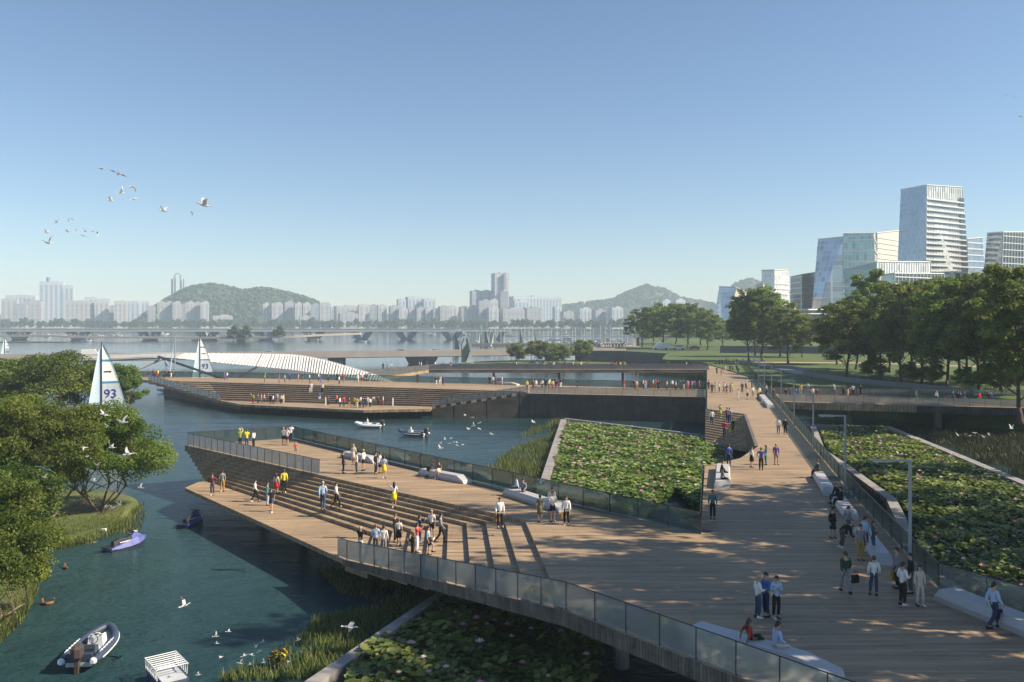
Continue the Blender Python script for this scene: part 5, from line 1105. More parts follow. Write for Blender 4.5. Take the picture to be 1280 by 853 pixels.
for i, (px, py, D, L, dk, lb) in enumerate(((705, 0, 640, 17, 3, 'largest white yacht in the marina with three decks'), (724, 0, 650, 9, 2, 'small white yacht right of the largest one'), (753, 0, 640, 16, 3, 'second large white yacht at the right of the marina'), (738, 0, 630, 9, 2, 'small white yacht between the two large ones'), (772, 0, 640, 9, 2, 'white boat at the right end of the marina'), (690, 0, 660, 10, 2, 'white boat left of the largest yacht'),
        (571, 0, 960, 21, 3, 'white ferry crossing the far river beyond the bridge'), (534, 0, 1050, 9, 2, 'tiny white boat left of the ferry'), (583, 0, 980, 9, 1, 'tiny white boat right of the ferry'), (501, 0, 1000, 9, 1, 'tiny white boat beside a bridge pier in the middle of the river'), (444, 0, 820, 9, 2, 'white boat where the promenade meets the bridge'), (453, 0, 640, 7, 1, 'white motor boat speeding under the V shaped pier'),
        (388, 0, 980, 9, 1, 'tiny white boat above the promenade end'), (343, 0, 900, 11, 2, 'white boat above the right promenade trees'), (308, 0, 880, 14, 2, 'white boat above the left promenade trees'), (257, 0, 860, 13, 3, 'white excursion boat behind the mast of the second 93 sail'), (245, 0, 700, 9, 2, 'white boat moored at the promenade'), (201, 0, 920, 17, 2, 'long white boat left of the bare mast'),
        (173, 0, 900, 11, 1, 'white boat far left of the bare mast'), (148, 0, 880, 9, 1, 'first white dot boat above the left promenade'), (138, 0, 900, 9, 1, 'second white dot boat above the left promenade'), (123, 0, 870, 10, 1, 'third white dot boat above the left promenade'), (102, 0, 880, 10, 1, 'white boat above the left bridge pier'), (82, 0, 860, 10, 1, 'white boat left of the left bridge pier'), (57, 0, 880, 11, 2, 'white boat above the sandy end of the promenade'), (108, 0, 660, 8, 1, 'white boat in front of the left bridge pier'), (636, 0, 900, 10, 2, 'white boat left of the marina masts'), (563, 0, 420, 6, 1, 'white boat beside the pair of dark sails'), (606, 0, 400, 6, 1, 'white boat left of the small willow island'), (540, 0, 980, 9, 1, 'white dot boat between the ferry and a bridge pier'))):
    yacht((XD(px, D), D, 0), R(8 if i % 2 else 176), L, lb, dk, 'boats in the marina' if i < 6 else 'boats on the water')
# marina jetty with pale masts and a gangway
o = empty('marina_jetty', (XD(680, 560), 560, 0), label='long dark marina jetty with a low roof line behind the willows', cat='jetty')
MB().box((XD(672, 560) - o.location.x, 0, .7), (86, 6, 1.5)).box((XD(700, 575) - o.location.x, 20, .7), (90, 4, 1.4)).obj('deck', M_WALL, o); MB().box((XD(715, 575) - o.location.x, 21, 5.6), (80, 5, .5)).obj('roof', M_STEEL, o)
m = MB(); [m.box((XD(662, 575) - o.location.x + 7.4 * i, 19, 2.9), (.3, .3, 5.2)) for i in range(9)]; m.obj('posts', M_WHITE, o)
MB().hull8([(34, -6, .5), (36, -6, .5), (36, -4.5, .5), (34, -4.5, .5)], [(40.5, -5, 7.8), (42.5, -5, 7.8), (42.5, -3.5, 7.8), (40.5, -3.5, 7.8)]).obj('gangway', M_CONC, o)
r_ = random.Random(8)
for i in range(34):
    px = 597 + i * 5.9 + r_.uniform(-2, 2); D = r_.uniform(556, 640); h = r_.uniform(9, 13.5)
    b = empty('moored_boat', (XD(px, D), D + 4, 0), r_.uniform(0, 3), label='small moored white boat with a bare mast in the marina', cat='boat', group='masted boats moored in the marina')
    MB().loft([[(-2.4, -.8, .8), (-2.4, .8, .8), (-2.4, .4, -.1), (-2.4, -.4, -.1)], [(1, -.8, .9), (1, .8, .9), (1, .4, -.1), (1, -.4, -.1)], [(2.8, -.05, 1.1), (2.8, .05, 1.1), (2.8, .04, .4), (2.8, -.04, .4)]]).obj('hull', M_HULLW, b)
    MB().tube([(0, 0, .5), (0, 0, h)], .16, 5).obj('mast', M_WHITE, b)

# ================================================================== vehicles
def car(loc, rz, label, m, van=False, s=1):
    r = empty('van' if van else 'car', loc, rz, label=label, cat='van' if van else 'car', group='vehicles on the bridge and the park road'); r.scale = (s, s, s)
    L, Wd = (5.4, 2.0) if van else (4.5, 1.8); prof = [(-2.65, .35), (2.6, .35), (2.7, .8), (2.2, 1.15), (1.5, 2.05), (1.1, 2.3), (-2.6, 2.3), (-2.7, 1.2)] if van else [(-2.2, .35), (2.2, .35), (2.25, .7), (1.9, .88), (1.0, .98), (.35, 1.42), (-.9, 1.45), (-1.6, 1.02), (-2.15, .95), (-2.25, .6)]
    b = MB(); n = len(prof); f = lambda z: (1 - .12 * max(0, (z - .95))) if not van else 1
    b.add([(x, -Wd / 2 * f(z), z) for x, z in prof] + [(x, Wd / 2 * f(z), z) for x, z in prof], [list(range(n)), list(range(n, 2 * n))[::-1]] + [(i, n + i, n + (i + 1) % n, (i + 1) % n) for i in range(n)]); b.obj('body', m, r)
    MB().box((1.62 if van else .75, 0, 1.66 if van else 1.2), (.5 if van else .5, Wd * .84, .5 if van else .3)).obj('windscreen', M_DARK, r)
    for sy in (-1, 1):
        MB().box((1.05 if van else -.3, sy * Wd * .487, 1.65 if van else 1.19), (.7 if van else 1.5, .05, .45 if van else .28)).obj('side_window', M_DARK, r)
        for x in (-1.6 if van else -1.35, 1.65 if van else 1.35): MB().tube([(x, sy * (Wd / 2 - .2), .33), (x, sy * (Wd / 2 + .01), .33)], .34, 12).obj('wheel', M_BLACK, r)
    return r
vd = math.atan2((VB - VA).y, (VB - VA).x)
def onroad(px, off=-2.2): p = VA + (VB - VA) * vt(px); n_ = Vector((-(VB - VA).normalized().y, (VB - VA).normalized().x)); p = p + n_ * off; return (p.x, p.y, 4.07)
M_SILV = mat('silver car paint', (.55, .55, .54), .3, .3)
car(onroad(115), vd, 'white delivery van on the road bridge behind the big sail', M_WHITE, True, 1.05)
car(onroad(335), vd + math.pi, 'silver car on the road bridge above the white ribbed bridge', M_SILV)
car(onroad(500), vd, 'grey car on the road bridge, left of the two near its middle', mat('grey car paint', (.3, .3, .31), .35, .2)); car(onroad(541), vd, 'pale car on the road bridge, right of the two near its middle', M_SILV)
pr = P(826, 437.5, ZP + .03); car(pr, R(175), 'white van parked by the quay under the park trees', M_WHITE, True, 1.3); car(P(848, 437.5, ZP + .03), R(178), 'white car parked by the quay right of the white van', M_WHITE, False, 1.2); car(P(868, 437, ZP + .03), R(178), 'dark car parked under the park trees', mat('dark car paint', (.04, .045, .05), .35))
# ================================================================== birds
M_BIRD = leaf_mat('white plumage', (.86, .86, .85), (.86, .86, .85), .45, .7); M_TIP = mat('dark plumage', (.05, .05, .055), .7); M_BEAK = mat('orange beak', (.55, .25, .05), .5); M_BBLUE = mat('blue green plumage', (.10, .24, .25), .6)
def bird_mesh(up, sweep, dark):
    b = MB()
    def ring(x, r, z=0): return [(x, r * math.cos(a), z + r * math.sin(a)) for a in [k * 6.283 / 8 for k in range(8)]]
    b.loft([ring(-.34, .012), ring(-.2, .05), ring(0, .085), ring(.16, .07), ring(.26, .035, .03), ring(.34, .045, .045), ring(.40, .03, .045), ring(.43, .012, .04)])
    b.hull8([(-.44, -.09, -.01), (-.3, -.03, -.01), (-.3, .03, -.01), (-.44, .09, -.01)], [(-.44, -.09, .008), (-.3, -.03, .012), (-.3, .03, .012), (-.44, .09, .008)])
    for s in (-1, 1):
        root0, root1 = Vector((.14, s * .05, .03)), Vector((-.1, s * .05, .03)); mid = .3; a = up
        e0 = Vector((.2, s * (.05 + mid * math.cos(a)), .04 + mid * math.sin(a))); e1 = e0 + Vector((-.22, 0, 0)); a2 = up - sweep
        t0 = e0 + Vector((-.12, s * .34 * math.cos(a2), .34 * math.sin(a2))); t1 = t0 + Vector((-.07, 0, 0)); T = Vector((0, 0, .014))
        b.hull8([root0, e0, e1, root1], [v + T for v in (root0, e0, e1, root1)]); b.cur = 1 if dark else 0
        b.hull8([e0, t0, t1, e1], [v + T for v in (e0, t0, t1, e1)]); b.cur = 0
    b.cur = 2; b.loft([ring(.425, .012, .04), ring(.52, .003, .035)]); b.cur = 0
    me = b.mesh('bird'); [me.materials.append(m) for m in (M_BIRD, M_TIP if dark else M_BIRD, M_BEAK)]; return me
BM = {'v': bird_mesh(.75, .35, False), 'up': bird_mesh(1.15, .2, False), 'flat': bird_mesh(.12, .3, False), 'down': bird_mesh(-.35, .5, False), 'dv': bird_mesh(.8, .3, True), 'dflat': bird_mesh(.2, .4, True)}
WORD = {'v': 'V shaped wings', 'up': 'wings high', 'flat': 'flat wings', 'down': 'wings down', 'dv': 'dark tipped raised wings', 'dflat': 'dark tipped flat wings'}
r_ = random.Random(12); COUNT = {}
ORD = ['first', 'second', 'third', 'fourth', 'fifth', 'sixth', 'seventh', 'eighth', 'ninth', 'tenth', 'eleventh', 'twelfth', 'thirteenth', 'fourteenth', 'fifteenth', 'sixteenth', 'seventeenth', 'eighteenth', 'nineteenth', 'twentieth', '21st', '22nd', '23rd', '24th', '25th', '26th', '27th', '28th', '29th', '30th']
def birds(L, where, group, D=None, hz=None, kind='white bird'):
    L = sorted(L, key=lambda a: a[0]); c = {}
    for i, (px, py, wpx, k) in enumerate(L):
        if D: d = D(px, py)
        else: d = F * (CZ - hz) / (py - HY)
        p = PD(px, py, d); s = wpx / F * d / 1.12
        o = link('bird', BM[k], None, None, p, r_.uniform(2.2, 4.2) + (r_.choice((0, math.pi)) if k != 'v' else 0), label='%s with %s, %s from left %s' % (kind, WORD[k], ORD[i], where), cat='bird', group=group)
        s = min(s, 1.9); o.scale = (s, s, s); o.rotation_euler = (r_.uniform(-.35, .35), r_.uniform(-.2, .2), o.rotation_euler.z)
B = lambda s: [(float(a), float(b_), float(c), d) for a, b_, c, d in (x.split(',') for x in s.split())]
birds(B('128,211,14,flat 147.8,217.5,16,dflat 165.2,233.5,15,down 150.6,241.4,14,up 138.8,251,14,v 167.5,249,13,flat 204.9,263.9,17,v 237.8,264.4,12,down 255.6,256.6,25,v 88.7,273.7,11,down 70.4,278.5,8,up 59,291,11,v 84.4,289,10,flat 95,288,6,up 107,289.8,7,v 104,294.8,9,flat 116.8,289,8,dflat 121.9,294.5,9,dv 60.5,303.8,22,v'), 'in the sky flock', 'birds in the sky flock', lambda x, y: 70 + (x * 7 + y * 3) % 35)
birds(B('131,518.8,18,v 153.8,528,18,v 106,559.5,11,down 140.6,559.8,12,v 160.5,568,18,v 109,570.6,6,flat 121.8,581.7,10,v 130.6,592.6,7,flat 117,600.8,10,v 147.3,600.5,9,v 175.7,610,11,v 132.7,632,7,down 141,635.5,10,v 149,632,11,up 129.8,661.4,11,down 118.6,678,6,flat 55.6,597,10,v'), 'at the island trees', 'birds at the left island', lambda x, y: 50 + (x % 5))
birds(B('230.7,757,21,dv 285.3,789.8,9,dv 269.3,795.7,10,up 271,804.6,8,dv 276.4,821.8,8,dv 248,843.8,10,v 319.6,808.8,8,up 328,803,10,dv 324.7,814.8,10,dflat 305,820,11,dflat 314.4,819,11,dflat 300.3,829.4,10,v 312,831,7,dv 329,828.4,8,up 372.5,800.3,11,dv 415.6,832,13,v 361,827.5,7,dv 437,784,27,dflat'), 'over the bottom left reeds', 'gulls over the reeds', lambda x, y: F * 13.2 / (y - HY))
birds(B('581.4,519,6,flat 590.3,522,7,dflat 598.8,529,8,flat 591.8,532.7,8,up 586,536.7,7,v 598.8,536,6,flat 614.8,543,8,v 564.3,547.5,6,down 556,549.3,5,up 551,555,7,v 562,554.6,5,flat 567.3,553.7,4,up 571.7,553.7,5,v 571.3,556.8,6,flat 578.4,556.4,6,dflat 551,560.5,10,v 667,528,10,dv'), 'over the midstream water', 'birds over the middle water', lambda x, y: F * 13.4 / (y - HY))
birds(B('1197.7,544.6,7,v 1212.5,545,6,flat 1218.4,541.4,8,flat 1230,546.7,7,v 1236.8,544,6,up 1263.9,535.8,10,up'), 'over the right marsh', 'birds over the right marsh', lambda x, y: F * 13.2 / (y - HY))
birds(B('1258,121,5,dv 1270,122.5,5,dflat 1276,146,8,dflat'), 'at top right', 'distant birds at top right', lambda x, y: 110)
o = link('bird', BM['flat'].copy(), None, None, PD(57, 588, 49), 2.6, label='larger blue green bird in flight before the island trees', cat='bird'); o.scale = (.95,) * 3; o.rotation_euler = (.5, .2, 2.6); o.data.materials[0] = M_BBLUE; o.data.materials[1] = M_BBLUE
def duck(px, py, rz, label):
    b = MB()
    def ring(x, w_, h, z): return [(x, w_ * math.cos(a), z + h * math.sin(a)) for a in [k * 6.283 / 8 for k in range(8)]]
    b.loft([ring(-.36, .02, .02, .16), ring(-.22, .1, .07, .09), ring(0, .15, .11, .07), ring(.18, .11, .1, .08), ring(.26, .05, .05, .14)])
    b.loft([ring(.2, .05, .05, .14), ring(.23, .05, .05, .24), ring(.24, .065, .06, .32), ring(.28, .06, .055, .33), ring(.33, .02, .02, .31)])
    b.cur = 1; b.loft([ring(-.36, .03, .02, .17), ring(-.28, .07, .03, .17), ring(-.16, .05, .02, .19)]); b.loft([ring(.32, .02, .012, .31), ring(.4, .018, .006, .3)]); b.cur = 0
    o = b.obj('duck', [mat('chestnut plumage', (.22, .09, .03), .7), M_TIP], None, P(px, py, 0), rz, label=label, cat='duck', group='ducks on the left water'); o.scale = (.85,) * 3
duck(82, 711, 2.2, 'single chestnut duck swimming below the island edge'); duck(55, 756, 2.4, 'left duck of the pair swimming above the grey inflatable boat'); duck(62, 755.5, .8, 'right duck of the pair swimming above the grey inflatable boat')
# ================================================================== people
PAL = dict(white=(.78, .77, .75), black=(.018, .018, .02), navy=(.025, .035, .085), blue=(.07, .13, .40), lightblue=(.38, .52, .72), teal=(.05, .2, .2), red=(.55, .03, .035), pink=(.6, .24, .27), purple=(.13, .06, .28), yellow=(.82, .66, .03), lime=(.5, .6, .08),
           mustard=(.42, .25, .05), beige=(.62, .53, .45), grey=(.24, .25, .27), darkgrey=(.08, .085, .09), green=(.025, .075, .05), olive=(.13, .13, .06), brown=(.16, .09, .055), maroon=(.15, .03, .05), orange=(.7, .25, .04), jeans=(.05, .075, .14), coral=(.6, .13, .11))
NICE = dict(lightblue='light blue', darkgrey='dark grey', jeans='dark blue', lime='lime green')
SKIN = [mat('skin %d' % i, c, .55, var=.05, local=True, scale=9) for i, c in enumerate(((.52, .32, .22), (.42, .24, .16), (.24, .13, .08), (.58, .38, .28)))]
HAIR = {k: mat('hair ' + k, c, .5, var=.2, local=True, scale=20) for k, c in dict(black=(.014, .012, .012), brown=(.06, .035, .02), blond=(.4, .29, .14), grey=(.3, .29, .28), red=(.2, .07, .03)).items()}
def cloth(c): return mat('cloth ' + c, PAL[c], .8, var=.1, local=True, scale=7, spec=.25)
# joints of the standing figure, facing -Y, 1.75 m tall; L and R differ by the sign of x
BASE = dict(pel=(0, 0, .95), spi=(0, .0, 1.13), che=(0, .01, 1.33), nek=(0, .015, 1.475), hd0=(0, -.005, 1.55), hd1=(0, -.012, 1.63), hd2=(0, 0, 1.715),
            shL=(.165, .01, 1.42), elL=(.225, .035, 1.14), wrL=(.235, -.045, .9), shR=(-.165, .01, 1.42), elR=(-.225, .035, 1.14), wrR=(-.235, -.045, .9),
            hiL=(.085, 0, .9), knL=(.1, -.02, .5), anL=(.105, .03, .085), hiR=(-.085, 0, .9), knR=(-.1, -.02, .5), anR=(-.105, .03, .085))
POSES = dict(stand={}, contra=dict(knL=(.13, -.05, .5), anL=(.16, -.03, .085), wrR=(-.24, -.09, .92)),
  walk=dict(knL=(.09, -.17, .52), anL=(.09, -.26, .085), knR=(-.09, .06, .49), anR=(-.09, .34, .13), elL=(.22, .13, 1.15), wrL=(.2, .14, .92), elR=(-.22, -.03, 1.14), wrR=(-.2, -.2, .95)),
  photo=dict(elL=(.25, -.18, 1.28), wrL=(.09, -.32, 1.47), elR=(-.25, -.18, 1.28), wrR=(-.09, -.32, 1.47)),
  armsup=dict(elL=(.27, -.08, 1.55), wrL=(.12, -.16, 1.78), elR=(-.27, -.08, 1.55), wrR=(-.12, -.16, 1.78)),
  hips=dict(elL=(.36, .08, 1.17), wrL=(.17, -.02, 1.02), elR=(-.36, .08, 1.17), wrR=(-.17, -.02, 1.02)),
  point=dict(elR=(-.42, -.05, 1.4), wrR=(-.64, -.1, 1.5)), wave=dict(elL=(.36, -.05, 1.5), wrL=(.46, -.1, 1.74)),
  talk=dict(elR=(-.24, .0, 1.15), wrR=(-.14, -.24, 1.16), elL=(.24, .02, 1.14), wrL=(.2, -.17, .97)), cross=dict(elL=(.25, -.03, 1.17), wrL=(-.02, -.2, 1.2), elR=(-.25, -.03, 1.17), wrR=(.03, -.22, 1.16)),
  phone=dict(elR=(-.24, -.02, 1.16), wrR=(-.06, -.24, 1.28), elL=(.24, .0, 1.15), wrL=(.05, -.24, 1.25), hd1=(0, -.03, 1.625), hd2=(0, -.03, 1.71)),
  step=dict(knR=(-.1, -.3, .72), anR=(-.1, -.27, .32), elL=(.23, .1, 1.15), wrL=(.2, .08, .92)),
  bend=dict(spi=(0, -.14, 1.08), che=(0, -.32, 1.14), nek=(0, -.44, 1.16), hd0=(0, -.5, 1.15), hd1=(0, -.58, 1.13), hd2=(0, -.66, 1.1), shL=(.16, -.37, 1.12), elL=(.2, -.38, .85), wrL=(.15, -.46, .63), shR=(-.16, -.37, 1.12), elR=(-.2, -.38, .85), wrR=(-.15, -.46, .63), knL=(.1, -.1, .5), knR=(-.1, -.04, .5)),
  sit=dict(pel=(0, .06, .13), spi=(0, .04, .3), che=(0, .0, .5), nek=(0, -.02, .645), hd0=(0, -.04, .715), hd1=(0, -.05, .795), hd2=(0, -.04, .88), shL=(.165, -.01, .59), elL=(.22, -.04, .32), wrL=(.13, -.26, .2), shR=(-.165, -.01, .59), elR=(-.22, -.04, .32), wrR=(-.13, -.26, .2), hiL=(.085, .02, .1), knL=(.11, -.4, .1), anL=(.12, -.43, -.33), hiR=(-.085, .02, .1), knR=(-.11, -.4, .1), anR=(-.12, -.41, -.33)),
  lean=dict(pel=(0, .06, .13), spi=(0, .1, .3), che=(0, .16, .48), nek=(0, .17, .62), hd0=(0, .15, .69), hd1=(0, .135, .77), hd2=(0, .14, .85), shL=(.165, .17, .57), elL=(.27, .3, .34), wrL=(.25, .36, .08), shR=(-.165, .17, .57), elR=(-.27, .3, .34), wrR=(-.25, .36, .08), hiL=(.085, .02, .1), knL=(.11, -.4, .16), anL=(.12, -.5, -.3), hiR=(-.085, .02, .1), knR=(-.11, -.42, .1), anR=(-.12, -.5, -.33)))
def skin_mesh(name, verts, edges, radii, sub=1):
    me = bpy.data.meshes.new(name); me.from_pydata(verts, edges, []); o = bpy.data.objects.new(name, me); COL.objects.link(o)
    md = o.modifiers.new('s', 'SKIN'); md.use_smooth_shade = True; md.branch_smoothing = .2
    for i, r in enumerate(radii):
        me.skin_vertices[0].data[i].radius = r if isinstance(r, tuple) else (r, r); me.skin_vertices[0].data[i].use_root = (i == 0)
    if sub: o.modifiers.new('u', 'SUBSURF').levels = sub
    dg = bpy.context.evaluated_depsgraph_get(); dg.update()
    out = bpy.data.meshes.new_from_object(o.evaluated_get(dg)); bpy.data.objects.remove(o); bpy.data.meshes.remove(me)
    out.polygons.foreach_set('use_smooth', [True] * len(out.polygons)); return out
CACHE = {}
def J(pose): d = dict(BASE); d.update(POSES[pose]); return {k: Vector(v) for k, v in d.items()}
RAD = dict(pel=(.125, .095), spi=(.105, .085), che=(.13, .10), nek=.05, hd0=(.058, .062), hd1=(.078, .092), hd2=(.05, .06), shL=.058, elL=.041, wrL=.028, hiL=.085, knL=.06, anL=.038)
def rad(k): return RAD[k.replace('R', 'L') if k[-1] == 'R' else k]
def chain(j, parts, grow=0, cut=None):
    ks = []; es = []; pos = {}
    for a, b_ in parts:
        for k in (a, b_):
            if k not in pos: pos[k] = len(ks); ks.append(k)
        es.append((pos[a], pos[b_]))
    rr = []
    for k in ks:
        r = rad(k); rr.append(tuple(x + grow for x in r) if isinstance(r, tuple) else r + grow)
    return [tuple(j[k]) for k in ks], es, rr, pos
TORSO = [('pel', 'spi'), ('spi', 'che'), ('che', 'nek'), ('nek', 'hd0'), ('hd0', 'hd1'), ('hd1', 'hd2')]
ARMS = [('che', 'shL'), ('shL', 'elL'), ('elL', 'wrL'), ('che', 'shR'), ('shR', 'elR'), ('elR', 'wrR')]
LEGS = [('pel', 'hiL'), ('hiL', 'knL'), ('knL', 'anL'), ('pel', 'hiR'), ('hiR', 'knR'), ('knR', 'anR')]
def get(kind, pose):
    key = (kind, pose)
    if key in CACHE: return CACHE[key]
    j = J(pose); up = Vector((0, 0, 1))
    if kind == 'body':
        V, E, Rr, pos = chain(j, TORSO + ARMS + LEGS)
        def addv(p, r, to): V.append(tuple(p)); Rr.append(r); E.append((to, len(V) - 1)); return len(V) - 1
        h = (j['hd1'] - j['hd0']).normalized(); fwd = Vector((0, -1, 0)); fwd = (fwd - h * fwd.dot(h)).normalized()
        addv(j['hd1'] + fwd * .112 - h * .02, (.012, .016), pos['hd1'])           # nose
        for s in 'LR':
            sg = 1 if s == 'L' else -1
            addv(j['hd1'] + Vector((sg * .088, .012, -.01)), (.012, .02), pos['hd1'])   # ears
            d = (j['wr' + s] - j['el' + s]).normalized(); sd_ = Vector((0, 1, 0)).cross(d).normalized() if abs(d.y) < .9 else Vector((1, 0, 0)); fw = d.cross(sd_)
            pm = addv(j['wr' + s] + d * .065, (.034, .017), pos['wr' + s])              # palm, then four fingers and a thumb
            for i, (o_, l_) in enumerate(((-.027, .062), (-.009, .078), (.009, .074), (.027, .058))):
                k1 = addv(j['wr' + s] + d * (.105 + l_ * .4) + fw * o_, .009, pm); addv(j['wr' + s] + d * (.1 + l_ * .9) + fw * o_ + sd_ * (-.012 * sg), .0075, k1)
            addv(j['wr' + s] + d * .085 + fw * -.05, .0095, pm)
            f = addv(j['an' + s] + Vector((0, -.12, -.045)) , (.03, .04), pos['an' + s]); addv(j['an' + s] + Vector((0, -.175, -.053)), (.02, .034), f); addv(j['an' + s] + Vector((0, .035, -.045)), (.03, .03), pos['an' + s])
        me = skin_mesh('person', V, E, Rr, 1)
    elif kind in ('shirt', 'tshirt', 'coat'):
        parts = [('che', 'spi'), ('spi', 'pel'), ('che', 'nek')] + [p for p in ARMS if kind != 'tshirt' or p[1][:2] != 'wr']
        jj = dict(j)
        if kind == 'tshirt':
            for s in 'LR': jj['el' + s] = j['sh' + s].lerp(j['el' + s], .8)
        jj['nek'] = j['che'].lerp(j['nek'], .62)
        for s in 'LR': jj['wr' + s] = j['el' + s].lerp(j['wr' + s], .95)
        V, E, Rr, pos = chain(jj, parts, .02 if kind != 'coat' else .03); Rr[pos['nek']] = .075
        Rr[pos['pel']] = (.145, .115); V.append(tuple(j['pel'] - (up * .09 if pose not in ('sit', 'lean') else up * .03))); Rr.append((.15, .12)); E.append((pos['pel'], len(V) - 1))
        if kind == 'coat' and pose not in ('sit', 'lean', 'bend'): V.append(tuple(j['pel'] - up * .26)); Rr.append((.17, .14)); E.append((pos['pel'], len(V) - 1))
        me = skin_mesh(kind, V, E, Rr, 1)
    elif kind in ('trousers', 'shorts'):
        jj = dict(j)
        if kind == 'shorts':
            for s in 'LR': jj['an' + s] = j['hi' + s].lerp(j['kn' + s], .8); jj['kn' + s] = j['hi' + s].lerp(j['kn' + s], .5)
        else:
            for s in 'LR': jj['an' + s] = j['kn' + s].lerp(j['an' + s], .95)
        V, E, Rr, pos = chain(jj, LEGS, .019)
        for s in 'LR':
            Rr[pos['an' + s]] = .062 if kind == 'trousers' else .09
            if kind == 'shorts': Rr[pos['kn' + s]] = .095
        V.append(tuple(j['pel'].lerp(j['spi'], .7))); Rr.append((.128, .10)); E.append((pos['pel'], len(V) - 1)); me = skin_mesh(kind, V, E, Rr, 1)
    elif kind in ('skirt', 'dress'):
        b = MB(); rings = []; a, c = j['pel'] + up * .12, (j['knL'] + j['knR']) / 2 + up * .04
        if pose in ('sit', 'lean'): a, c = j['spi'], (j['knL'] + j['knR']) / 2 + Vector((0, -.05, 0))
        d = (c - a); u = Vector((1, 0, 0)); w_ = d.normalized().cross(u)
        for t, rx, ry in ((0, .135, .11), (.25, .165, .135), (.6, .18, .16), (1, .2, .19)):
            wv = [1 + (.05 * math.cos(8 * k * 6.283 / 16) if t > .5 else 0) for k in range(16)]
            rings.append([a + d * t + u * rx * math.cos(6.283 * k / 16) * wv[k] + w_ * ry * math.sin(6.283 * k / 16) * wv[k] for k in range(16)])
        b.loft(rings); me = b.mesh(kind, True)
    elif kind in ('hair', 'longhair', 'hat'):
        h = (j['hd2'] - j['hd0']).normalized(); fwd = Vector((0, -1, 0)); fwd = (fwd - h * fwd.dot(h)).normalized(); rt = h.cross(fwd); c = j['hd1'] + h * .012; b = MB(); rings = []
        for i in range(7):
            t = i / 6; ph = math.pi * .5 * t; q = math.sin(ph) if t > 0 else .02
            ring = []
            for k in range(14):
                a = 6.283 * k / 14; fr_ = math.cos(a); drop = -.075 * max(0, -fr_) * t ** 2 + .03 * max(0, fr_) * t ** 2
                ring.append(c + (fwd * (fr_ * .112 - .012) + rt * math.sin(a) * .097) * q + h * (.118 * math.cos(ph) + drop))
            rings.append(ring)
        b.loft(rings[::-1], True)
        if kind == 'longhair':
            bk = -fwd; rr2 = []
            for t, wx, dx in ((0, .085, .06), (.4, .1, .075), (1, .07, .085)):
                o_ = c - h * (.02 + .3 * t) + bk * dx; rr2.append([o_ + rt * wx * math.cos(6.283 * k / 8) + bk * .035 * math.sin(6.283 * k / 8) for k in range(8)])
            b.loft(rr2)
        if kind == 'hat': b.loft([[c + h * .045 + (fwd * math.cos(a) + rt * math.sin(a)) * rr for a in [6.283 * k / 14 for k in range(14)]] for rr in (.11, .17)] + [[c + h * .055 + (fwd * math.cos(a) + rt * math.sin(a)) * .1 for a in [6.283 * k / 14 for k in range(14)]]], False)
        me = b.mesh(kind, True)
    elif kind == 'shoe':
        b = MB(); s = 'L'; b.loft([[(x, y, z) for x, z in ((-w_, 0), (w_, 0), (w_, hh * .6), (w_ * .6, hh), (-w_ * .6, hh), (-w_, hh * .6))] for y, w_, hh in ((.07, .035, .1), (.03, .042, .12), (-.06, .046, .085), (-.14, .048, .06), (-.2, .03, .045))]); me = b.mesh('shoe', True)
    elif kind == 'face':
        h = (j['hd2'] - j['hd0']).normalized(); fwd = Vector((0, -1, 0)); fwd = (fwd - h * fwd.dot(h)).normalized(); rt = h.cross(fwd); b = MB(); c = j['hd1'] + h * .005
        for s in (1, -1):
            p = c + fwd * .088 + rt * s * .033; b.ball(p, (.014, .01, .009), 6, 4); q = p + h * .022 + fwd * .004; b.box(q, (.036, .012, .008))
        b.box(c + fwd * .088 - h * .055, (.045, .014, .01)); me = b.mesh('face')
    CACHE[key] = me; me.materials.clear(); me.materials.append(SKIN[0]); return me
def put(me, name, m, parent):
    o = bpy.data.objects.new(name, me); COL.objects.link(o); o.parent = parent
    o.material_slots[0].link = 'OBJECT'; o.material_slots[0].material = m; return o
PEOPLE = []; prr = random.Random(77)
def step_z(px, py):                                # which level of the stepped terrace lies at a pixel
    polys = []
    for k in range(1, NST + 1): polys.append(([xy(Lk[k]), xy(Ck[k]), xy(Ek[k]), xy(Ek[k - 1]), xy(Ck[k - 1]), xy(Lk[k - 1])], zk(k)))
    for pl, z in polys:
        if pip(xy(P(px, py, z)), pl): return z
    if pip(xy(P(px, py, ZL)), [xy(Lk[9]), xy(Ck[9]), xy(Ek[9]), tuple(F0)]): return ZL
    return ZD
FACING = dict(cam=0, away=math.pi, left=-math.pi / 2, right=math.pi / 2)
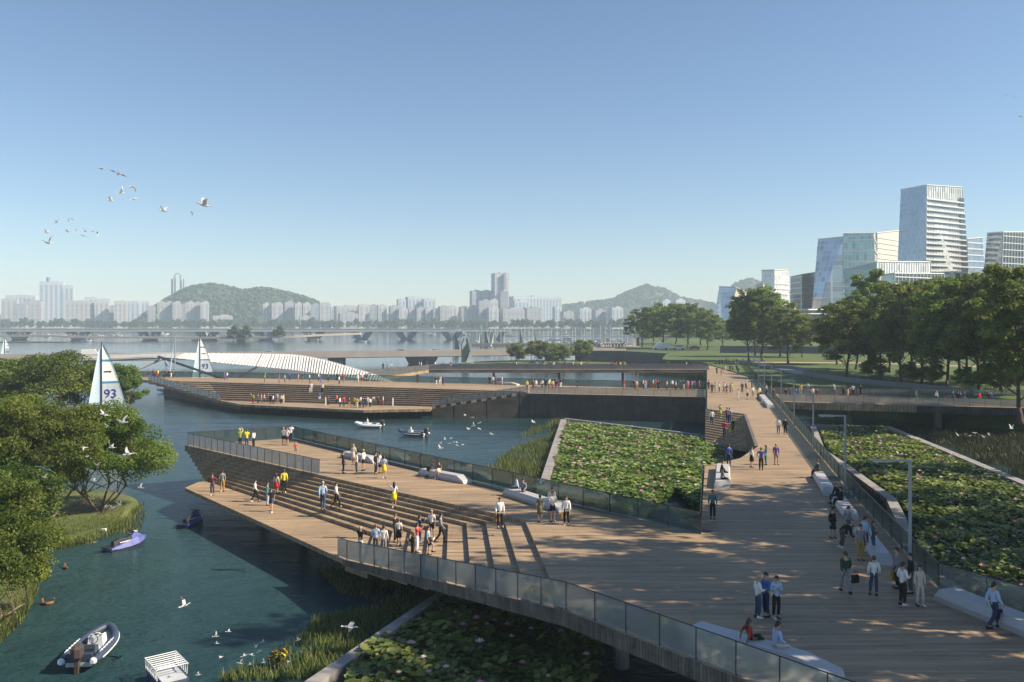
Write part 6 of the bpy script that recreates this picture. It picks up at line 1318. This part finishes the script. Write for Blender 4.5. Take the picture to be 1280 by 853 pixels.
def person(px, py, pose, top, bot, hair='black', face='cam', z=None, h=None, hk='hair', skin=None, where='', group='', extra='', kt=None, label=None, detail=True):
    """kt: kind of top; bot like 'black', 'black skirt', 'navy shorts', 'olive dress'"""
    z = ZD if z is None else z
    loc = P(px, py, z); col, _, kb = bot.partition(' '); kb = kb or 'trousers'
    kt = kt or 'shirt'; rz = FACING.get(face, None); rz = (face if rz is None else rz) + prr.uniform(-.35, .35)
    b = bpy.data.objects.new('person', get('body', pose)); COL.objects.link(b); b.material_slots[0].link = 'OBJECT'; b.material_slots[0].material = SKIN[prr.choice((0, 0, 1, 3)) if skin is None else skin]
    fem = kb in ('skirt', 'dress') or hk == 'longhair'; s = (h or prr.uniform(1.71, 1.82) * (.95 if fem else 1)) / 1.76
    b.location = loc + (Vector((0, 0, .44 * (1 if h is None or h > 1.2 else .9))) if pose in ('sit', 'lean') else Vector()); b.rotation_euler = (0, 0, rz); b.scale = (s * (.93 if fem else 1.0), s, s)
    j = J(pose); put(get(kt, pose), 'jacket' if kt == 'coat' else 'shirt', cloth(top), b)
    if kb == 'dress': put(get('dress', pose), 'skirt', cloth(col), b)
    else: put(get(kb, pose), kb, cloth(col), b)
    put(get(hk, pose), 'hat' if hk == 'hat' else 'hair', HAIR[hair] if hk != 'hat' else cloth('beige' if top != 'beige' else 'white'), b)
    if detail:
        put(get('face', pose), 'face', M_BLACK, b); sh = get('shoe', 'stand')
        for sd_ in 'LR':
            o = put(sh, 'shoe', cloth('white' if prr.random() < .25 else 'black'), b); a = j['an' + sd_]; o.location = (a.x, a.y, a.z - .09)
    nm = NICE.get(top, top); nb = NICE.get(col, col)
    w_ = {'stand': 'standing', 'contra': 'standing relaxed', 'walk': 'walking', 'photo': 'taking a photo', 'armsup': 'arms raised', 'hips': 'hands on hips', 'point': 'arm stretched out', 'wave': 'waving', 'talk': 'talking', 'cross': 'arms folded', 'phone': 'looking at a phone', 'step': 'stepping', 'bend': 'bending down', 'sit': 'sitting', 'lean': 'sitting back'}[pose]
    b['category'] = 'person'; b['group'] = group
    PEOPLE.append((px, b, label, '%s person in %s %s, %s' % (w_, nm, 'top' if kt != 'coat' else 'jacket', nb + ' ' + kb), where, hair))
    return b
def bag(px, py, z, m, label, hgt=.45):
    o = empty('tote_bag', P(px, py, z) + Vector((0, 0, hgt)), .4, label=label, cat='bag', group='bags carried by people')
    MB().box((0, 0, .18), (.36, .13, .34), 0, .9).obj('body', m, o); m2 = MB(); [m2.tube([(-.1, s * .05, .34), (-.07, s * .04, .52), (.07, s * .04, .52), (.1, s * .05, .34)], .012, 5) for s in (1, -1)]; m2.obj('handle', M_SEAT, o)
G1, w1 = 'people on the near platform', 'on the near platform'
def many(L, where, group, z=None, detail=True, zf=None):
    for it in L.split(';'):
        f = [x.strip() for x in it.split(',')]
        if len(f) < 5: continue
        px, py, pose, top, bot = float(f[0]), float(f[1]), f[2], f[3], f[4]; kw = {}
        for e in f[5:]:
            k, _, v = e.partition('='); kw[k] = v
        face = kw.get('f', prr.choice(('cam', 'away', 'left', 'right')) if 'f' not in kw else 0)
        person(px, py, pose, top, bot, kw.get('hair', prr.choice(('black', 'black', 'brown'))), face if face in FACING else float(face), (zf(px, py) if zf else z), float(kw['h']) if 'h' in kw else None, kw.get('hk', 'hair'), int(kw['s']) if 's' in kw else None, where, group, '', kw.get('k'), None, detail)
MU = cloth('mustard')
# upper deck of the near platform
many('''300,559,armsup,lime,jeans,f=away,hk=hat; 308.4,559.8,photo,yellow,jeans,f=away; 317,559.3,stand,white,black,f=left,hk=longhair; 354.4,556.6,stand,white,black shorts,f=cam,hair=blond,k=tshirt; 358.8,557,talk,white,navy shorts,f=cam,k=tshirt,hair=red; 363.4,552.9,photo,white,black,f=away;
369.8,570,stand,coral,grey shorts,h=1.25,k=tshirt,hair=blond,f=cam; 428.9,591.7,contra,black,black,k=coat,f=right; 441.8,581,stand,beige,beige skirt,hk=longhair,hair=blond,f=cam; 445.7,592.8,talk,white,jeans,f=left; 454.2,588.6,stand,white,black shorts,f=left,hair=blond; 469.7,592.8,stand,black,black,k=coat,f=right; 475,591.5,stand,white,navy skirt,f=right,hk=longhair; 480.2,598,wave,lightblue,yellow skirt,f=away,k=tshirt;
675,653,stand,olive,olive dress,f=away,k=tshirt; 690.8,651.9,cross,white,black shorts,f=cam,k=tshirt,hair=red; 707.7,656.5,contra,white,black,k=coat,f=cam; 624.8,660,contra,white,black,k=coat,f=cam''', w1, G1, ZD)
many('''541,596.3,sit,navy,black skirt,f=left,hk=longhair,k=tshirt; 549,598,sit,brown,beige skirt,f=cam,hk=longhair,k=tshirt''', 'on the bench with the couple', 'people seated on benches', ZD)
many('''646,620,sit,lightblue,black,f=left; 654,623.5,sit,grey,jeans,f=cam; 690,636,sit,white,lightblue,f=cam''', 'on the platform railing bench', 'people seated on benches', ZD)
# on the steps and the lower terrace
many('''492.5,635,wave,white,yellow skirt,f=away,k=tshirt,hk=longhair; 403.5,637.5,walk,lightblue,jeans,f=away,hair=grey; 420.4,635,walk,white,black,f=right; 355,616,stand,yellow,black,f=away,hair=brown; 345.5,618,stand,beige,red skirt,f=away,hk=longhair,hair=brown; 334.5,632,stand,teal,lightblue,f=right; 339,640,walk,black,jeans shorts,f=cam,k=tshirt; 319,627.6,walk,white,black,f=right; 265.4,619,hips,maroon,jeans,f=cam,hair=brown; 278,614.8,stand,grey,mustard,f=away,k=tshirt''', 'on the platform steps', 'people on the steps and lower terrace', None, True, step_z)
many('''450.6,696,photo,black,white,f=away,hair=blond,k=coat; 469.7,691.5,talk,lightblue,darkgrey,f=away,hair=red; 479.5,693.5,contra,white,grey,f=away; 494,678,stand,black,black,f=right,k=coat,hair=red; 498.5,682.5,stand,white,black skirt,f=away,hair=red,k=tshirt; 516,702.5,phone,black,black,f=left,k=coat,hk=longhair; 521.4,690.5,photo,coral,white,f=right,hk=longhair; 524.5,679.5,photo,navy,navy,f=right,hk=longhair; 535.5,694.5,step,lightblue,black skirt,f=right,k=tshirt; 539.5,673.5,contra,white,black shorts,f=cam,k=tshirt,hair=blond; 551,678,walk,grey,black,f=right,hk=longhair''', 'on the lower terrace', 'people on the steps and lower terrace', None, True, step_z)
# boardwalk
w2, G2 = 'on the boardwalk', 'people on the boardwalk'
many('''890.8,648.8,stand,teal,black,f=cam; 911,582.5,stand,blue,navy,f=away; 939.4,584.4,stand,white,black skirt,f=right,hk=longhair; 951.4,587.8,hips,blue,black,f=away,k=tshirt; 957.3,581.3,talk,teal,teal,f=left,hk=longhair; 970,581,contra,purple,grey shorts,f=cam,hair=blond; 973,542.8,stand,white,grey,f=cam; 981.6,543.2,stand,black,black,f=cam,k=coat''', w2, G2, ZD)
many('''902.5,599,sit,black,black,f=right,hair=brown; 903,608,sit,grey,black,f=right''', 'on the bench by the lotus bed', 'people seated on benches', ZD)
def rz_(px, py):
    p = P(px, py, ZD)
    for k in range(1, nstep + 1):
        z = ZD - .22 * k; q_ = P(px, py, z).to_2d(); d_ = (q_ - e1).dot(nn)
        if .52 * (k - 1) <= d_ < .52 * k: return z
    return ZD
many('''889.8,531.5,stand,white,jeans,f=away; 900.2,522.5,wave,lime,lime skirt,f=away; 909,528,stand,red,navy,f=away; 912,528.5,stand,lightblue,navy,f=away; 905.8,546.5,talk,red,jeans,f=away; 916.5,543.5,walk,black,black,f=left''', 'on the sunken steps', 'people on the sunken steps', None, True, rz_)
many('''1040.5,672.5,contra,black,black skirt,f=cam,hk=longhair; 1052,685,bend,black,darkgrey,f=right; 1060.5,672,walk,grey,darkgrey,f=right,hair=brown; 1076,700,stand,grey,mustard,f=cam,k=tshirt; 1081.5,689,stand,lightblue,jeans,f=right; 1091.5,693,talk,darkgrey,jeans,f=right,hk=longhair,hair=brown,k=coat; 1057,740.5,walk,green,grey,f=away; 1092.5,744,contra,white,jeans,f=away,hair=brown; 1121,735,stand,grey,black,f=left; 1128.5,756.5,talk,white,black,f=right; 1138,741.5,stand,black,darkgrey,f=left,k=coat; 1149.5,757,contra,beige,beige,f=cam,hk=longhair,k=coat; 1242.5,785.5,walk,lightblue,navy,f=right''', 'in the group by the lamp', 'people beside the lamp', ZD)
many('''947.5,772.3,talk,white,jeans,f=right,hair=blond; 957.5,770.5,cross,blue,navy,f=left; 970.3,773,phone,lightblue,black,f=cam''', 'in the trio at the front', 'people in the front trio', ZD)
many('''940,817,lean,red,black,f=2.2,hk=longhair,k=tshirt,s=2; 971,826,sit,lightblue,beige,f=2.0,s=1''', 'on the long front bench', 'people seated on benches', ZD)
many('''1022.5,597.5,sit,darkgrey,black,f=left; 1046,629,sit,black,black,f=left,k=coat,hair=red; 1051.5,635,sit,black,black,f=left,k=coat''', 'on the right hand benches', 'people seated on benches', ZD)
for a in ((704.3, 655, ZD, MU, 'mustard bag held by the man in white jacket near the railing bench'), (621, 659, ZD, MU, 'mustard bag held by the man in a white jacket at the top of the steps'), (417.8, 634.5, step_z(420.4, 635), MU, 'mustard bag carried down the platform steps by the man in white'), (1117.5, 734, ZD, MU, 'large mustard bag held by the person in grey beside the lamp'), (1069, 738, ZD, cloth('black'), 'black jacket like bag held by the man in the green shirt'), (1248, 784, ZD, cloth('black'), 'black bag carried by the man in light blue walking at the right'), (913.8, 543.5, rz_(916.5, 543.5), cloth('yellow'), 'yellow bag carried up the sunken steps')): bag(*a, hgt=.32)
# far boardwalk and side bridge
many('''885.8,488.3,stand,navy,navy;890,492,stand,black,black;894,491.4,talk,grey,grey;899,490.8,stand,white,black;905,491.4,walk,white,darkgrey;908.7,493.3,stand,purple,coral skirt;912.7,491.4,stand,darkgrey,black;915.3,491.4,stand,lime,grey;923,500.8,stand,white,white;934.3,499,stand,white,black skirt;927.8,491.4,stand,navy,darkgrey;932.5,486.4,stand,white,black;939.7,485.8,stand,navy,black;941,496.4,stand,white,grey;947.2,499.6,talk,yellow,black;949.4,497.3,stand,white,black;901.4,469.5,stand,purple,jeans;904,466.5,stand,red,grey;907,466.3,stand,white,beige;912.7,465,stand,navy,black;916,464.5,stand,grey,black;920.9,463.8,stand,darkgrey,black;922.8,468.2,walk,teal,darkgrey;896,468,stand,maroon,navy;894.5,456.5,stand,darkgrey,black;899.6,457,stand,navy,black;903,456.5,stand,black,black;908,455.8,stand,grey,black;911,456,stand,navy,navy;915,456,stand,white,black;918,456,stand,yellow,black;921,456,stand,blue,navy;
958,494,stand,white,black;963.5,495.5,talk,teal,grey;967,499,stand,brown,darkgrey''', 'on the far boardwalk', 'people on the far boardwalk', ZD, False)
many('''982,499.6,walk,black,black;988,498.5,stand,blue,navy;995,499,stand,blue,grey;998.8,499,talk,teal,black;1001,494,stand,orange,grey;1009.5,491.5,stand,white,grey;1012.9,500,stand,blue,navy;1016,498.5,stand,beige,brown;1021.4,500.3,stand,green,red;1043.3,494.2,armsup,white,jeans;1054.6,494,stand,brown,black;1059.6,495,bend,olive,beige;1066.5,494.5,photo,white,black;1076,495,stand,black,black;1145.3,503.3,stand,grey,darkgrey;1170.8,503.3,stand,white,black shorts,hair=blond;1180.2,504.4,stand,purple,red;1191.2,503.5,stand,purple,navy;1197.5,504.5,stand,black,black;1200.5,505,stand,navy,black;1205.3,504.6,stand,purple,grey;1224.4,505.2,stand,red,grey;1236,505.2,stand,navy,navy;1238.8,504.8,stand,blue,navy''', 'on the side bridge', 'people on the side bridge', ZD, False)
# far platform: upper deck, bleachers, lower terrace, level footbridge
w4, G4 = 'on the far platform', 'people on the far platform'
many('''185.7,472.3,stand,darkgrey,black;191.3,472,stand,black,black;193,472.5,stand,red,navy;197.6,472.5,stand,yellow,red;203.9,472.5,stand,black,darkgrey;205.6,472.2,stand,navy,black;208.3,472,stand,grey,black;210.8,472.5,stand,black,black;213.9,472.3,stand,darkgrey,white;217,472.5,stand,brown,black;280.8,475.8,stand,purple,purple;284,475.2,stand,white,darkgrey;331,478.3,armsup,lime,olive;349,479,stand,purple,coral;356,479,stand,white,black;362,476.6,stand,purple,navy;373,478,stand,pink,grey;378,476.8,stand,black,darkgrey;386.8,478.3,stand,white,black;398.4,477.2,stand,white,navy;400.7,480,stand,purple,blue;410.3,477.6,stand,darkgrey,black;421.6,477,stand,black,black;424,481,stand,white,navy;429.4,479,stand,red,grey;447.7,478.5,stand,white,beige;452.4,478,stand,white,red;545.3,482,walk,black,white;550.3,481.7,step,yellow,white;554,482,stand,purple,purple;
612,481.5,stand,black,black;616,481.5,stand,white,grey;619.8,481.4,stand,red,black;627.6,481.8,stand,white,beige;658.7,487.7,stand,yellow,red;666.5,487,stand,maroon,navy;670,486.5,stand,white,pink;677.8,486.8,walk,white,darkgrey;682,485.5,stand,navy,black;686,486.8,stand,white,black;691,487.3,stand,yellow,red;695,486.8,stand,navy,purple;698,486.4,stand,purple,navy;687,484.6,stand,beige,grey;701,485,stand,black,white;721.4,485.6,stand,black,black;780,487,stand,red,pink;793.3,487,stand,black,black;795.8,487.6,stand,beige,mustard;804,486.3,stand,white,black;806.9,487.4,stand,pink,lightblue;816.5,486,stand,white,red;819.7,486,stand,red,darkgrey;822.8,488.3,walk,black,black;833.4,487.7,stand,white,purple;840.3,486.8,stand,white,brown;844.7,488.3,stand,lightblue,black;851,487.9,stand,green,navy;854.8,486.8,stand,navy,white;859.8,487.9,stand,pink,coral;865.2,487.7,stand,white,grey;868,487.9,stand,purple,navy;874.2,488.3,stand,red,jeans''', w4, G4, ZD, False)
def bl_(px, py):
    best = ZD
    for k in range(1, NF + 1):
        z = ZD - (ZD - ZLF) * k / NF; t0, t1 = (k - 1) / NF, k / NF
        a0, a1, b0_, b1_ = fA0.lerp(fA9, t0), fA0.lerp(fA9, t1), fB0.lerp(fB9, t0), fB0.lerp(fB9, t1)
        if pip(xy(P(px, py, z)), [xy(a1), xy(b1_), xy(b0_), xy(a0)]): return z
    return ZLF if py > 500 else ZD
many('''386.5,492,step,black,beige;388.8,491.4,stand,white,beige;402.8,492,stand,white,black;399.4,502.5,stand,blue,white''', 'on the far bleachers', 'people on the far bleachers', None, False, bl_)
many('''316.3,505,wave,lime,red;322.6,505,stand,darkgrey,black;326.7,504,stand,beige,grey;330.5,504.5,stand,pink,navy;335,504,stand,darkgrey,black;338,505.5,stand,black,black;341.4,505.7,stand,white,black;346.4,504,stand,beige,grey;351.4,505.7,stand,white,navy;354.5,505,stand,yellow,beige;407,508,stand,yellow,white;410.3,507.7,stand,purple,navy;421,505.5,stand,coral,black;425,509.6,stand,white,black;429.8,509.2,stand,red,teal;436.7,509.4,walk,navy,mustard;443,509,stand,yellow,darkgrey;446,510,stand,yellow,white;449.8,509.6,stand,white,black;454,509.8,stand,navy,navy;451,507.5,stand,white,darkgrey;457,509.4,stand,navy,navy;459.4,508.6,stand,white,grey;462.5,510,stand,white,black;467,507.5,stand,beige,grey;472.6,507.6,stand,green,black;478.8,507.2,stand,white,red;491,509,point,white,white''', 'on the far lower terrace', 'people on the far lower terrace', ZLF, False)
many('''478.8,462.8,stand,black,black;484,462.5,stand,maroon,darkgrey;489.5,462.4,stand,white,grey;524,460.6,stand,yellow,grey;526.5,460.6,stand,beige,white;533.4,460.5,stand,purple,beige;544,460.4,stand,white,beige;554,460.3,stand,maroon,navy;563.5,460.4,stand,brown,white;645.5,460.3,stand,white,grey;662,460.3,stand,black,grey;671,460.3,stand,lightblue,grey;680.5,460.6,stand,beige,mustard;692,460.6,stand,white,beige;707.5,460.3,stand,grey,darkgrey;716.6,460.3,stand,white,pink;726.3,460.4,stand,yellow,grey;765,460.4,stand,maroon,navy;770.4,460.4,stand,red,grey;775.4,460.4,stand,yellow,navy;778.3,460.2,stand,navy,navy;780.8,460.6,stand,lime,beige;835,460.5,walk,darkgrey,brown;858,460.4,stand,white,black;862.7,460.3,stand,navy,black''', 'on the level footbridge', 'people on the level footbridge', ZD, False)
# boat crews
for i, (px, py, lb) in enumerate(((459.5, 533, 'person in white top seated in the white tubed inflatable boat'), (513.5, 543.5, 'person in white top seated in the dark inflatable boat'))):
    b = person(px, py, 'sit', 'white', 'darkgrey', 'black', 'left', .1, None, 'hair', None, '', 'people in boats', '', None, lb)
# unique labels
byl = {}
for it in PEOPLE: byl.setdefault((it[3], it[4]), []).append(it)
for (d, wh), L in byl.items():
    L.sort(key=lambda a: a[0])
    for i, (px, b, lab, _, _, hair) in enumerate(L):
        t = lab or (d + ' ' + wh if len(L) == 1 else '%s, %s from left %s' % (d, ORD[i], wh))
        b['label'] = t if len(t.split()) <= 16 else t.replace(' person in', '', 1).replace(',', ' person', 1) if len(t.split()) == 17 else ' '.join(t.replace(' on the ', ', ').split()[:16])
# the far-off crowd on the quay by the marina and on the promenade bridge
V, Q, rn = [], [], []; r_ = np.random.default_rng(9)
def far_person(x, y, z):
    n0 = len(V)
    for (w_, h_) in ((.16, 0), (.22, .85), (.24, 1.35), (.1, 1.5), (.11, 1.72)):
        for a in range(4): V.append((x + w_ * math.cos(a * 1.571 + .6), y + w_ * .7 * math.sin(a * 1.571 + .6), z + h_))
    f = r_.uniform(0, 1)
    for k in range(4):
        for a in range(4): Q.append((n0 + k * 4 + a, n0 + k * 4 + (a + 1) % 4, n0 + k * 4 + 4 + (a + 1) % 4, n0 + k * 4 + 4 + a)); rn.append(f if k > 0 else 1 - f)
for _ in range(120): px = r_.uniform(747, 786); d = r_.uniform(386, 430); far_person(XD(px, d), d, ZP)
link('crowd', fast_mesh('crowd', V, Q, rn), leaf_mat('crowd clothes', (.06, .05, .07), (.75, .7, .66), 0, .8), kind='stuff', label='far off crowd gathered on the sandy quay by the marina', cat='crowd')
V, Q, rn = [], [], []
for _ in range(150):
    p = samp(pts_prom, r_.uniform(.08, .8)); far_person(p.x, p.y + r_.uniform(.5, 5), p.z)
link('crowd', fast_mesh('crowd', V, Q, rn), MATS['crowd clothes'], kind='stuff', label='far off crowd walking along the promenade bridge', cat='crowd')
land('sandy_quay', [(XD(745, 384), 384), (XD(800, 384), 384), (XD(795, 435), 435), (XD(757, 435), 435)], ZP + .014, mat('sandy paving', (.42, .36, .3), .9), ZP - .3)
